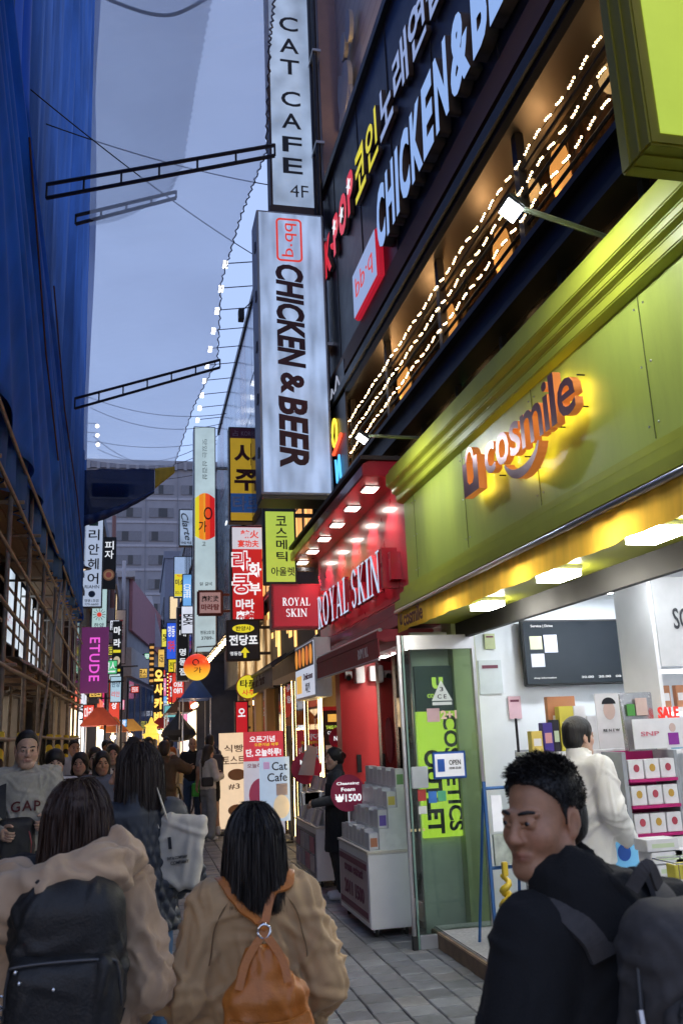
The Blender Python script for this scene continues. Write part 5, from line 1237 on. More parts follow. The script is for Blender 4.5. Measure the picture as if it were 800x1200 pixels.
t = thing('kiosk_lettering', 'faded plum lettering on the front of the near kiosk', 'lettering', (1.873, 8.66, .2), R(-90)); text('cream extract', t, dkp, .5, .27, .7, .07, y=-.002, bold=.02); text('2011 1500', t, dkp, .5, .1, .74, .12, y=-.002, bold=.02)
def price_disc(label, x, y, z, r, words):
    t = thing('price_disc', label, 'sign', (x, y, z)); b = MB(); b.prism([(r * math.cos(a), r + r * math.sin(a)) for a in np.linspace(0, 6.283, 33)[:-1]], 'y', 0, .008); b.build('disc', mat('crimson disc', (.36, .015, .07), .45), t)
    b = MB(); b.prism([(-.008, 0), (.008, 0), (.008, -.2), (-.008, -.2)][::-1], 'y', .001, .007); b.build('stick', white_plastic, t)
    for w_, zz, ww, hh in words: text(w_, t, WHT, 0, r + zz * r, ww * r, hh * r, y=-.002, bold=.02)
    return t
price_disc('round crimson price card reading 1500 on the near kiosk', 1.94, 8.55, .93, .17, (('Cleansing', .5, 1.3, .2), ('Foam', .2, .8, .2), ('₩1500', -.25, 1.5, .42)))
k2, tr2 = kiosk('white rolling kiosk of sachets in front of the clerk in black', 1.93, 2.20, 10.2, 11.6, .62, 3, .17, printed=False)
box('clear_panel', mat('smoky panel', (.12, .10, .12), .2), k2, 1.921, 1.929, 10.25, 11.55, .1, .56)
for r_ in range(2):
    for j in range(4): box('sachet_card', mat('card %d' % ((r_ + j) % 3), [(.5, .45, .46), (.4, .15, .2), (.35, .35, .38)][(r_ + j) % 3], .5), k2, 1.915, 1.920, 10.3 + j * .31, 10.55 + j * .31, .15 + r_ * .2, .32 + r_ * .2)
for i, (x, z, dx) in enumerate(tr2):
    for j in range(8):
        t = thing('sachet_pack', 'sachet pack leaning on the %s tier of the far kiosk, number %s' % (('bottom', 'middle', 'top')[i], 'one two three four five six seven eight'.split()[j]), 'pack', (x + .04, 10.25 + j * .165, z + .002), 0, 'sachet packs on the far kiosk')
        b = MB(); b.hexa([(-.03, 0, 0), (-.02, 0, 0), (-.02, .13, 0), (-.03, .13, 0), (.02, 0, .15), (.03, 0, .15), (.03, .13, .15), (.02, .13, .15)]); b.build('sleeve', mat('sachet %d' % ((i + j) % 4), [(.6, .6, .6), (.25, .25, .28), (.62, .6, .5), (.55, .55, .6)][(i + j) % 4], .4), t)
b = MB(); b.prism([(1.99, 1.15), (2.19, 1.13), (2.25, 1.48), (2.12, 1.52)], 'y', 11.62, 11.65); b.build('header_card', mat('grey header', (.4, .4, .42), .5), k2)
price_disc('round crimson price card behind the far kiosk', 2.12, 11.75, 1.02, .2, (('Mask', .4, .8, .3), ('10+', -.1, .7, .3)))
price_disc('round plum card standing among the far sachets', 2.42, 11.0, 1.45, .14, (('NEW', 0, 1.1, .4),))
# ------------------------------------------------------------------ chicken restaurant on the upper floors
up = thing('restaurant_building', 'dark restaurant building with an open terrace above the shops', 'building', (4, 6, 4), world_coords=True)
bw = mat('black coated beam', (.012, .012, .014), .4, .3); brn = mat('brown timber soffit', (.13, .06, .03), .6, var=.25, scale=4, stretch=(1, .2, 1))
for z0, z1, x0, x1 in ((4.30, 4.345, 2.28, 2.46), (4.345, 4.56, 2.34, 2.37), (4.56, 4.605, 2.28, 2.46)): box('edge_beam', bw, up, x0, x1, 1, 10.35, z0, z1)
box('terrace_floor', bw, up, 2.47, 6, 1, 10.35, 4.42, 4.5)
box('lower_mesh', net_mat('black wire mesh', (.02, .02, .02), .55, .03), up, 2.44, 2.445, 1, 10.3, 4.085, 4.299)
for y in np.arange(1.6, 10.2, .9): box('mesh_post', bw, up, 2.40, 2.438, y, y + .05, 3.99, 4.299)
box('void_back', brn, up, 2.9, 2.95, 1, 10.3, 3.99, 4.41); box('void_floor', bw, up, 2.73, 2.9, 1, 10.3, 3.985, 4.0)
for i in range(9):
    f = box('void_lamp', lampwarm, up, 2.82, 2.85, 1.5 + i, 1.56 + i, 4.2, 4.3)
# timber back wall of the terrace, plank by plank
wood = [mat('terrace plank %d' % i, c, .55, var=.3, scale=6, stretch=(1, 1, .12)) for i, c in enumerate(((.34, .16, .06), (.27, .12, .045), (.40, .2, .08)))]
y = 1.0; i = 0
while y < 10.2:
    w = .20; box('plank', wood[(i * 7 + i // 3) % 3], up, 2.95, 2.98 + .004 * (i % 2), y, y + w - .008, 4.5, 5.75); y += w; i += 1
box('terrace_ceiling', mat('dark stained ceiling', (.045, .024, .014), .6, var=.3), up, 2.47, 6, 1, 10.35, 5.75, 5.82)
for y in np.arange(1.4, 10.2, .8): box('ceiling_joist', mat('dark joist', (.05, .025, .015), .6), up, 2.5, 2.94, y, y + .07, 5.66, 5.749)
for y in (3.35, 4.7, 6.35, 8.0, 9.6):
    box('terrace_post', bw, up, 2.40, 2.46, y, y + .07, 4.606, 5.6)
for z in (4.86, 5.06, 5.26): MB().tube([(2.43, 1, z), (2.43, 10.3, z)], .014, 6).build('railing', bw, up)
b = MB(); b.prism([(2.34, 5.55), (2.75, 5.55), (2.75, 5.749), (2.34, 5.749), (2.27, 5.72), (2.27, 5.62), (2.30, 5.62), (2.30, 5.58)][::1], 'y', 1, 10.35); b.build('lintel', bw, up)
b = MB(); b.prism([(2.30, 5.83), (2.70, 5.83), (2.36, 6.10), (2.32, 6.10)], 'y', 1, 10.35); b.build('sloping_band', brn, up)
box('black_fascia', dark_panel, up, 2.34, 2.7, 1, 10.35, 6.101, 8.75)
for y in np.arange(2.2, 10.2, 1.25): box('panel_joint', black, up, 2.332, 2.339, y, y + .012, 6.12, 8.74)
b = MB(); b.prism([(2.28, 8.751), (2.75, 8.751), (2.75, 8.86), (2.28, 8.86)], 'y', 1, 10.37); b.build('fascia_coping', bw, up)
tile = brick_mat('white wall tile', (.42, .39, .36), (.38, .36, .34), (.16, .13, .11), 2.2, .4, .4, .5, .25, rot=(R(90), 0, R(90)))
box('tile_wall', tile, up, 2.62, 2.9, 1, 10.7, 8.87, 16)
box('corner_pier', mat('mauve plaster', (.20, .16, .19), .7, var=.1), up, 2.36, 2.7, 10.36, 11.2, 4.1, 16)
for i, y in enumerate((10.2, 10.45)): MB().tube([(2.26, y, 4.2), (2.26, y, 15)], .035, 8).build('downpipe', steel_dark, up, smooth=True)
for z in (5.0, 6.5, 8, 9.5, 11): box('pipe_clip', steel, up, 2.22, 2.34, 10.15, 10.5, z, z + .04)
box('dark_recess', black, up, 2.5, 6, .9, 1.0, 4.5, 5.75); box('end_wall', brn, up, 2.5, 6, 10.25, 10.34, 4.5, 5.75)
box('roller_shutter', mat('smoky pane', (.06, .055, .05), .3), up, 2.38, 2.40, 8.2, 9.9, 5.0, 5.9) if False else None
for y0, y1 in ((1.2, 3.34), (3.42, 4.69), (4.78, 6.34), (6.43, 7.99), (8.08, 9.59)): box('railing_mesh', net_mat('black wire mesh', (.02, .02, .02), .55, .03), up, 2.452, 2.456, y0, y1, 4.61, 5.24)
for y in (2.1, 4.0, 5.4, 6.9, 7.7, 9.0): box('back_frame', bw, up, 2.86, 2.90, y, y + .09, 4.5, 5.74)
for x in (2.58, 2.74): box('ceiling_beam', bw, up, x, x + .08, 1, 10.25, 5.60, 5.659)
for y in np.arange(1.5, 10, .62): box('wall_lattice', mat('dark joist', (.05, .025, .015), .6), up, 2.92, 2.945, y, y + .03, 4.52, 5.74)
for z in (4.8, 5.1, 5.4): box('wall_lattice', mat('dark joist', (.05, .025, .015), .6), up, 2.905, 2.919, 1.0, 10.2, z, z + .03)
# terrace lamps: filament wall lamps and pendants
for i, (y, lb) in enumerate(((2.6, 'nearest'), (3.62, 'second nearest'), (4.85, 'third'), (5.9, 'fourth'), (7.2, 'fifth'), (8.7, 'farthest'))):
    t = thing('wall_lamp', 'tall glowing copper wall lamp on the terrace, %s' % lb, 'lamp', (2.80, y, 5.08), 0, 'copper wall lamps on the terrace')
    MB().lathe([(0, 0), (.03, .02), (.075, .2), (.08, .34), (.05, .5), (.0, .55)], seg=12).build('shade', glow('amber glass', (1.0, .42, .10), 3.2), t, smooth=True)
    box('back_plate', steel_dark, t, .08, .10, -.05, .05, .1, .45); MB().tube([(0, 0, .55), (0, 0, .62), (.1, 0, .62)], .01, 5).build('arm', steel_dark, t)
    lamp('POINT', t, (-.14, 0, .12), 3.2, (1, .52, .2), .06, name='lamp_glow')
for i, (y, z, lb) in enumerate(((3.0, 5.35, 'near'), (3.9, 5.3, 'middle'), (5.1, 5.35, 'far'))):
    t = thing('globe_pendant', 'ribbed globe pendant over the terrace, the %s one' % lb, 'lamp', (2.66, y, z + .05), 0, 'globe pendants on the terrace')
    MB().ball((0, 0, 0), .09, 14, 8).build('globe', glow('globe glass', (1, .62, .25), 2.2), t, smooth=True); MB().tube([(0, 0, .09), (0, 0, .4)], .006, 5).build('flex', rubber, t)
t = thing('wall_pipes', 'copper pipework on the terrace wall', 'pipes', (2.84, 4.0, 4.98)); cop = mat('dark copper', (.2, .09, .04), .4, .7)
MB().tube([(0, -.6, .1), (0, -.6, .6), (0, .3, .6), (0, .3, .1)], .05, 8).build('pipe', cop, t, smooth=True); MB().tube([(-.05, .6, .05), (-.05, .6, 1.2)], .06, 8).build('pipe', cop, t, smooth=True)
t = thing('exit_light', 'small green exit light under the terrace', 'light', (2.55, 6.35, 4.16)); box('housing', white_plastic, t, -.01, .02, -.07, .07, 0, .07); box('face', glow('exit green', (.1, .9, .45), 1.2), t, -.016, -.011, -.065, .065, .005, .065)
# string lights on the railings
wire = rubber
for r_, (z, lb) in enumerate(((5.275, 'string of warm bulbs along the top terrace rail'), (5.075, 'string of warm bulbs along the middle terrace rail'), (4.875, 'string of warm bulbs along the lower terrace rail'), (4.62, 'string of warm bulbs along the terrace beam'))):
    t = thing('string_lights', lb, 'lights', (2.40, 6, z), world_coords=True); t['group'] = 'string lights on the terrace'
    MB().tube([(2.405, y_, z + .02 + .012 * math.sin(y_ * 9)) for y_ in np.arange(1.5, 10.2, .15)], .004, 4).build('wire', wire, t)
    y = 1.6 if r_ < 3 else 1.6; e = 10.2 if r_ < 3 else 4.5
    b = None
    for o_i, yy in enumerate(np.arange(y, e, .155)):
        # each cluster: three small bulbs
        b = MB()
        for q in (-.036, -.012, .012, .036): b.ball((2.395, yy + q, z + .025 + .01 * math.sin(yy * 9 + q * 30)), .0068, 6, 4)
        b.build('bulb_cluster', glow('fairy bulb', (1.0, .70, .36), 22.0), t)
# ---- raised lettering on the black fascia
bl_f = glow('blue white letter face', (.35, .55, 1.0), .72); sd = mat('letter side brown', (.10, .075, .07), .5)
s = thing('restaurant_sign', 'raised pale blue CHICKEN & BEER lettering on the black fascia', 'sign', (2.30, 7.50, 6.20), R(-90))
def ltr(word, x0, x1, zc, h, m, parent, depth=.10, y=.03, bold=.045, shear=.12, gap=.02, rel=None):
    rel = rel or {}
    tot = sum(rel.get(c, 1.0) for c in word); k = (x1 - x0 - gap * (len(word) - 1)) / tot; x = x0
    for c in word:
        w = rel.get(c, 1.0) * k
        o = text(c, parent, m, x + w / 2, zc, w, h, y, depth, bold, name='letter', shear=shear)
        o.data.materials.append(sd)
        for p in o.data.polygons:
            if p.normal.y > -.7: p.material_index = 1
        x += w + gap
ltr('CHICKEN', 0, 2.14, .38, .66, bl_f, s, rel={'I': .45, 'N': 1.1}); ltr('&', 2.18, 2.56, .36, .62, bl_f, s); ltr('BEER', 2.62, 3.85, .38, .66, bl_f, s)
s = sign('logo_box', 'white and red framed bb·q logo box on the black fascia', 0, 1.02, 0, 0, .56, glow('logo face', (.45, .60, 1.0), .55), .08, frame=glow('logo red edge', (.7, .02, .05), .5), rotz=R(-90), loc=(2.255, 8.16, 6.10), both=False, fr=.025, bev=.02)
text('bb·q', s, REDI, 0, .28, .72, .3, bold=-.01)
s = thing('karaoke_sign', 'raised yellow and pale blue Korean karaoke lettering on the black fascia', 'sign', (2.31, 8.45, 7.40), R(-90))
yl = glow('yellow letter face', (.85, .75, .03), .75)
ltr('코인', 0, .98, .30, .56, yl, s, depth=.05, y=.02, bold=.02, shear=0, gap=.05); ltr('노래연습장', 1.08, 3.6, .30, .54, glow('blue letter face', (.4, .52, .85), .6), s, depth=.05, y=.02, bold=.02, shear=0, gap=.05)
s = thing('karaoke_sign', 'raised red K·POP lettering with white stars at the far end of the fascia', 'sign', (2.31, 10.15, 7.38), R(-90)); rl = glow('red letter face', (.85, .04, .07), .7)
ltr('K', 0, .36, .30, .52, rl, s, depth=.05, y=.02, bold=.05, shear=0); ltr('P', .52, .82, .33, .52, rl, s, depth=.05, y=.02, bold=.05, shear=0); ltr('O', .86, 1.26, .34, .52, rl, s, depth=.05, y=.02, bold=.05, shear=0); ltr('P', 1.32, 1.62, .38, .52, rl, s, depth=.05, y=.02, bold=.05, shear=0)
MB().ball((.44, -.01, .28), .045, 8, 6).build('dot', rl, s)
for (x, z) in ((.66, .42), (1.06, .34), (1.46, .46)):
    b = MB(); b.prism([((.1 if k % 2 == 0 else .04) * math.sin(k * math.pi / 5) + x, z + (.1 if k % 2 == 0 else .04) * math.cos(k * math.pi / 5)) for k in range(10)][::-1], 'y', -.05, -.04); b.build('star', WHT, s)
# paw-like emblem on the tiled wall, lit warm from below
s = thing('wall_emblem', 'grey raised paw-like emblem on the warm-lit tiled wall', 'emblem', (2.56, 9.9, 9.3), R(-90)); eg = mat('grey emblem', (.30, .31, .33), .5)
for (x, z, rx, rz) in ((.30, .55, .22, .36), (.10, .70, .12, .3), (.42, .62, .2, .34), (.36, 1.25, .15, .2), (.68, 1.3, .13, .24), (.1, .25, .12, .2), (.52, .25, .12, .3)):
    b = MB(); b.prism([(x + rx * math.cos(a), z + rz * math.sin(a)) for a in np.linspace(0, 6.283, 25)[:-1]], 'y', -.06 - rx * .05, -.01); b.build('pad', eg, s, bev=.006)
for i, y in enumerate((7.0, 8.3, 9.4)):
    t = thing('uplight', 'small uplight on the coping under the emblem, %s' % ('near', 'middle', 'far')[i], 'light', (2.45, y, 8.862), 0, 'uplights on the coping'); box('housing', steel_dark, t, -.04, .04, -.08, .08, 0, .05, bev=.006); box('lens', lampwarm, t, -.03, .03, -.07, .07, .051, .055)
    lamp('SPOT', t, (0, 0, .08), 14, (1, .6, .22), .04, rot=Vector((.25, 0, 1)).to_track_quat('-Z', 'Y').to_euler(), spot=R(120), name='uplight_beam')
# neon window signs at the far end of the terrace
s = thing('neon_sign', 'hand-drawn neon signs in the dark end window of the terrace', 'sign', (2.30, 10.2, 4.7), R(-90)); box('pane', dark_panel, s, -.05, .75, .0, .02, -.2, 1.3)
MB().tube([(.05, -.02, .95), (.15, -.02, 1.15), (.3, -.02, 1.0), (.45, -.02, 1.2), (.6, -.02, 1.0)], .01, 5).build('white_scribble', glow('neon white', (.6, .65, .8), .5), s)
MB().tube([(.2 + .12 * math.cos(a), -.02, .55 + .18 * math.sin(a)) for a in np.linspace(0, 6.283, 14)], .014, 5).build('yellow_tube', glow('neon yellow', (1, .7, .05), 2), s); MB().tube([(.1, -.02, .3), (.55, -.02, .42)], .02, 5).build('red_tube', glow('neon red', (1, .08, .03), 2), s); MB().tube([(.2, -.02, .2), (.25, -.02, -.1), (.4, -.02, .2), (.45, -.02, -.1)], .015, 5).build('blue_tube', glow('neon blue', (.1, .5, 1), 1.5), s)
# ------------------------------------------------------------------ building beyond: glazed upper floors
gb = thing('glazed_building', 'tall building with pale glazed panels beyond the restaurant', 'building', (4, 18, 0), world_coords=True)
gp = mat('pale blue glazing', (.42, .50, .56), .18, .2, var=.12, scale=1.5); gp2 = mat('pinkish glazing', (.40, .34, .38), .2, .2, var=.1)
box('core', concrete, gb, 2.44, 8, 11.25, 27, 3.0, 11.15); box('roof_edge', steel_dark, gb, 2.28, 8, 12.35, 27.1, 11.15, 11.3)
i = 0
for y in np.arange(12.4, 26.6, 1.18):
    for z0, z1 in ((4.2, 6.4), (6.43, 8.7), (8.73, 11.12)):
        box('glass_panel', gp if (i % 5) else gp2, gb, 2.32, 2.42, y, y + 1.15, z0, z1); i += 1
for (y0, y1, z0, z1) in ((13.2, 14.6, 7.2, 9.0), (16.4, 18.0, 6.0, 9.2), (20, 21.5, 5, 8)):
    f = box('window_frame', black, gb, 2.24, 2.31, y0, y1, z0, z1); box('window_pane', pane_d, f, 2.232, 2.239, y0 + .1, y1 - .1, z0 + .1, z1 - .1)
for i, y in enumerate((14.4, 15.6, 17.5, 19.5, 22, 24.5)): box('painted_tube_reflection', glow('tube reflection glow', (.9, .97, 1), 2.2), gb, 2.305, 2.315, y, y + .35, 8.2 - .3 * (i % 3), 8.26 - .3 * (i % 3))  # glowing strips laid on the panels stand in for reflections of lit tubes
for i in range(11):
    y = 16.2 + i * 1.0 + (i * .03)
    t = thing('arm_floodlight', 'white floodlight on a thin arm along the roof edge, %s from the near end' % 'first second third fourth fifth sixth seventh eighth ninth tenth eleventh'.split()[i], 'light', (1.56, y, 11.0), 0, 'row of floodlights along the roof edge')
    MB().tube([(.04, 0, .06), (.74, 0, .17)], .012, 5).build('arm', steel_dark, t); box('housing', white_plastic, t, -.07, .04, -.1, .1, .0, .07, bev=.008); box('lens', glow('roof flood', (.95, .97, 1.0), 7.0), t, -.06, .03, -.09, .09, -.008, -.002); box('front_lens', MATS['roof flood'], t, -.06, .03, -.108, -.102, .008, .06)
t = thing('cable_box', 'dark cable box on a bracket at the glazed roof edge', 'box', (1.95, 17.0, 10.2)); box('casing', black, t, -.06, .06, -.1, .1, 0, .25, bev=.01); MB().tube([(0, 0, .2), (.35, 0, .6)], .012, 5).build('bracket', steel_dark, t)
# second floor warm windows beside the lime hanging sign
wf = thing('timber_front', 'warm-lit timber front over the food counter', 'building', (2.6, 14, 2.5), world_coords=True)
box('wall', mat('dark timber wall', (.05, .03, .02), .6), wf, 2.38, 2.43, 11.56, 22, 2.5, 5.9)
for i, y in enumerate(np.arange(11.7, 21.6, .82)):
    f = box('window', bw, wf, 2.31, 2.37, y, y + .7, 4.25, 5.75); box('pane', glow('amber window', (1, .45, .12), 1.0, evar=.8, escale=3, estretch=(1, 3, .4)), f, 2.30, 2.309, y + .05, y + .65, 4.3, 5.7)
    box('glazing_bar', bw, f, 2.292, 2.299, y, y + .7, 5.0, 5.04)
for i in range(14):
    box('neon_stroke', glow('amber stroke', (1, .5, .15), 1.8), wf, 2.36, 2.375, 12.0 + i * .42, 12.06 + i * .42 + .1 * (i % 3), 3.0 + .2 * (i % 4), 3.3 + .2 * (i % 3) + .25 * (i % 2))
# rows of bulbs under the eaves further on
t = thing('eave_lights', 'row of warm bulbs under corrugated eaves leading to the lantern', 'lights', (1.9, 20, 3.4), world_coords=True)
b = MB(); b.prism([(1.55, 3.55), (2.4, 4.1), (2.4, 4.16), (1.55, 3.61)], 'y', 17.2, 26); b.build('corrugated_eave', mat('corrugated eave', (.16, .16, .15), .5, .5), t)
for i in range(14): MB().ball((1.62, 17.4 + i * .62, 3.50), .045, 8, 6).build('bulb', glow('eave bulb', (1, .72, .38), 26), t, smooth=True)
# ------------------------------------------------------------------ food counter and gold-lit frontage
fc = thing('food_counter', 'gold-lit restaurant frontage with tall glass doors', 'building', (4, 15, 0), world_coords=True)
gold = mat('gold wall panel', (.42, .27, .11), .45, var=.25, scale=3, stretch=(1, 1, .2)); goldl = glow('gold light strip', (1, .68, .28), 14.0)
box('back_wall', gold, fc, 3.9, 4.0, 10.7, 22, 0, 3.0); box('ceiling', mat('warm ceiling', (.4, .3, .2), .6), fc, 2.4, 4, 10.7, 22, 2.9, 2.98); box('floor', granite, fc, 2.4, 4, 10.7, 22, -.02, .03)
box('return_wall', gold, fc, 2.5, 3.9, 16.0, 16.15, 0.03, 2.9); box('end_wall', gold, fc, 2.5, 3.9, 21.9, 22, 0.03, 2.9)
for i, y in enumerate((11.0, 12.3, 13.6, 15.0, 17, 18.5, 20)): f = box('ceiling_light', white_plastic, fc, 2.7, 2.9, y - .1, y + .1, 2.885, 2.899); box('lens', glow('gold shop lamp', (1, .8, .5), 130), f, 2.72, 2.88, y - .08, y + .08, 2.879, 2.884)
for i, y in enumerate((12.2, 13.3, 14.4, 15.5)):
    box('door_pane', plain_glass('olive glass', (.78, .82, .62), .16), fc, 2.42, 2.43, y + .03, y + 1.05, .06, 2.5); f = box('door_frame', mat('bronze frame', (.10, .07, .04), .4, .5), fc, 2.40, 2.45, y - .02, y + .025, .03, 2.9); box('light_strip', goldl, f, 2.392, 2.398, y - .01, y + .01, .1, 2.6)
MB().tube([(2.34, 13.2, .9), (2.34, 13.2, 1.5)], .018, 8).build('door_handle', chrome, fc)
box('frame_head', mat('bronze frame', (.10, .07, .04)), fc, 2.36, 2.46, 10.7, 22, 2.5, 2.62)
for y in (16.8, 18.4, 20.2, 21.6): box('gold_pier', gold, fc, 2.30, 2.45, y, y + .3, 0, 3.9)
for i, y in enumerate((17.2, 18.8, 20.6)): f = box('display_window', plain_glass('clear shop glass', (.92, .95, .95)), fc, 2.38, 2.39, y, y + .9, .3, 2.5); box('lit_goods', glow('gold display %d' % i, (1, .7, .35), 1.2, evar=.7, escale=5), f, 2.7, 2.72, y, y + .9, .4, 2.4)
box('upper_gold', glow('gold transom', (1, .66, .32), .55, evar=.6, escale=3), fc, 2.34, 2.36, 16.5, 22, 2.7, 3.8)
# awning with cream cloth
t = thing('cream_awning', 'cream cloth awning on a dark bar over the gold doors', 'awning', (2.0, 13.3, 2.1), world_coords=True); crm = mat('cream awning cloth', (.5, .42, .32), .8, var=.15, bump=.2, bscale=12)
cloth('cloth', crm, lambda u, v: (2.36 - .62 * v, 12.0 + 2.7 * u, 2.95 - .38 * v + 0 * u), 30, 10, lambda u, v: (0 * u, 0 * u, -.03 * np.sin(u * math.pi * 3) * v), parent=t)
cloth('valance', crm, lambda u, v: (1.735 + 0 * u, 12.0 + 2.7 * u, 2.56 - .26 * v + 0 * u), 40, 5, lambda u, v: (.02 * np.sin(u * 40) * v, 0 * u, 0 * u), parent=t)
MB().tube([(1.73, 11.9, 2.58), (1.73, 14.8, 2.58)], .03, 8).build('front_bar', steel_dark, t); 
for y in (11.95, 14.75): MB().tube([(1.73, y, 2.58), (2.38, y, 2.98)], .025, 6).build('side_arm', steel_dark, t)
t = thing('awning_lettering', 'brown script lettering on the cream awning valance', 'lettering', (1.70, 14.4, 2.32), R(-90)); text('Cafe de Paris', t, mat('awning brown ink', (.12, .04, .02)), 1.1, .12, 1.7, .15, y=-.012, shear=.3)
# digital menu box
s = sign('menu_box', 'lit menu box with food pictures above the food counter', 0, 1.36, 0, 0, .70, glow('menu face', (.75, .82, 1.0), .6), .2, rotz=R(-90), loc=(2.0, 11.0, 2.08), both=False, frame=mat('grey sign side', (.42, .44, .46), .4, .3), fr=.03)
box('upper_picture', mat('menu dark', (.05, .06, .09), .4), s, -.64, .64, -.012, -.007, .38, .66)
for k in range(5):
    b = MB(); b.prism([(-.5 + k * .25 + .09 * math.cos(a), .52 + .12 * math.sin(a)) for a in np.linspace(0, 6.283, 15)[:-1]], 'y', -.017, -.013); b.build('food_print', glow('fried food %d' % (k % 2), [(.85, .32, .05), (.75, .2, .04)][k % 2], .8), s)
box('orange_print', glow('orange print', (.9, .5, .1), .7), s, -.55, -.2, -.012, -.007, .08, .3); text('Delicious', s, mat('plum ink', (.16, .04, .07)), .25, .27, .6, .08); text('치킨', s, INK, .2, .13, .3, .12)
# takeaway poster frame with warm edge
t = thing('menu_poster', 'black take out menu poster with a glowing orange edge', 'poster', (2.50, 11.75, .75)); box('board', mat('black sign face', (.01, .01, .012)), t, -.14, .14, 0, .03, 0, 1.25); box('edge_light', goldl, t, -.165, -.145, -.005, .025, -.05, 1.4); box('red_edge', mat('red casing', (.35, .01, .02)), t, -.143, .143, -.004, -.001, 1.2, 1.249)
box('badge_print', glow('orange print', (.9, .5, .1), .7), t, -.07, .08, -.005, -.001, 1.05, 1.15); text('TAKE OUT', t, glow('lime ink', (.6, .85, .1), .6), 0, .98, .2, .045, y=-.003, bold=.03); text('COFFEE', t, WHT, 0, .91, .16, .04, y=-.003)
for z in (.55, .2): b = MB(); b.prism([(.09 * math.cos(a), z + .1 + .08 * math.sin(a)) for a in np.linspace(0, 6.283, 15)[:-1]], 'y', -.008, -.004); b.build('food_print', mat('bowl print', (.5, .42, .3)), t); box('print', mat('printed sheet', (.68, .68, .7), emit=.1), t, -.11, .12, -.0035, -.001, z, z + .2)
for dx in (-.1, .1): box('leg', steel_dark, t, dx - .012, dx + .012, .005, .025, -.75, -.001)
# banners on the pavement
t = thing('banner_stand', 'red and white anniversary banner stand with Korean lettering', 'banner', (1.98, 14.9, 0))
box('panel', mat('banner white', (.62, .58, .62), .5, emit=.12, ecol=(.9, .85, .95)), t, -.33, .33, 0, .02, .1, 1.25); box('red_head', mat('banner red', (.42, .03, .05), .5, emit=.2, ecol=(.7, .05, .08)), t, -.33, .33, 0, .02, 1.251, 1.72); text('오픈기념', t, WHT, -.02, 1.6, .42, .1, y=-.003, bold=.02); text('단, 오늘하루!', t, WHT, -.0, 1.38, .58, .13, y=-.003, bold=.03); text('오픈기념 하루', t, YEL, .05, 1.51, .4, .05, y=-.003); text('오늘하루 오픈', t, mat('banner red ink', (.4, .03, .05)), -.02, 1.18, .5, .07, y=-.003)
b = MB(); b.prism([(-.05 + .2 * math.cos(a), .72 + .26 * math.sin(a)) for a in np.linspace(0, 6.283, 21)[:-1]], 'y', -.006, -.001); b.build('dessert_print', mat('dessert red', (.42, .05, .1), .5, emit=.1), t); b = MB(); b.prism([(.05 + .18 * math.cos(a), .4 + .12 * math.sin(a)) for a in np.linspace(0, 6.283, 21)[:-1]], 'y', -.008, -.003); b.build('dish_print', mat('bowl print', (.5, .42, .3)), t)
box('foot', steel_dark, t, -.3, .3, -.15, .2, 0, .03); box('pole', steel, t, -.01, .01, .021, .04, .031, 1.7)
t = thing('banner_stand', 'pale blue Cat Cafe sign board with a dessert picture', 'sign', (2.10, 14.5, 0)); box('panel', glow('cafe board', (.55, .72, 1.0), .55), t, -.24, .24, 0, .05, .33, 1.31); box('frame', black, t, .241, .27, 0, .05, .03, 1.33); text('Cat', t, INK, .08, 1.17, .25, .13, y=-.003, bold=.01); text('Cafe', t, INK, .04, 1.0, .32, .13, y=-.003, bold=.01); box('purple_print', mat('lilac print', (.45, .3, .55), .5, emit=.2), t, -.18, -.08, -.004, -.001, 1.13, 1.24)
b = MB(); b.prism([(.1 + .13 * math.cos(a), .55 + .18 * math.sin(a)) for a in np.linspace(0, 6.283, 21)[:-1]], 'y', -.005, -.001); b.build('dessert_print', mat('bowl print', (.5, .42, .3)), t); box('photo_print', mat('photo print', (.35, .3, .32), .5, emit=.1), t, .02, .2, -.0035, -.0005, .72, .9); box('base', steel_dark, t, -.26, .26, -.1, .2, 0, .03); box('post', steel_dark, t, -.02, .02, .051, .08, .03, .6)
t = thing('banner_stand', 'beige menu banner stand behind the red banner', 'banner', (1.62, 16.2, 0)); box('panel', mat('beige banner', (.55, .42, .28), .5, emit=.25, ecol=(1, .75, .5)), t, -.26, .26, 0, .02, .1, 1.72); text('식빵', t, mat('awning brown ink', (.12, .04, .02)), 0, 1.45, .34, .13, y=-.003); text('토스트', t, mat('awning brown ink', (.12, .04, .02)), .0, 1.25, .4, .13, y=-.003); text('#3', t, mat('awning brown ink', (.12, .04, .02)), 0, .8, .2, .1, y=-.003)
for z in (1.0, .4): b = MB(); b.prism([(.05 + .16 * math.cos(a), z + .1 * math.sin(a)) for a in np.linspace(0, 6.283, 17)[:-1]], 'y', -.006, -.001); b.build('food_print', mat('toast print', (.42, .2, .07), .5), t)
box('foot', steel_dark, t, -.25, .25, -.15, .2, 0, .03); box('pole', steel, t, -.01, .01, .021, .04, .031, 1.7)
s = sign('box_sign', 'small red and white sign under the eave lights', 1.98, 2.28, 19.5, 1.7, 2.4, REDF, .1, arm=.05); text('오', s, WHT, 0, .45, .16, .18, bold=.03)
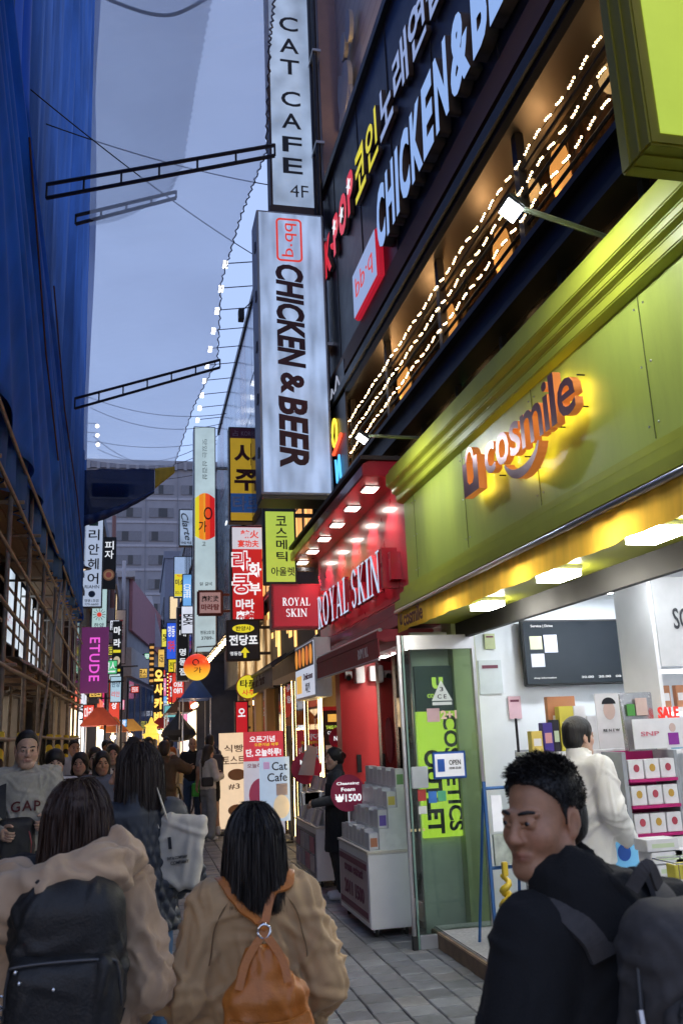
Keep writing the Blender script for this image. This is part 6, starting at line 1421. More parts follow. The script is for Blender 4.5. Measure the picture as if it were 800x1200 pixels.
# ------------------------------------------------------------------ people: implicit surfaces meshed with surface nets
class Sdf:
    def __init__(s, lo, hi, h):
        s.lo = np.array(lo, float); s.h = h
        s.n = np.maximum(4, np.ceil((np.array(hi) - s.lo) / h).astype(int) + 1)
        s.D = np.full(s.n, 0.06, np.float32)
        s.ax = [s.lo[i] + h * np.arange(s.n[i]) for i in range(3)]
    def _blk(s, lo, hi, m):
        a = np.clip(np.floor((np.array(lo) - m - s.lo) / s.h).astype(int), 0, s.n)
        b = np.clip(np.ceil((np.array(hi) + m - s.lo) / s.h).astype(int) + 1, 0, s.n)
        if np.any(b <= a): return None, None
        sl = tuple(slice(a[i], b[i]) for i in range(3))
        X, Y, Z = np.meshgrid(*[s.ax[i][sl[i]] for i in range(3)], indexing='ij')
        return sl, np.stack([X, Y, Z], -1)
    def op(s, f, lo, hi, k=0.02, sub=False):
        sl, P = s._blk(lo, hi, 0.05 + k)
        if sl is None: return s
        d = f(P); A = s.D[sl]
        if sub:
            d = -d; hh = np.maximum(k - np.abs(A - d), 0) / k; s.D[sl] = np.maximum(A, d) + hh * hh * k * .25
        else: hh = np.maximum(k - np.abs(A - d), 0) / k; s.D[sl] = np.minimum(A, d) - hh * hh * k * .25
        return s
    def cap(s, a, b, ra, rb=None, k=0.02, sub=False):
        a, b = np.array(a, float), np.array(b, float); rb = ra if rb is None else rb; r = max(ra, rb); ab = b - a; L2 = max(1e-9, ab @ ab)
        def f(P):
            t = np.clip(((P - a) @ ab) / L2, 0, 1)
            return np.linalg.norm(P - a - t[..., None] * ab, axis=-1) - (ra + (rb - ra) * t)
        return s.op(f, np.minimum(a, b) - r, np.maximum(a, b) + r, k, sub)
    def chain(s, pts, rs, k=0.02):
        for i in range(len(pts) - 1): s.cap(pts[i], pts[i + 1], rs[i], rs[i + 1], k)
        return s
    def ell(s, c, r, k=0.02, sub=False, rot=None):
        c = np.array(c, float); r = np.array(r, float); Rm = None if rot is None else np.array(rot)
        def f(P):
            q = P - c
            if Rm is not None: q = q @ Rm
            k0 = np.linalg.norm(q / r, axis=-1); k1 = np.linalg.norm(q / (r * r), axis=-1) + 1e-6
            return np.where(k0 < .05, -r.min(), k0 * (k0 - 1) / k1)
        e = r if Rm is None else np.full(3, r.max())
        return s.op(f, c - e, c + e, k, sub)
    def cone(s, c0, c1, r0, r1, k=0.02, rnd_=0.02, sub=False):
        """upright elliptical column from c0 to c1 (z0 < z1)"""
        c0, c1, r0, r1 = [np.array(q, float) for q in (c0, c1, r0, r1)]
        def f(P):
            t = np.clip((P[..., 2] - c0[2]) / (c1[2] - c0[2]), 0, 1)[..., None]
            c = c0[:2] + (c1[:2] - c0[:2]) * t; r = r0 + (r1 - r0) * t
            q = (P[..., :2] - c)
            d = (np.linalg.norm(q / r, axis=-1) - 1) * r.min(-1) + rnd_
            dz = np.maximum(c0[2] - P[..., 2], P[..., 2] - c1[2]) + rnd_
            return np.minimum(np.maximum(d, dz), 0) + np.sqrt(np.maximum(d, 0) ** 2 + np.maximum(dz, 0) ** 2) - rnd_
        m = np.maximum(r0, r1)
        return s.op(f, (min(c0[0], c1[0]) - m[0], min(c0[1], c1[1]) - m[1], c0[2]), (max(c0[0], c1[0]) + m[0], max(c0[1], c1[1]) + m[1], c1[2]), k, sub)
    def rbox(s, c, e, r=.02, k=0.02, sub=False, rot=None):
        c = np.array(c, float); e = np.array(e, float) - r; Rm = None if rot is None else np.array(rot)
        def f(P):
            q = P - c
            if Rm is not None: q = q @ Rm
            q = np.abs(q) - e
            return np.linalg.norm(np.maximum(q, 0), axis=-1) + np.minimum(q.max(-1), 0) - r
        g = e + r if Rm is None else np.full(3, np.linalg.norm(e + r))
        return s.op(f, c - g, c + g, k, sub)
    def mesh(s):
        D = s.D; n = D.shape; I = (D < 0)
        D = D.copy(); D[0], D[-1] = .05, .05; D[:, 0], D[:, -1] = .05, .05; D[:, :, 0], D[:, :, -1] = .05, .05; I = D < 0
        cn = [(i, j, k) for i in (0, 1) for j in (0, 1) for k in (0, 1)]
        sub = lambda A, o: A[o[0]:n[0] - 1 + o[0], o[1]:n[1] - 1 + o[1], o[2]:n[2] - 1 + o[2]]
        cnt = sum(sub(I, o).astype(np.int8) for o in cn)
        act = (cnt > 0) & (cnt < 8); idx = -np.ones(act.shape, int); C = np.argwhere(act); idx[act] = np.arange(len(C))
        acc = np.zeros((len(C), 3)); num = np.zeros(len(C))
        val = {o: D[C[:, 0] + o[0], C[:, 1] + o[1], C[:, 2] + o[2]] for o in cn}
        for a in range(3):
            for o in cn:
                if o[a]: continue
                p = list(o); p[a] = 1; p = tuple(p)
                va, vb = val[o], val[p]; m = (va < 0) != (vb < 0)
                t = np.where(m, va / np.where(m, va - vb, 1), 0)
                q = np.zeros((len(C), 3)); q += o; q[:, a] = t
                acc += q * m[:, None]; num += m
        V = s.lo + s.h * (C + acc / num[:, None])
        F = []
        for a in range(3):
            b, c = (a + 1) % 3, (a + 2) % 3
            o2 = [slice(None)] * 3; o2[a] = slice(1, None); o1 = [slice(None)] * 3; o1[a] = slice(None, -1)
            A, B = I[tuple(o1)], I[tuple(o2)]
            for flip, m in ((False, A & ~B), (True, ~A & B)):
                e = np.argwhere(m); e = e[(e[:, b] > 0) & (e[:, c] > 0)]
                if not len(e): continue
                q = []
                for (db, dc) in ((0, 0), (1, 0), (1, 1), (0, 1)):
                    g = e.copy(); g[:, b] -= db; g[:, c] -= dc
                    q.append(idx[g[:, 0], g[:, 1], g[:, 2]])
                q = np.stack(q, 1); q = q[(q >= 0).all(1)]
                F.append(q[:, ::-1] if flip else q)
        F = np.concatenate(F); 
        return V, F

def vnormals(V, F):
    a = V[F[:, 2]] - V[F[:, 0]]; b = V[F[:, 3]] - V[F[:, 1]]; n = np.cross(a, b); N = np.zeros_like(V)
    for i in range(4): np.add.at(N, F[:, i], n)
    return N / (np.linalg.norm(N, axis=1, keepdims=True) + 1e-12)
def smooth_v(V, F, it=1):
    for _ in range(it):
        A = np.zeros_like(V); c = np.zeros(len(V))
        for i in range(4):
            for j in (1, 3):
                np.add.at(A, F[:, i], V[F[:, (i + j) % 4]]); np.add.at(c, F[:, i], 1)
        V = .5 * V + .5 * A / np.maximum(c, 1)[:, None]
    return V
def wrinkles(P, seed, f=(14, 45), n=8, stretch=(1, 1, .45), sharp=.5):
    q = np.random.RandomState(seed); o = np.zeros(len(P)); Q = P * np.array(stretch)
    Q = Q + .03 * np.sin(P[:, [2, 0, 1]] * 17 + seed)
    for i in range(n):
        d = q.normal(size=3); d /= np.linalg.norm(d); fr = q.uniform(*f)
        v = np.sin(Q @ d * fr + q.uniform(0, 6.28))
        o += (((1 - np.abs(v)) ** 3 * 2.4 - .6) * sharp + v * (1 - sharp)) / (fr / f[0]) ** .7
    return o / n ** .5
def creases(V, N, seed, n=60, w=.016, L=.10, amp=.009, vert=1.2):
    """separate cloth creases: long narrow ridges with troughs beside them"""
    q = np.random.RandomState(seed); o = np.zeros(len(V))
    for i in range(n):
        k = q.randint(len(V)); c, m = V[k], N[k]
        d = q.normal(size=3); d[2] += vert * q.choice([-1, 1]); d -= m * (d @ m); d /= np.linalg.norm(d) + 1e-9; sd = np.cross(m, d)
        P = V - c; v = P @ d; u = P @ sd + q.normal() * 1.5 * v * v; h = P @ m; ww = w * q.uniform(.6, 1.6); LL = L * q.uniform(.5, 1.6)
        x = (u / ww) ** 2
        o += amp * q.uniform(.4, 1.2) * np.exp(-x * .8) * (1.15 - 1.3 * x) * np.exp(-(v / LL) ** 2 - (h / .05) ** 2)
    return o
def np_mesh(name, V, F, m, parent, smooth=True, extra=None, cols=None):
    me = bpy.data.meshes.new(name)
    vs = V.tolist(); fs = F if isinstance(F, list) else F.tolist()
    if extra is not None:
        k = len(vs); vs += extra.v; fs += [tuple(k + i for i in f) for f in extra.f]
    me.from_pydata(vs, [], fs)
    me.polygons.foreach_set('use_smooth', [smooth] * len(me.polygons))
    me.materials.append(m)
    if cols is not None:
        ca = me.color_attributes.new('tone', 'FLOAT_COLOR', 'POINT')
        c = np.ones((len(vs), 4), np.float32); c[:len(cols), :3] = cols
        if len(vs) > len(cols): c[len(cols):, :3] = cols.mean(0)
        ca.data.foreach_set('color', c.ravel())
    o = bpy.data.objects.new(name, me); COL.objects.link(o); o.parent = parent
    return o
def skin_mat(name, col):
    if name in MATS: return MATS[name]
    m = mat(name, col, .48, var=.16, scale=55, bump=.14, bscale=420)
    N, L = m.node_tree.nodes, m.node_tree.links; b = N['Principled BSDF']
    b.inputs['Subsurface Weight'].default_value = .12; b.inputs['Subsurface Radius'].default_value = (.012, .005, .003); b.inputs['Subsurface Scale'].default_value = .4
    src = b.inputs['Base Color'].links[0].from_socket
    at = N.new('ShaderNodeAttribute'); at.attribute_name = 'tone'
    mx = N.new('ShaderNodeMix'); mx.data_type = 'RGBA'; mx.blend_type = 'MULTIPLY'; mx.inputs[0].default_value = 1
    L.new(src, mx.inputs[6]); L.new(at.outputs['Color'], mx.inputs[7]); L.new(mx.outputs[2], b.inputs['Base Color'])
    return m
def hair_mat(name, col, rough=.5):
    if name in MATS: return MATS[name]
    return mat(name, col, rough, var=.35, scale=55, stretch=(1, 1, .06), bump=.5, bscale=140)
def rz(a): return np.array([[math.cos(a), -math.sin(a), 0], [math.sin(a), math.cos(a), 0], [0, 0, 1]])
def rx(a): return np.array([[1, 0, 0], [0, math.cos(a), -math.sin(a)], [0, math.sin(a), math.cos(a)]])

def head_shapes(S, c, s, Rh, fine=False):
    """head facing -Y in its own frame; c = centre, Rh = rotation of the head"""
    T = lambda p: np.array(c) + Rh @ (np.array(p) * s)
    E = lambda p, r, k=.02, sub=False: S.ell(T(p), np.array(r) * s, k * s, sub, Rh)
    Cc = lambda a, b, ra, rb, k=.015, sub=False: S.cap(T(a), T(b), ra * s, rb * s, k * s, sub)
    E((0, .016, .042), (.074, .094, .086)); E((0, -.028, -.03), (.06, .064, .082)); E((0, -.062, -.098), (.03, .026, .022), .03)
    for q in (-1, 1):
        Cc((q * .056, .0, -.05), (q * .022, -.062, -.1), .02, .018, .03); E((q * .04, -.058, -.026), (.024, .022, .022), .03)
    if fine:
        for q in (-1, 1):
            E((q * .031, -.101, .006), (.02, .016, .012), .016, True); Cc((q * .014, -.089, .022), (q * .048, -.076, .024), .009, .007, .014)
            E((q * .031, -.083, .005), (.0135, .0125, .0125), .004); Cc((q * .016, -.0935, .010), (q * .046, -.083, .011), .0035, .003, .004)
            Cc((q * .018, -.0925, -.003), (q * .043, -.084, -.002), .003, .003, .005)
            E((q * .011, -.100, -.034), (.0088, .011, .0078), .008); E((q * .0075, -.107, -.041), (.004, .005, .003), .004, True)
            E((q * .075, .012, -.002), (.009, .021, .033), .01); E((q * .083, .006, .0), (.006, .011, .018), .006, True); Cc((q * .078, .024, .018), (q * .079, .026, -.01), .0055, .005, .006); E((q * .075, .004, -.03), (.006, .009, .009), .006)
        Cc((0, -.09, .018), (0, -.108, -.026), .0075, .011, .014); E((0, -.109, -.031), (.0125, .012, .0105), .008)
        Cc((-.025, -.0855, -.0635), (0, -.0935, -.0605), .0035, .0055, .008); Cc((.025, -.0855, -.0635), (0, -.0935, -.0605), .0035, .0055, .008); Cc((-.019, -.086, -.0715), (.019, -.086, -.0715), .0048, .0048, .01); E((0, -.0895, -.0715), (.013, .006, .0055), .008)
        Cc((-.024, -.0875, -.0665), (0, -.0925, -.0668), .0017, .0022, .003, True); Cc((.024, -.0875, -.0665), (0, -.0925, -.0668), .0017, .0022, .003, True)
        Cc((0, -.1, -.05), (0, -.102, -.045), .003, .003, .006, True)
    else:
        for q in (-1, 1):
            E((q * .031, -.1, .008), (.022, .014, .012), .016, True); E((q * .076, .012, -.005), (.011, .022, .032), .01)
        Cc((0, -.09, .015), (0, -.11, -.028), .008, .014, .012); Cc((-.02, -.092, -.067), (.02, -.092, -.067), .009, .009, .012)

HL = ([-.13, -.085, -.06, -.035, -.01, .012, .04], [.10, .092, .082, .055, .025, -.01, -.05])
def hairline(P, hc, Rh, s):
    q = ((P - hc) @ Rh) / s
    zb = np.interp(q[..., 1], *HL)
    return np.maximum(q[..., 2] - zb, q[..., 1] - .045) * s * .8
def face_tone(V, c, s, Rh):
    q = ((V - np.array(c)) @ Rh) / s; t = np.ones((len(V), 3))
    lips = np.exp(-((q[:, 0] / .027) ** 2 + ((q[:, 2] + .0665) / .0105) ** 2) ** 2) * (q[:, 1] < -.07)
    ch = np.exp(-(((np.abs(q[:, 0]) - .042) / .022) ** 2 + ((q[:, 2] + .03) / .025) ** 2)) * (q[:, 1] < -.03)
    ch += np.exp(-((q[:, 0] / .016) ** 2 + ((q[:, 2] + .03) / .015) ** 2)) * (q[:, 1] < -.09) * .6
    ch += np.exp(-(((np.abs(q[:, 0]) - .08) / .015) ** 2)) * (np.abs(q[:, 2]) < .04) * .5
    t *= 1 - lips[:, None] * np.array([.22, .42, .38]) - ch[:, None] * np.array([.0, .12, .12])
    return t

def strands(n, path, seed, wid=.0022, segs=9):
    """ribbons along path(rng)->array of points"""
    q = np.random.RandomState(seed); b = MB()
    for i in range(n):
        P = path(q)
        if P is None: continue
        m = len(P); d = np.gradient(P, axis=0); side = np.cross(d, q.normal(size=3)); side /= np.linalg.norm(side, axis=1, keepdims=True) + 1e-9
        w = wid * (1 - .75 * np.linspace(0, 1, m) ** 3)[:, None] * q.uniform(.6, 1.3)
        A, B = P - side * w, P + side * w; k = len(b.v)
        b.v += [tuple(v) for v in A] + [tuple(v) for v in B]
        b.f += [(k + j, k + j + 1, k + m + j + 1, k + m + j) for j in range(m - 1)]
    return b

def ribbons(P, q, wid):
    """P: (n, m, 3) strand paths -> vertices and quads of thin tapering ribbons"""
    n, m, _ = P.shape; d = np.gradient(P, axis=1); side = np.cross(d, q.normal(size=(n, 1, 3))); side /= np.linalg.norm(side, axis=2, keepdims=True) + 1e-9
    w = wid * (1 - .75 * np.linspace(0, 1, m) ** 3)[None, :, None] * q.uniform(.6, 1.3, size=(n, 1, 1))
    V = np.stack([P - side * w, P + side * w], 2).reshape(-1, 3)        # strand, point, side
    base = (np.arange(n)[:, None] * m + np.arange(m - 1)[None, :]).ravel() * 2
    return V, np.stack([base, base + 2, base + 3, base + 1], 1)
def hand(b, wrist, dirv, side, curl=.5, s=1.0, palm_n=None):
    """five bent fingers (tubes) plus returns palm centre; dirv = hand direction, side = towards the thumb"""
    d = np.array(dirv, float); d /= np.linalg.norm(d); t = np.array(side, float); t -= d * (t @ d); t /= np.linalg.norm(t); n = np.cross(d, t)
    if palm_n is not None and n @ np.array(palm_n) < 0: n = -n
    w = np.array(wrist, float)
    for i, (off, ln) in enumerate(((.026, .066), (.009, .074), (-.009, .069), (-.026, .055))):
        p0 = w + d * .075 * s + t * off * s; pts = [w + d * .03 * s + t * off * .7 * s, p0]; a = 0
        for j, f in enumerate((.45, .32, .23)):
            a += curl * (.7 + .3 * j); p0 = p0 + (d * math.cos(a) + n * math.sin(a)) * ln * f * s; pts.append(p0)
        b.tube([tuple(p) for p in pts], [.011 * s, .0092 * s, .0085 * s, .0078 * s, .0062 * s], 7)
    p0 = w + d * .025 * s + t * .03 * s; q1 = p0 + (d * .6 + t * .75 + n * .25) * .035 * s; q2 = q1 + (d * .85 + t * .3 + n * .4) * .032 * s; q3 = q2 + (d * .9 + n * .3) * .025 * s
    b.tube([tuple(w + d * .01 * s), tuple(p0), tuple(q1), tuple(q2), tuple(q3)], [.013 * s, .0125 * s, .011 * s, .010 * s, .007 * s], 7)

SK = {'a': (.48, .28, .185), 'b': (.40, .205, .115), 'c': (.54, .34, .245)}
GARM = {}
def stick(pts, off):
    """lay points on the surface of the garment built last"""
    out = []
    for p in pts:
        k = np.argmin(((GARM['V'] - np.array(p)) ** 2).sum(1)); out.append(tuple(GARM['V'][k] + GARM['N'][k] * off))
    A = np.array(out)
    for _ in range(14): A[1:-1] = .5 * A[1:-1] + .25 * (A[:-2] + A[2:])
    return [tuple(a) for a in A]
def person(label, loc, rot, H=1.7, skin='a', hair='short', haircol=(.012, .009, .008), top=(.3, .3, .3), topkind='shirt', bottom=(.03, .035, .05), botkind='trousers',
           shoes=(.55, .55, .55), hyaw=0.0, hpitch=0.0, armL=None, armR=None, sleeve=1.0, stride=.0, res=.016, coat_end=.75, group=None, fine=False, seed=1, wr=.006, build_hair=True, wide=1.0, lean=0.0, name='person', topmat=None, botmat=None, hcurl=.45, topfx=None, apron=None, hoffw=(0, 0, 0), g=None, cr=0, cra=.009, shw=.175):
    s = H / 1.7
    t = thing(name, label, 'person', loc, rot, group)
    J = lambda x, y, z: np.array([x * s, y * s, z * s])
    ho = rz(-rot) @ np.array(hoffw); hc = J(0, -.02 - lean * .6, 1.575) + ho; Rh = rz(hyaw) @ rx(hpitch)
    arms = {1: armL or ((.235, .03, 1.10), (.225, -.05, .85)), -1: armR or ((-.235, .03, 1.10), (-.225, -.05, .85))}
    sho = {q: J(q * shw, .0 - lean * .4, 1.385) for q in (1, -1)}
    leg = {}
    for q in (1, -1):
        f = stride * q
        leg[q] = [J(q * .085, 0, .9), J(q * .095, -.03 - f * .12, .49), J(q * .1, .02 - f * .22 if f > 0 else .02 - f * .26, .085 + (0.05 * abs(f) if f < 0 else 0))]
    lo, hi = np.array([-.5, -.5, -.02]) * s, np.array([.5, .5, 1.78]) * s
    # body: one continuous figure
    S = Sdf(lo, hi, res)
    S.cone(J(0, 0, .86), J(0, 0, 1.1), (.13 * s, .09 * s), (.12 * s, .085 * s), .03); S.cone(J(0, 0, 1.08), J(0, -.3 * lean, 1.4), (.12 * s, .085 * s), (.15 * s, .085 * s), .05)
    S.cap(J(-.13, -.3 * lean, 1.38), J(.13, -.3 * lean, 1.38), .055 * s, k=.04); S.chain([J(0, .015 - .35 * lean, 1.40), hc + Rh @ J(0, .018, -.07)], [.056 * s, .048 * s], .03)
    xb = MB()
    for q in (1, -1):
        e, w = J(*arms[q][0]), J(*arms[q][1]); S.chain([sho[q], e, w], [.047 * s, .038 * s, .027 * s], .02)
        d = (w - e) / np.linalg.norm(w - e); tn = np.array([0, -1, 0.]) if abs(d[1]) < .8 else np.array([0, 0, 1.])
        S.ell(w + d * .05 * s, np.array([.026, .026, .042]) * s * 1.05, .02); hand(xb, w, d, tn, hcurl, s, palm_n=(-q, 0, 0))
        S.chain(leg[q], [.078 * s, .055 * s, .04 * s], .03); S.cap(leg[q][2] + J(0, .03, -.04), leg[q][2] + J(q * .01, -.12, -.055), .032 * s, .026 * s, .02)
    if fine:
        V1, F1 = S.mesh()
        S2 = Sdf(hc - .2 * s, hc + .2 * s, .0038); S2.chain([J(0, .015 - .35 * lean, 1.36), J(0, .015 - .35 * lean, 1.40), hc + Rh @ J(0, .018, -.07)], [.06 * s, .056 * s, .05 * s], .03); head_shapes(S2, hc, s, Rh, True)
        V2, F2 = S2.mesh(); V2 = smooth_v(V2, F2, 1)
        V = np.concatenate([V1, V2]); F = np.concatenate([F1, F2 + len(V1)])
    else:
        head_shapes(S, hc, s, Rh, False); V, F = S.mesh()
    np_mesh('body', V, F, skin_mat('skin ' + skin, SK[skin]), t, extra=xb, cols=face_tone(V, hc, s, Rh))
    # eyes and brows
    b = MB(); eb_ = MB(); ib = MB()
    for q in (1, -1):
        c_ = hc + Rh @ J(q * .031, -.0855, .0045 if fine else .006)
        b.ball(tuple(c_), tuple(np.array([.0116, .0104, .0062]) * s), 12, 8)
        ib.ball(tuple(hc + Rh @ J(q * .031 - .001, -.0912, .0045 if fine else .006)), tuple(np.array([.0070, .0066, .0060]) * s), 10, 6)
        eb_.tube([tuple(hc + Rh @ J(q * x_, y_, z_)) for x_, y_, z_ in ((.012, -.0975, .0235), (.022, -.0965, .0265), (.034, -.0905, .0285), (.044, -.083, .0275), (.052, -.0745, .0235))], [.0028 * s, .0044 * s, .0044 * s, .0036 * s, .0018 * s], 6)
    np_mesh('eyes', np.array(b.v), np.array(b.f), mat('eye white', (.20, .165, .145), .25), t); np_mesh('irises', np.array(ib.v), np.array(ib.f), mat('dark eye', (.012, .008, .007), .1), t) 
    if hair != 'hidden': np_mesh('eyebrows', np.array(eb_.v), list(eb_.f), hair_mat('hair %.3f %.3f' % haircol[:2], haircol), t)
    # hair
    hm = hair_mat('hair %.3f %.3f' % haircol[:2], haircol)
    if hair and build_hair and hair != 'hidden':
        hr = res * .75 if not fine else .006
        S = Sdf(hc - np.array([.22, .22, .55 if hair == 'long' else .26]) * s, hc + np.array([.22, .22, .18]) * s, hr)
        T = lambda p: hc + Rh @ (np.array(p) * s)
        E = lambda p, r, k=.015, sub=False: S.ell(T(p), np.array(r) * s, k * s, sub, Rh)
        if hair in ('short', 'cap'):
            E((0, .018, .05), (.0785, .099, .0885) if fine else (.083, .104, .088)); E((0, .07, -.01), (.066, .048, .06), .03); S.op(lambda P: hairline(P, hc, Rh, s), hc - .2, hc + .2, .006, True)
            for q in (1, -1): S.cap(T((q * .072, -.012, .03)), T((q * .074, -.008, -.012)), .006 * s, .003 * s, .008)
        elif hair == 'fringe':
            E((0, .015, .05), (.09, .108, .094)); E((0, .06, -.02), (.078, .06, .07), .03); E((0, -.1, -.04), (.072, .066, .078), .008, True)
            for q in (1, -1): S.cap(T((q * .078, -.02, .03)), T((q * .08, -.012, -.03)), .014 * s, .008 * s, .012)
        elif hair == 'bald': E((0, .06, -.01), (.078, .06, .045))
        else:
            end = {'bob': -.15, 'long': -.30, 'bun': -.05}[hair]
            E((0, .018, .052), (.092, .108, .093)); 
            S.chain([T((0, .04, .0)), T((0, .045, end * .6)), T((0, .04, end))], [.084 * s, .074 * s, .03 * s], .04)
            if hair != 'bun':
                for q in (1, -1): S.chain([T((q * .074, .018, .03)), T((q * .082, .02, end * .55)), T((q * .074, .025, end * .95))], [.02 * s, .024 * s, .014 * s], .02)
            else: E((0, .12, .03), (.045, .045, .045))
            E((0, -.105, -.03), (.068, .082, .108), .01, True)
        V, F = S.mesh(); N = vnormals(V, F); V = V + N * (wrinkles(V, seed, (60, 160), 8, (1, 1, .12)) * .0022)[:, None] * s
        np_mesh('hair', V, F, hm, t)
    if hair == 'cap':
        b = MB(); pr = [(0, .145), (.04, .14), (.075, .115), (.093, .07), (.097, .035)]
        b.lathe([(r_ * s, z_ * s) for r_, z_ in pr], (0, 0, 0), 18); b.prism([(-.075 * s, -.07 * s), (.075 * s, -.07 * s), (.055 * s, -.15 * s), (0, -.17 * s), (-.055 * s, -.15 * s)], 'z', .035 * s, .042 * s)
        V = np.array(b.v); V = hc + V @ Rh.T; me = MB(); me.v = [tuple(v) for v in V]; me.f = b.f; me.build('cap', mat('cap cloth', (.03, .03, .035), .8), t, smooth=True)
    # trousers and shoes
    S = Sdf(lo, np.array([.45, .45, 1.1]) * s, res)
    S.cone(J(0, 0, .8), J(0, 0, 1.03), (.165 * s, .115 * s), (.14 * s, .1 * s), .03)
    for q in (1, -1):
        h_, k_, a_ = leg[q]
        if botkind == 'wide': S.chain([h_, k_, a_ + J(0, 0, .02)], [.1 * s, .088 * s, .1 * s], .03)
        elif botkind == 'shorts': S.chain([h_, h_ * .35 + k_ * .65], [.1 * s, .095 * s], .03)
        elif botkind == 'slim': S.chain([h_, k_, a_ + J(0, 0, .01)], [.088 * s, .064 * s, .05 * s], .03)
        else: S.chain([h_, k_, a_ + J(0, 0, .0)], [.094 * s, .074 * s, .066 * s], .03)
    V, F = S.mesh(); V = V + vnormals(V, F) * (wrinkles(V, seed + 3, (26, 80), 8, (1, 1, .6)) * wr)[:, None]
    np_mesh('shorts' if botkind == 'shorts' else 'trousers', V, F, botmat or mat('cloth %s' % (str(bottom)), bottom, .85, var=.15, scale=12, bump=.15, bscale=250), t)
    for q in (1, -1):
        S = Sdf(leg[q][2] + np.array([-.08, -.22, -.1]) * s, leg[q][2] + np.array([.08, .12, .08]) * s, .010)
        S.cap(leg[q][2] + J(0, .035, -.045), leg[q][2] + J(q * .012, -.13, -.055), .042 * s, .036 * s, .02); S.cap(leg[q][2] + J(0, .02, -.03), leg[q][2] + J(0, .01, .02), .045 * s, .048 * s, .02)
        S.rbox(leg[q][2] + J(0, -.05, -.125), (.1 * s, .2 * s, .04 * s), .005, .004, True)
        V, F = S.mesh(); np_mesh('shoe', V, F, mat('shoe %s' % str(shoes), shoes, .6), t)
    # upper garment
    tm = topmat or mat('cloth %s' % (str(top)), top, .85, var=.15, scale=12, bump=.2, bscale=250)
    S = Sdf(lo, np.array([.5, .5, 1.52]) * s, res)
    g = g if g is not None else (.018 if topkind in ('shirt',) else .026)
    wf = (22, 75) if res < .0125 else (20, 55)
    if topkind == 'coat':
        S.cone(J(0, 0, coat_end), J(0, -.02 * lean, 1.12), (.215 * s * wide, .16 * s * wide), (.172 * s * wide, .13 * s * wide), .04); S.cone(J(0, 0, 1.05), J(0, -.3 * lean, 1.42), (.172 * s * wide, .13 * s * wide), ((shw - .01) * s, .11 * s), .05)
    else:
        S.cone(J(0, 0, .90 if topkind != 'long' else .78), J(0, -.1 * lean, 1.12), (.165 * s * wide, .125 * s * wide), (.15 * s * wide, .115 * s * wide), .03); S.cone(J(0, 0, 1.08), J(0, -.3 * lean, 1.42), (.15 * s * wide, .115 * s * wide), (.18 * s, .11 * s), .05)
    S.cap(J(.045 - shw, .005 - .3 * lean, 1.395), J(shw - .045, .005 - .3 * lean, 1.395), (.05 + g * .6) * s, k=.04)
    for q in (1, -1):
        e, w = J(*arms[q][0]), J(*arms[q][1])
        if sleeve >= .9: S.chain([sho[q], e, w], [(.052 + g) * s, (.042 + g) * s * wide, (.034 + g * .8) * s * wide], .03)
        elif sleeve > 0: S.chain([sho[q], sho[q] * (1 - sleeve) + e * sleeve], [(.052 + g) * s, (.048 + g) * s], .03)
    S.cap(J(0, .02 - .35 * lean, 1.43), J(0, .02 - .35 * lean, 1.48), (.066 + g * .35) * s, (.062 + g * .3) * s, .03)
    V, F = S.mesh(); V = V + vnormals(V, F) * (wrinkles(V, seed + 5, wf, 7, (1, 1, .28), .75) * wr)[:, None]
    if cr: V = smooth_v(V + vnormals(V, F) * creases(V, vnormals(V, F), seed + 70, cr, amp=cra, w=.0125 if fine else .016)[:, None], F, 1)
    if topfx is not None: V = V + vnormals(V, F) * topfx(V)[:, None]
    gV, gN = V, vnormals(V, F)
    np_mesh({'coat': 'coat', 'shirt': 'shirt', 'long': 'long_top'}.get(topkind, 'sweater'), V, F, tm, t)
    if apron:
        S = Sdf(lo, np.array([.5, .5, 1.45]) * s, res)
        S.cone(J(0, 0, .52), J(0, 0, 1.02), (.215 * s, .165 * s), (.178 * s, .14 * s), .03); S.cone(J(0, 0, 1.0), J(0, 0, 1.3), (.178 * s, .14 * s), (.15 * s, .135 * s), .03)
        V, F = S.mesh(); V = V + vnormals(V, F) * (wrinkles(V, seed + 9, (24, 70), 8) * wr)[:, None]; np_mesh('apron', V, F, mat('cloth %s' % (str(apron)), apron, .85), t)
    GARM['V'], GARM['N'] = gV, gN
    return t, hc, Rh, s

def drape(seed, amp=.012, top=1.15, k=(5, 13)):
    def f(V):
        q = np.random.RandomState(seed); a = np.arctan2(V[:, 0], V[:, 1]); o = np.zeros(len(V))
        for i in range(5): o += np.sin(a * q.uniform(*k) + V[:, 2] * q.uniform(-5, 5) + q.uniform(0, 6.28) + .8 * np.sin(V[:, 2] * 7 + i)) / 2.2
        r_ = np.hypot(V[:, 0], V[:, 1]); w_ = np.clip((top - V[:, 2]) / .35, .25, 1)
        return amp * o * w_
    return f
def strap(name, m, parent, pts, w, th, nrm):
    """flat band along pts; nrm(p) gives the outward direction"""
    P = [Vector(p) for p in pts]; b = MB(); n = len(P); rings = []
    for i, p in enumerate(P):
        d = (P[min(i + 1, n - 1)] - P[max(i - 1, 0)]).normalized(); o = Vector(nrm(p)).normalized(); sd = d.cross(o).normalized(); o = sd.cross(d)
        rings.append([p + sd * w / 2, p + sd * w / 2 + o * th, p - sd * w / 2 + o * th, p - sd * w / 2])
    b.v = [tuple(v) for r_ in rings for v in r_]
    for i in range(n - 1):
        for k in range(4): b.f.append((i * 4 + k, i * 4 + (k + 1) % 4, (i + 1) * 4 + (k + 1) % 4, (i + 1) * 4 + k))
    b.f += [(3, 2, 1, 0), tuple((n - 1) * 4 + k for k in range(4))]
    return b.build(name, m, parent)
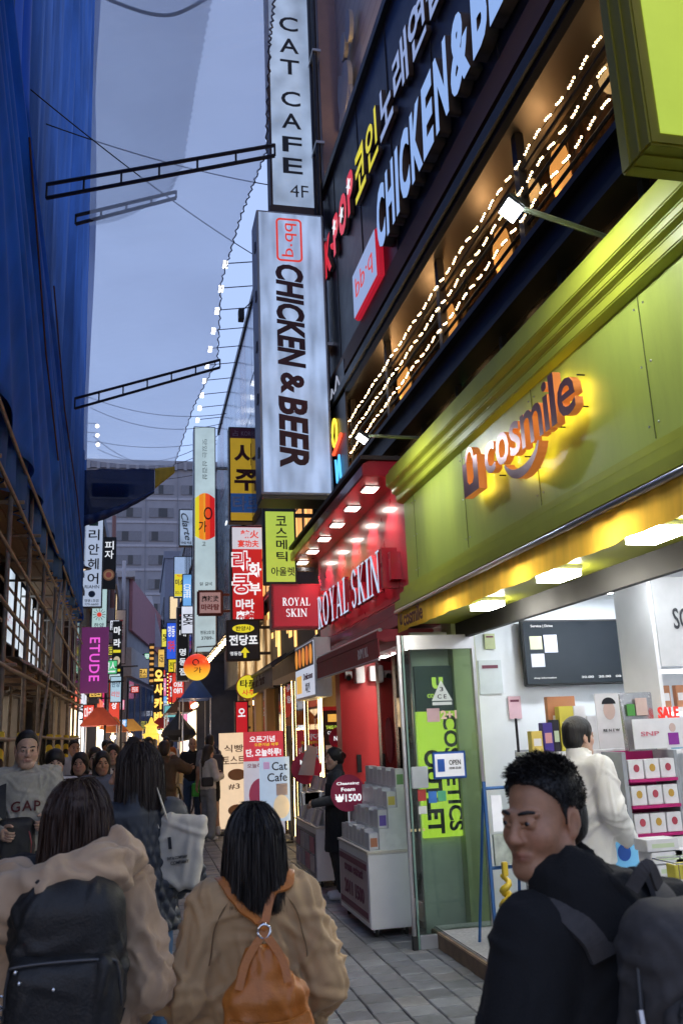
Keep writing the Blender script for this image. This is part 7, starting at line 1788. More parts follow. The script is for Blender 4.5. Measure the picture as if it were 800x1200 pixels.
def bez(pts, n=14):
    """smooth curve through control points"""
    P = [np.array(p, float) for p in pts]; P = [2 * P[0] - P[1]] + P + [2 * P[-1] - P[-2]]; out = []
    for i in range(1, len(P) - 2):
        for t in np.linspace(0, 1, n, endpoint=False):
            a, b, c, d = P[i - 1], P[i], P[i + 1], P[i + 2]
            out.append(tuple(.5 * (2 * b + (c - a) * t + (2 * a - 5 * b + 4 * c - d) * t * t + (3 * b - a - 3 * c + d) * t ** 3)))
    out.append(tuple(P[-2])); return out
# ------------------------------------------------------------------ foreground walkers
def hairfall(hc, Rh, s, end, seed, n=1500, spread=1.0, gap=52, tip=.012, r=(.094, .111, .096), wid=.0013):
    q = np.random.RandomState(seed); u_ = lambda a, b: q.uniform(a, b, size=n)
    phi = np.radians(u_(-90 + gap, 270 - gap)); top = np.stack([q.normal(0, .012, n), q.normal(0, .02, n), np.full(n, .148)], 1)
    fly = np.abs(q.normal(0, .07, n)); c = np.array([0, .018, .052]); rr = np.array(r)[None] * u_(.985, 1.055)[:, None]; L = end * u_(.84, 1.05); pts = []
    lock = .03 * np.sin(phi * 9 + seed) + .02 * np.sin(phi * 23)
    for u in np.linspace(0, 1, 6):
        e = math.pi / 2 * (1 - u); p = c + rr * np.stack([math.cos(e) * np.cos(phi), math.cos(e) * np.sin(phi), np.full(n, math.sin(e))], 1)
        pts.append(p * u ** .5 + top * (1 - u ** .5))
    b0 = pts[-1]; tr = u_(.2, 1.0); wob = q.normal(0, .02, n)
    for u in np.linspace(.12, 1, 9):
        k = 1.0 + fly * u + lock * u + wob * math.sin(u * 5) - tip * 10 * max(0, u - .6) * tr
        pts.append(np.stack([b0[:, 0] * k * (1 + (spread - 1) * u), (b0[:, 1] - .018) * k + .018, b0[:, 2] * (1 - u) + L * u], 1))
    P = np.stack(pts, 1) * s @ Rh.T + hc
    return ribbons(P, q, wid * s)
beige = mat('beige cotton coat', (.46, .315, .20), .8, var=.12, scale=9, bump=.12, bscale=400, sheen=.2)
beige2 = mat('tan trench cloth', (.40, .26, .13), .75, var=.12, scale=9, bump=.12, bscale=400, sheen=.2)
# woman with the hooded beige coat and black backpack
L1 = (-.165, 2.78, 0); A1 = R(178)
t, hc, Rh, s = person('woman in a beige hooded coat with a black backpack, seen from behind', L1, A1, 1.555, 'c', 'bob', (.035, .016, .010), topkind='coat', topmat=beige, coat_end=.62, bottom=(.05, .06, .09), hyaw=R(-38), res=.0085, wr=.002, fine=True, wide=1.0, seed=3, topfx=drape(5, .006), cr=210, cra=.013, shw=.148,
                      armL=((.215, .05, 1.12), (.16, -.18, 1.04)), armR=((-.215, .05, 1.12), (-.16, -.18, 1.02)))
hb_ = hairfall(hc, Rh, s, -.15, 5, 8000, 1.0, 40, .005); np_mesh('hair_strands', hb_[0], hb_[1], hair_mat('hair %.3f %.3f' % (.035, .016), (.035, .016, .01)), t)
HZ = -.045
S = Sdf((-.36, -.05, 1.05), (.36, .36, 1.5), .0085)      # the hood lying on her shoulders
S.chain([(-.085, -.06, 1.385), (-.12, .06, 1.40), (-.06, .145, 1.375), (.06, .175, 1.325), (.165, .12, 1.30), (.17, .02, 1.34), (.085, -.06, 1.385)], [.035, .05, .068, .08, .078, .06, .035], .05)
S.ell((.06, .16, 1.29), (.13, .06, .06), .03); S.ell((0, .02, 1.47), (.075, .08, .09), .02, True)
V, F = S.mesh(); V = V + vnormals(V, F) * creases(V, vnormals(V, F), 21, 45, amp=.012, vert=0)[:, None]; V = smooth_v(V, F, 1); V[:, 2] += HZ; np_mesh('hood', V, F, beige, t)
MB().ball((-.062, -.0, 1.46), .004).build('earring', chrome, t)
nyl = mat('black nylon', (.012, .012, .013), .58, var=.2, scale=40, bump=.25, bscale=120)
bp = thing('backpack', 'black nylon backpack on the woman in the hooded coat', 'backpack', L1, A1)
S = Sdf((-.24, .08, .78), (.24, .42, 1.42), .0085); S.rbox((.0, .215, 1.145), (.142, .08, .185), .075, .02, rot=rx(R(-6))); V, F = S.mesh(); V = V + vnormals(V, F) * (creases(V, vnormals(V, F), 31, 40, amp=.007))[:, None]; np_mesh('main_compartment', V, F, nyl, bp)
S = Sdf((-.24, .18, .8), (.24, .48, 1.2), .0085); S.rbox((.0, .285, 1.06), (.138, .055, .105), .05, .02, rot=rx(R(-6))); V, F = S.mesh(); V = V + vnormals(V, F) * (creases(V, vnormals(V, F), 33, 25, amp=.005))[:, None]; np_mesh('front_pocket', V, F, nyl, bp)
MB().tube(bez([(-.14, .30, 1.04), (-.13, .325, 1.13), (-.10, .335, 1.155), (.10, .335, 1.155), (.13, .325, 1.13), (.14, .30, 1.02)], 6), .004, 6).build('zip', mat('grey zip', (.08, .08, .085), .4, .5), bp, smooth=True)
for x, z in ((.11, 1.145), (.1, 1.12), (.02, 1.10)): MB().ball((x, .345, z), .006, 8, 6).build('stud', chrome, bp, smooth=True)
for q in (1, -1): strap('shoulder_strap', nyl, bp, stick(bez([(q * .09, .15, 1.27), (q * .11, .13, 1.36), (q * .12, .05, 1.43), (q * .13, -.06, 1.40), (q * .13, -.13, 1.28), (q * .14, -.1, 1.12), (q * .13, .14, .95)], 6), .002), .05, .008, lambda p: (p[0] * .3, p[1] - .02, .6 if p[2] > 1.3 else 0.05))
MB().tube(bez([(-.02, .17, 1.29), (0, .19, 1.335), (.03, .17, 1.29)], 6), .009, 6).build('grab_handle', nyl, bp, smooth=True)
kc = thing('charm', 'silver charm hanging on the side of the black backpack', 'charm', L1, A1)
for k in range(5): MB().tube([(.155 + .016 * math.cos(a) + .004 * k, .26 + .004 * k, 1.06 - .02 * k + .016 * math.sin(a)) for a in np.linspace(0, 6.283, 9)], .003, 5).build('ring', chrome, kc)
MB().tube([(.16, .27, .98), (.165, .27, .88)], .004, 5).build('cord', mat('grey cord', (.12, .12, .14)), kc)
# woman with the tan trench coat and orange leather backpack
L2 = (.345, 2.86, 0); A2 = R(180)
t, hc, Rh, s = person('woman in a tan trench coat with an orange leather backpack, seen from behind', L2, A2, 1.455, 'c', 'bob', (.010, .008, .008), topkind='coat', topmat=beige2, coat_end=.55, bottom=(.04, .04, .05), hyaw=R(6), res=.0085, wr=.002, fine=True, wide=1.04, seed=13, g=.034, topfx=drape(7, .009), cr=210, cra=.014, shw=.15,
                      armL=((.235, .04, 1.12), (.19, -.17, 1.0)), armR=((-.235, .04, 1.12), (-.19, -.17, .98)))
hb_ = hairfall(hc, Rh, s, -.21, 8, 9000, 1.06, 40, .0, (.1, .115, .097)); np_mesh('hair_strands', hb_[0], hb_[1], hair_mat('hair %.3f %.3f' % (.010, .008), (.010, .008, .008)), t)
seam = mat('coat seam', (.16, .10, .05), .9)
strap('seam', seam, t, stick([(0, .16, z) for z in np.arange(.62, 1.22, .02)], .0006), .005, .0016, lambda p: (0, 1, 0))
for q in (1, -1): strap('seam', seam, t, stick(bez([(q * .05, .06, 1.27), (q * .12, .11, 1.15), (q * .14, .1, 1.04)], 10), .0006), .005, .0016, lambda p: (p[0], p[1], .2))
lea = mat('orange leather', (.42, .135, .02), .42, var=.14, scale=10, bump=.2, bscale=160, coat=.15)
bp = thing('backpack', 'orange leather backpack with straps crossing to a ring', 'backpack', (L2[0], L2[1], .085), A2)
S = Sdf((-.2, .1, .62), (.2, .36, 1.1), .0075); S.cone((0, .20, .68), (0, .19, .92), (.125, .06), (.105, .055), .03, .03); S.cone((0, .19, .88), (-.0, .18, 1.02), (.105, .055), (.045, .022), .03, .012); V, F = S.mesh(); V = V + vnormals(V, F) * (creases(V, vnormals(V, F), 41, 40, amp=.007, vert=2.5))[:, None]; np_mesh('bag_body', V, F, lea, bp)
strap('front_band', lea, bp, bez([(-.115, .225, .835), (-.05, .268, .83), (.03, .268, .83), (.10, .235, .835)], 6), .032, .008, lambda p: (p[0] * .3, 1, 0)); MB().ball((-.02, .28, .832), .006).build('stud', lea, bp)
for q in (1, -1): strap('shoulder_strap', lea, bp, [(0, .20, 1.055)] + [(p[0], p[1], p[2] - .085) for p in stick(bez([(q * .02, .17, 1.16), (q * .06, .165, 1.21), (q * .095, .14, 1.25), (q * .105, .06, 1.28), (q * .11, -.06, 1.25), (q * .12, -.14, 1.1), (q * .13, -.06, .9), (q * .12, .15, .82)], 8), .002)], .024, .007, lambda p: (p[0] * .2, p[1] - .0, .9 if p[2] > 1.22 else .15))
strap('flap_strap', lea, bp, bez([(.0, .20, 1.055), (-.045, .215, .99), (-.06, .235, .93)], 6), .022, .006, lambda p: (0, 1, .2)); strap('flap_strap', lea, bp, bez([(.0, .20, 1.055), (.05, .21, .99), (.075, .225, .92)], 6), .022, .006, lambda p: (0, 1, .2))
MB().tube([(.018 * math.cos(a), .205, 1.058 + .018 * math.sin(a)) for a in np.linspace(0, 6.283, 13)], .0045, 6).build('ring', chrome, bp, smooth=True)
# man at the right looking back over his shoulder
L3 = (.915, 1.76, 0); A3 = R(-174)
blk = mat('black fleece', (.0055, .0055, .0065), .95, var=.2, scale=30, bump=.25, bscale=200)
t, hc, Rh, s = person('man in a black jacket looking back over his shoulder, grey backpack on', L3, A3, 1.555, 'b', 'short', (.008, .007, .007), topkind='coat', topmat=blk, coat_end=.80, bottom=(.03, .03, .035), hyaw=R(110), hpitch=R(2), res=.009, wr=.002, fine=True, cr=90, cra=.008, seed=23, wide=1.14, hoffw=(-.085, .03, .04), g=.040, armL=((.262, .04, 1.11), (.25, -.08, .87)))
def spiky(q):
    th = q.uniform(0, 2 * math.pi); e = math.asin(q.uniform(-.55, 1)); d = np.array([math.cos(e) * math.cos(th), math.cos(e) * math.sin(th), math.sin(e)])
    p = np.array([0, .02, .055]) + np.array([.081, .101, .086]) * d
    if p[1] < .045 and p[2] < np.interp(p[1], *HL) - .003: return None
    ln = q.uniform(.010, .026) * (1.2 if p[2] > .1 else .38); f = d * .55 + np.array([q.normal(0, .25), -.75 + q.normal(0, .25), .25 + q.normal(0, .2)])
    f /= np.linalg.norm(f)
    return np.array([hc + Rh @ ((p + f * ln * u + np.array([0, 0, -.25 * ln * u * u])) * s) for u in (0, .4, .75, 1)])
hb_ = strands(6500, spiky, 4, .0014 * s, 4); np_mesh('hair_strands', np.array(hb_.v), np.array(hb_.f), hair_mat('hair %.3f %.3f' % (.008, .007), (.008, .007, .007)), t)
ho = rz(-A3) @ np.array((-.085, .03, 0)); cx_, cy_ = ho[0] * .9, .01 + ho[1] * .9
S = Sdf((-.3, -.3, 1.22), (.3, .3, 1.54), .0085); S.cone((ho[0] * .2, .01, 1.26), (cx_, cy_, 1.45), (.12, .11), (.080, .082), .03, .02); S.cone((ho[0] * .2, .005, 1.34), (cx_, cy_, 1.56), (.058, .058), (.066, .068), .01, .005, True)
fd = rz(R(110)) @ np.array((0, -1, 0)); S.ell((cx_ + fd[0] * .11, cy_ + fd[1] * .11, 1.47), (.085, .085, .075), .02, True)
V, F = S.mesh(); V = V + vnormals(V, F) * (wrinkles(V, 51, (36, 100), 7) * .004)[:, None]; np_mesh('collar', V, F, blk, t)
gry = mat('charcoal canvas', (.05, .045, .044), .8, var=.2, scale=60, bump=.3, bscale=500)
bp = thing('backpack', 'charcoal canvas backpack with a tan leather patch on the man at the right', 'backpack', (L3[0], L3[1], .10), A3)
PX = -.045
S = Sdf((-.30, .06, .72), (.26, .46, 1.36), .0085); S.rbox((PX, .215, 1.06), (.145, .08, .20), .065, .02, rot=rx(R(-5))); V, F = S.mesh(); V = V + vnormals(V, F) * (creases(V, vnormals(V, F), 61, 45, amp=.007))[:, None]; np_mesh('main_compartment', smooth_v(V, F, 1), F, gry, bp); mainV = V
S = Sdf((-.30, .16, .75), (.26, .46, 1.2), .0085); S.rbox((PX, .275, 1.01), (.125, .045, .115), .035, .02, rot=rx(R(-5))); V, F = S.mesh(); V = V + vnormals(V, F) * (creases(V, vnormals(V, F), 62, 25, amp=.005))[:, None]; np_mesh('front_pocket', smooth_v(V, F, 1), F, gry, bp)
yq = V[(abs(V[:, 0] - PX) < .03) & (abs(V[:, 2] - 1.07) < .03), 1].max()
for q in (1, -1): strap('shoulder_strap', gry, bp, [(p[0], p[1], p[2] - .10) for p in stick(bez([(q * .085, .15, 1.25), (q * .10, .13, 1.33), (q * .115, .03, 1.395), (q * .125, -.09, 1.345), (q * .13, -.135, 1.2), (q * .14, -.05, 1.02), (q * .12, .16, .95)], 8), .002)], .062, .012, lambda p: (p[0] * .25, p[1] - .02, .8 if p[2] > 1.28 else 0.05))
lp = mat('tan leather patch', (.26, .09, .025), .6, var=.15, scale=20, bump=.2)
MB().box(PX - .03, PX + .03, yq - .004, yq + .003, 1.045, 1.10).build('leather_patch', lp, bp, bev=.002); box('patch_mark', ink, bp, PX - .018, PX - .004, yq + .0032, yq + .0042, 1.07, 1.074); box('patch_mark', ink, bp, PX + .006, PX + .018, yq + .0032, yq + .0042, 1.082, 1.086)
MB().tube(bez([(PX - .12, .30, 1.05), (PX - .11, .315, 1.125), (PX, .325, 1.135), (PX + .11, .315, 1.125), (PX + .12, .30, 1.05)], 6), .004, 6).build('zip', nyl, bp)
MB().tube(bez([(.095, .24, 1.2), (.108, .25, 1.05), (.106, .24, .9)], 8), .004, 6).build('zip', mat('grey zip', (.08, .08, .085)), bp); MB().tube([(.110, .25, 1.10), (.113, .258, 1.07)], .007, 6).build('zip_pull', steel, bp); MB().tube([(.110, .25, 1.0), (.113, .258, .97)], .006, 6).build('zip_pull', steel, bp)
strap('grab_loop', gry, bp, bez([(-.03, .15, 1.27), (0, .165, 1.31), (.03, .15, 1.27)], 6), .025, .006, lambda p: (0, 1, .4)); strap('top_seam', nyl, bp, bez([(PX - .145, .25, 1.19), (PX - .06, .302, 1.2), (PX + .06, .302, 1.2), (PX + .145, .25, 1.19)], 6), .008, .003, lambda p: (p[0], 1, 0))
# woman in the quilted navy coat with a tote bag
def quilt(V):
    u = np.arctan2(V[:, 0], V[:, 1]) * .19; k = math.pi / .062
    w_ = np.clip((np.hypot(V[:, 0], V[:, 1]) - .09) / .06, 0, 1) * np.clip((1.34 - V[:, 2]) / .06, 0, 1)
    return w_ * (.020 * np.abs(np.sin((u + V[:, 2] * .7) * k)) * np.abs(np.sin((u - V[:, 2] * .7) * k)) - .006)
L4 = (-.02, 4.25, 0); A4 = R(196)
t, hc, Rh, s = person('woman in a navy quilted coat and jeans with a white tote bag', L4, A4, 1.645, 'a', 'long', (.022, .013, .010), topkind='coat', topmat=mat('navy quilted nylon', (.016, .021, .033), .5, var=.2, scale=14), coat_end=.90, bottom=(.035, .085, .17), botkind='trousers', hyaw=R(58), res=.009, wr=.003, fine=True, seed=33, topfx=quilt, stride=.5, armL=((.24, .03, 1.12), (.21, -.16, 1.0)), armR=((-.25, .03, 1.12), (-.2, -.16, 1.02)), shoes=(.4, .4, .4))
hb_ = hairfall(hc, Rh, s, -.27, 9, 6000, .95, 42, .01, (.096, .113, .097)); np_mesh('hair_strands', hb_[0], hb_[1], hair_mat('hair %.3f %.3f' % (.022, .013), (.022, .013, .010)), t)
canv = mat('natural canvas', (.50, .46, .40), .85, var=.1, scale=20, bump=.2, bscale=300)
tb = thing('tote_bag', 'off-white canvas tote bag on the shoulder of the quilted coat', 'bag', (.175, 4.2, 0), R(-12))
S = Sdf((-.2, -.1, .98), (.2, .1, 1.42), .007); S.rbox((.0, 0, 1.19), (.105, .035, .155), .03, .02, rot=np.array([[math.cos(.12), 0, math.sin(.12)], [0, 1, 0], [-math.sin(.12), 0, math.cos(.12)]])); V, F = S.mesh(); V = V + vnormals(V, F) * (creases(V, vnormals(V, F), 71, 25, amp=.006, vert=2))[:, None]; np_mesh('bag_body', V, F, canv, tb)
for y in (-.03, .035): strap('handle', canv, tb, bez([(-.04, y, 1.30), (-.075, y * 1.1, 1.40), (-.105, y * .8, 1.475), (-.12, y * .6, 1.40), (-.085, y, 1.29)], 6), .022, .004, lambda p: (1, 0, .2))
text('1', tb, ink, -.035, 1.23, .014, .05, y=-.042, rot=.1); text('EAT & COMPANY', tb, ink, .0, 1.17, .09, .012, y=-.045, rot=.1); text('COMPANY', tb, ink, .01, 1.15, .08, .014, y=-.045, rot=.1)
# person in black in front of the scaffold, half hidden by the hooded coat
person('person in a long black coat half hidden behind the beige hood', (-.27, 3.6, 0), R(178), 1.50, 'a', 'short', (.008, .007, .007), top=(.010, .010, .012), topkind='coat', coat_end=.5, res=.013, seed=43, wr=.006, wide=1.05)
# man in the grey sweatshirt walking towards the camera
L5 = (-.815, 7.0, 0); A5 = R(12)
t, hc, Rh, s = person('man in a pale grey GAP sweatshirt with a backpack worn in front', L5, A5, 1.765, 'c', 'short', (.010, .008, .008), topkind='sweater', topmat=mat('grey marl sweatshirt', (.36, .34, .30), .9, var=.1, scale=60, bump=.15, bscale=300), bottom=(.03, .035, .05), res=.0105, wr=.002, cr=130, cra=.013, shw=.162, fine=True, seed=53, hpitch=R(4), stride=.4, armL=((.24, -.02, 1.14), (.13, -.25, 1.10)), armR=((-.24, -.02, 1.14), (-.16, -.24, 1.06)), hcurl=.8)
o = text('GAP', t, mat('maroon felt', (.09, .015, .02), .9), .0, 1.245, .20, .072, y=-.128, bold=.012, depth=.004, arc=.008, space=1.2)
for v in o.data.vertices: v.co.y += 1.1 * v.co.x ** 2
bp = thing('backpack', 'dark backpack worn on the chest of the man in the grey sweatshirt', 'backpack', L5, A5)
S = Sdf((-.3, -.45, .8), (.2, -.08, 1.3), .011); S.rbox((-.07, -.225, 1.02), (.13, .075, .165), .06, .02); V, F = S.mesh(); np_mesh('main_compartment', V + vnormals(V, F) * (wrinkles(V, 63, (30, 90), 9) * .006)[:, None], F, nyl, bp)
strap('shoulder_strap', nyl, bp, bez([(-.15, -.17, 1.14), (-.16, -.12, 1.32), (-.15, 0, 1.47), (-.15, .13, 1.36), (-.15, .16, 1.1)], 6), .05, .01, lambda p: (p[0] * .3, p[1], .6)); MB().tube([(.0, -.28, 1.15), (.03, -.31, 1.02), (.03, -.3, .92)], .005, 6).build('zip', mat('red zip', (.3, .05, .05), .5), bp)
# ------------------------------------------------------------------ people in the middle distance
CR = 'people walking in the street'
P_ = lambda lb, x, y, a, h, **k: person(lb, (x, y, 0), R(a), h, group=CR, **k)
P_('young man in a white T-shirt behind the man in the grey sweatshirt', -.745, 8.5, 8, 1.615, skin='c', hair='fringe', top=(.6, .6, .62), sleeve=.6, seed=2, stride=.3)
P_('woman in a brown coat walking left of the grey-blue sweater', -.62, 10.0, -8, 1.56, skin='a', hair='bob', top=(.10, .07, .06), topkind='coat', seed=4, stride=.4)
P_('woman in a cream top between the brown coat and the grey-blue sweater', -.505, 10.7, 5, 1.60, skin='c', hair='long', haircol=(.03, .018, .012), top=(.55, .5, .44), seed=6, stride=-.4)
P_('woman in a grey-blue sweater with folded arms', -.385, 9.6, 12, 1.565, skin='b', hair='long', top=(.11, .12, .16), topkind='sweater', seed=8, armL=((.25, -.03, 1.12), (-.06, -.2, 1.12)), armR=((-.25, -.03, 1.12), (.07, -.22, 1.08)), res=.013, fine=False)
P_('dark-haired person half hidden behind the folded arms', -.33, 11.6, 0, 1.62, hair='long', top=(.25, .2, .16), topkind='coat', seed=9)
P_('tall man standing back by the hoarding in a pale shirt', -1.0, 14.5, 20, 1.70, hair='short', top=(.45, .46, .5), seed=12)
P_('man in a dark cap walking towards the camera', -.10, 13.0, 4, 1.70, skin='b', hair='cap', top=(.12, .14, .16), topkind='sweater', seed=14, stride=.4)
P_('woman in a pale coat right of the cap', .02, 15.0, 10, 1.60, hair='bob', top=(.35, .3, .25), topkind='coat', seed=16)
t, hc, Rh, s = P_('man in a brown pullover holding up a phone, seen from behind', .30, 12.0, 176, 1.64, skin='a', hair='short', haircol=(.03, .016, .01), top=(.085, .05, .025), topkind='sweater', bottom=(.015, .015, .018), botkind='shorts', seed=18, armL=((.27, -.12, 1.30), (.12, -.30, 1.44)), armR=((-.3, -.1, 1.32), (-.12, -.3, 1.46)), hcurl=.9)
ph = thing('phone', 'dark phone held up by the man in the brown pullover', 'phone', (.30, 12.36, 1.38)); box('body', black, ph, -.075, .075, -.004, .004, 0, .08, bev=.003); box('screen', glow('phone screen', (.5, .7, .9), .5), ph, -.07, .07, -.006, -.0045, .004, .076)
P_('woman in a red-brown jacket beside the brown pullover', .12, 13.6, 184, 1.58, hair='bob', haircol=(.04, .02, .012), top=(.14, .05, .03), topkind='coat', seed=20)
t, hc, Rh, s = P_('bald man in a black T-shirt holding a cup', .95, 17.2, 6, 1.66, skin='a', hair='bald', top=(.012, .012, .014), sleeve=.6, bottom=(.03, .06, .12), shoes=(.6, .6, .6), seed=22, armR=((-.24, -.02, 1.1), (-.1, -.24, 1.15)), stride=.4, hcurl=.9)
cu_ = thing('paper_cup', 'white paper cup in the hand of the bald man', 'cup', (.84, 16.93, 1.08)); MB().lathe([(0, 0), (.03, 0), (.04, .11), (.0, .11)], seg=14).build('cup', white_plastic, cu_, smooth=True); MB().lathe([(.0, .125), (.038, .12), (.042, .11)], seg=14).build('lid', black, cu_)
t, hc, Rh, s = P_('man in a grey shirt and black shorts with a navy backpack', 1.20, 16.2, 200, 1.70, skin='a', hair='short', top=(.20, .21, .23), sleeve=.6, bottom=(.012, .012, .014), botkind='shorts', shoes=(.5, .5, .52), seed=24, hyaw=R(-20), stride=.3)
bp = thing('backpack', 'navy backpack on the man in the grey shirt', 'backpack', (1.20, 16.2, 0), R(200)); S = Sdf((-.22, .05, .85), (.22, .4, 1.4), .013); S.rbox((0, .19, 1.15), (.16, .08, .22), .07, .02); V, F = S.mesh(); np_mesh('main_compartment', V, F, mat('navy nylon', (.02, .03, .06), .6), bp)
for q in (1, -1): strap('shoulder_strap', mat('navy nylon', (.02, .03, .06)), bp, bez([(q * .09, .13, 1.3), (q * .11, .06, 1.47), (q * .12, -.08, 1.42), (q * .14, -.1, 1.2)], 6), .05, .01, lambda p: (0, p[1], .7 if p[2] > 1.35 else 0))
t, hc, Rh, s = P_('woman in a white top and wide grey trousers with a black shoulder bag', 1.12, 15.6, 118, 1.525, skin='c', hair='long', haircol=(.02, .013, .01), top=(.55, .53, .5), topkind='sweater', bottom=(.20, .215, .235), botkind='wide', shoes=(.62, .6, .58), seed=26, armL=((.23, -.04, 1.12), (.1, -.25, 1.15)), armR=((-.23, -.04, 1.12), (-.1, -.24, 1.13)), res=.013, hpitch=R(12), wide=1.1)
bg = thing('shoulder_bag', 'small black bag hanging on the woman in wide trousers', 'bag', (1.10, 15.42, .86)); S = Sdf((-.15, -.1, -.02), (.15, .1, .2), .008); S.rbox((0, 0, .08), (.1, .045, .075), .03); V, F = S.mesh(); np_mesh('bag_body', V, F, black, bg); strap('strap', black, bg, bez([(-.09, .03, .12), (-.08, .12, .4), (.02, .18, .52), (.09, .12, .4), (.09, .02, .12)], 6), .015, .004, lambda p: (0, -1, 0))
P_('woman in a dark floral blouse at the beige banner', 1.44, 16.6, 150, 1.53, hair='bob', top=(.05, .04, .045), topkind='long', seed=28)
# shop staff
t, hc, Rh, s = person('shop clerk in a grey turtleneck and black apron at the sachet kiosk', (2.04, 9.55, 0), R(-96), 1.50, 'c', 'bun', (.012, .01, .009), top=(.045, .05, .055), topkind='shirt', bottom=(.02, .02, .022), botkind='slim', shoes=(.6, .6, .6), apron=(.009, .010, .013), res=.0105, fine=True, hyaw=R(18), seed=30, armL=((.23, -.02, 1.12), (.1, -.28, 1.08)), armR=((-.23, -.02, 1.12), (-.08, -.28, 1.06)), hcurl=.7)
lf = thing('leaflets', 'fan of leaflets in the hands of the clerk in black', 'leaflets', (1.72, 9.55, .94))
for k in range(5): b = MB(); b.hexa([(-.05 + .02 * k, -.05, .0 + .004 * k), (.05 + .02 * k, -.05, .004 * k), (.05 + .02 * k, .06, .01 + .004 * k), (-.05 + .02 * k, .06, .01 + .004 * k), (-.06 + .03 * k, -.05, .12), (.04 + .03 * k, -.05, .12), (.04 + .03 * k, .06, .13), (-.06 + .03 * k, .06, .13)]); b.build('leaflet', mat('leaf %d' % (k % 2), [(.6, .6, .6), (.2, .2, .22)][k % 2], .5), lf)
t, hc, Rh, s = person('shop clerk in a loose white shirt with a bowl haircut inside the lime shop', (2.66, 5.2, .121), R(112), 1.575, 'c', 'fringe', (.010, .009, .009), topkind='long', topmat=mat('white cotton', (.62, .61, .58), .85, var=.06, bump=.1, bscale=300), bottom=(.5, .46, .38), res=.0105, fine=True, seed=32, wide=1.18, wr=.002, cr=70, cra=.012, hyaw=R(-8), armL=((.25, -.04, 1.14), (.08, -.26, 1.36)), armR=((-.24, .02, 1.12), (-.2, -.14, .95)), hcurl=.9)
text('LA', t, mat('red felt', (.35, .04, .04), .9), .1, .92, .05, .03, y=-.17)
person('customer in a blue-grey jacket behind the gold doors', (2.72, 13.2, .03), R(80), 1.52, 'a', 'short', (.02, .012, .01), top=(.10, .12, .16), topkind='coat', coat_end=.85, seed=36, group=None)
# far crowd
fc_ = [(-.55, 17.5, 1.66, 'tan jacket', (.3, .2, .12)), (-.25, 18.6, 1.60, 'maroon sweater', (.12, .02, .03)), (.15, 17.8, 1.70, 'olive jacket', (.06, .06, .03)), (.48, 19.2, 1.62, 'cream coat', (.5, .44, .36)), (-.75, 20.5, 1.68, 'white hoodie', (.5, .5, .5)), (-.1, 21.6, 1.64, 'dark green parka', (.02, .05, .03)),
       (.62, 23, 1.70, 'orange jacket', (.45, .13, .03)), (.25, 24.5, 1.66, 'blue denim jacket', (.05, .09, .18)), (-.4, 25.5, 1.62, 'pink coat', (.4, .15, .18)), (.85, 26.5, 1.6, 'white padded coat', (.55, .55, .55)), (-.05, 29, 1.7, 'beige coat', (.3, .22, .14)), (.45, 31, 1.65, 'grey suit', (.1, .1, .11)), (.1, 35, 1.68, 'navy coat', (.02, .03, .06)), (.6, 37, 1.62, 'red coat', (.35, .03, .03))]
for i, (x, y, h, w, c) in enumerate(fc_):
    P_('distant walker in a %s %s' % (w, 'walking away' if i % 2 else 'coming closer'), x, y, (172 if i % 2 else 6) + (i * 7) % 20, h, hair=('short', 'long', 'bob', 'short', 'fringe')[i % 5], haircol=((.01, .008, .008), (.03, .018, .012))[i % 2], top=c, topkind='coat' if 'coat' in w or 'parka' in w else 'sweater', seed=40 + i, res=.024, stride=.4 * (-1) ** i, skin='abc'[i % 3])
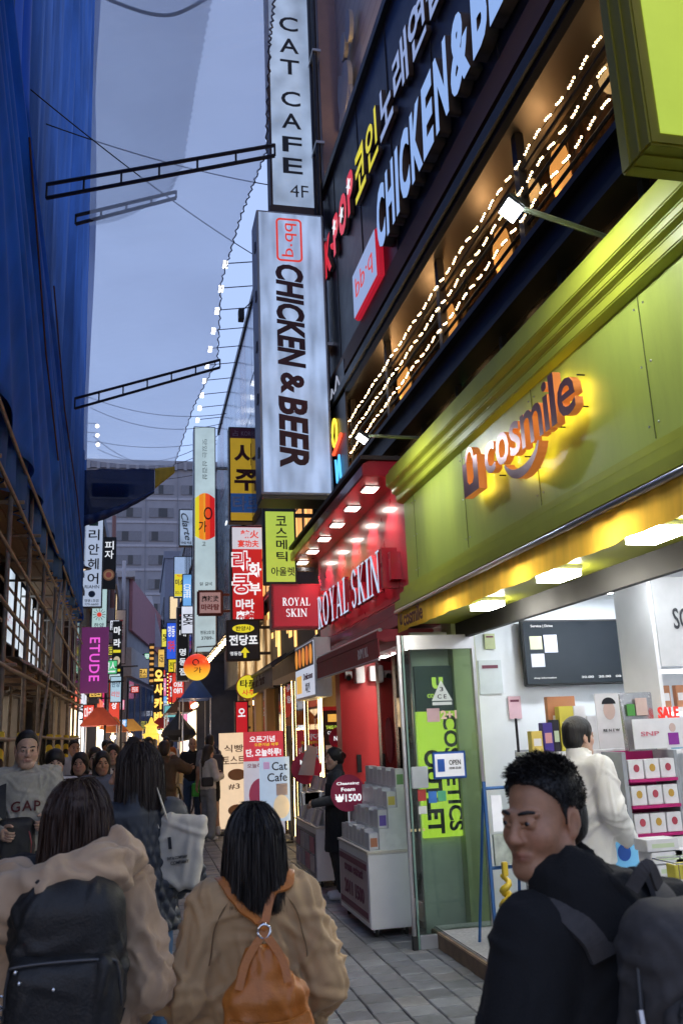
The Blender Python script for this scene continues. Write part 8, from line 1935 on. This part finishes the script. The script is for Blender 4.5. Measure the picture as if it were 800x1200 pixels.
# ------------------------------------------------------------------ bicycle by the right side of the street
bk = thing('bicycle', 'bicycle with a cream front basket parked in the street', 'bicycle', (.93, 20.5, 0), R(70))
def wheel(x):
    w = MB(); w.tube([(x + .31 * math.cos(a), 0, .33 + .31 * math.sin(a)) for a in np.linspace(0, 6.2832, 29)], .022, 7, caps=False); o = w.build('wheel', rubber, bk, smooth=True)
    for k in range(10): a = k * math.pi / 10; MB().tube([(x + .3 * math.cos(a), 0, .33 + .3 * math.sin(a)), (x - .3 * math.cos(a), 0, .33 - .3 * math.sin(a))], .0025, 4).build('spoke', chrome, o)
wheel(-.5); wheel(.52)
crf = mat('cream frame paint', (.55, .48, .36), .4)
for a, b_ in (((-.5, 0, .33), (-.4, 0, .85)), ((-.42, 0, .75), (.05, 0, .30)), ((.05, 0, .30), (.18, 0, .8)), ((.05, 0, .30), (.52, 0, .33)), ((.52, 0, .33), (.16, 0, .7)), ((-.41, 0, .8), (.15, 0, .62)), ((-.4, 0, .85), (-.37, 0, 1.02))): MB().tube([a, b_], .018, 7).build('frame_tube', crf, bk, smooth=True)
MB().tube(bez([(-.2, -.28, 1.02), (-.34, -.15, 1.04), (-.38, 0, 1.03), (-.34, .15, 1.04), (-.2, .28, 1.02)], 5), .012, 6).build('handlebar', chrome, bk, smooth=True)
S = Sdf((.0, -.12, .76), (.36, .12, .92), .012); S.ell((.2, 0, .84), (.14, .075, .03)); V, F = S.mesh(); np_mesh('saddle', V, F, black, bk)
bsk = MB().hexa([(-.72, -.13, .72), (-.5, -.13, .72), (-.5, .13, .72), (-.72, .13, .72), (-.78, -.17, .98), (-.46, -.17, .98), (-.46, .17, .98), (-.78, .17, .98)]).build('basket', mat('cream basket', (.5, .42, .3), .7, bump=.5, bscale=30), bk)
for q in (1, -1): MB().tube([(.05, q * .04, .30), (.05 + q * .12, q * .12, .24)], .01, 5).build('pedal', black, bk)
bag = thing('carrier_bag', 'bright green carrier bag hanging by the bicycle', 'bag', (1.02, 16.9, .62)); S = Sdf((-.15, -.1, -.05), (.15, .1, .35), .012); S.rbox((0, 0, .12), (.1, .05, .12), .03); V, F = S.mesh(); np_mesh('bag_body', V, F, mat('green plastic', (.06, .4, .05), .4), bag); MB().tube(bez([(-.05, 0, .23), (0, 0, .34), (.05, 0, .23)], 5), .006, 5).build('handle', mat('green plastic', (.06, .4, .05)), bag)

bpy.data.scenes.remove(TMP)
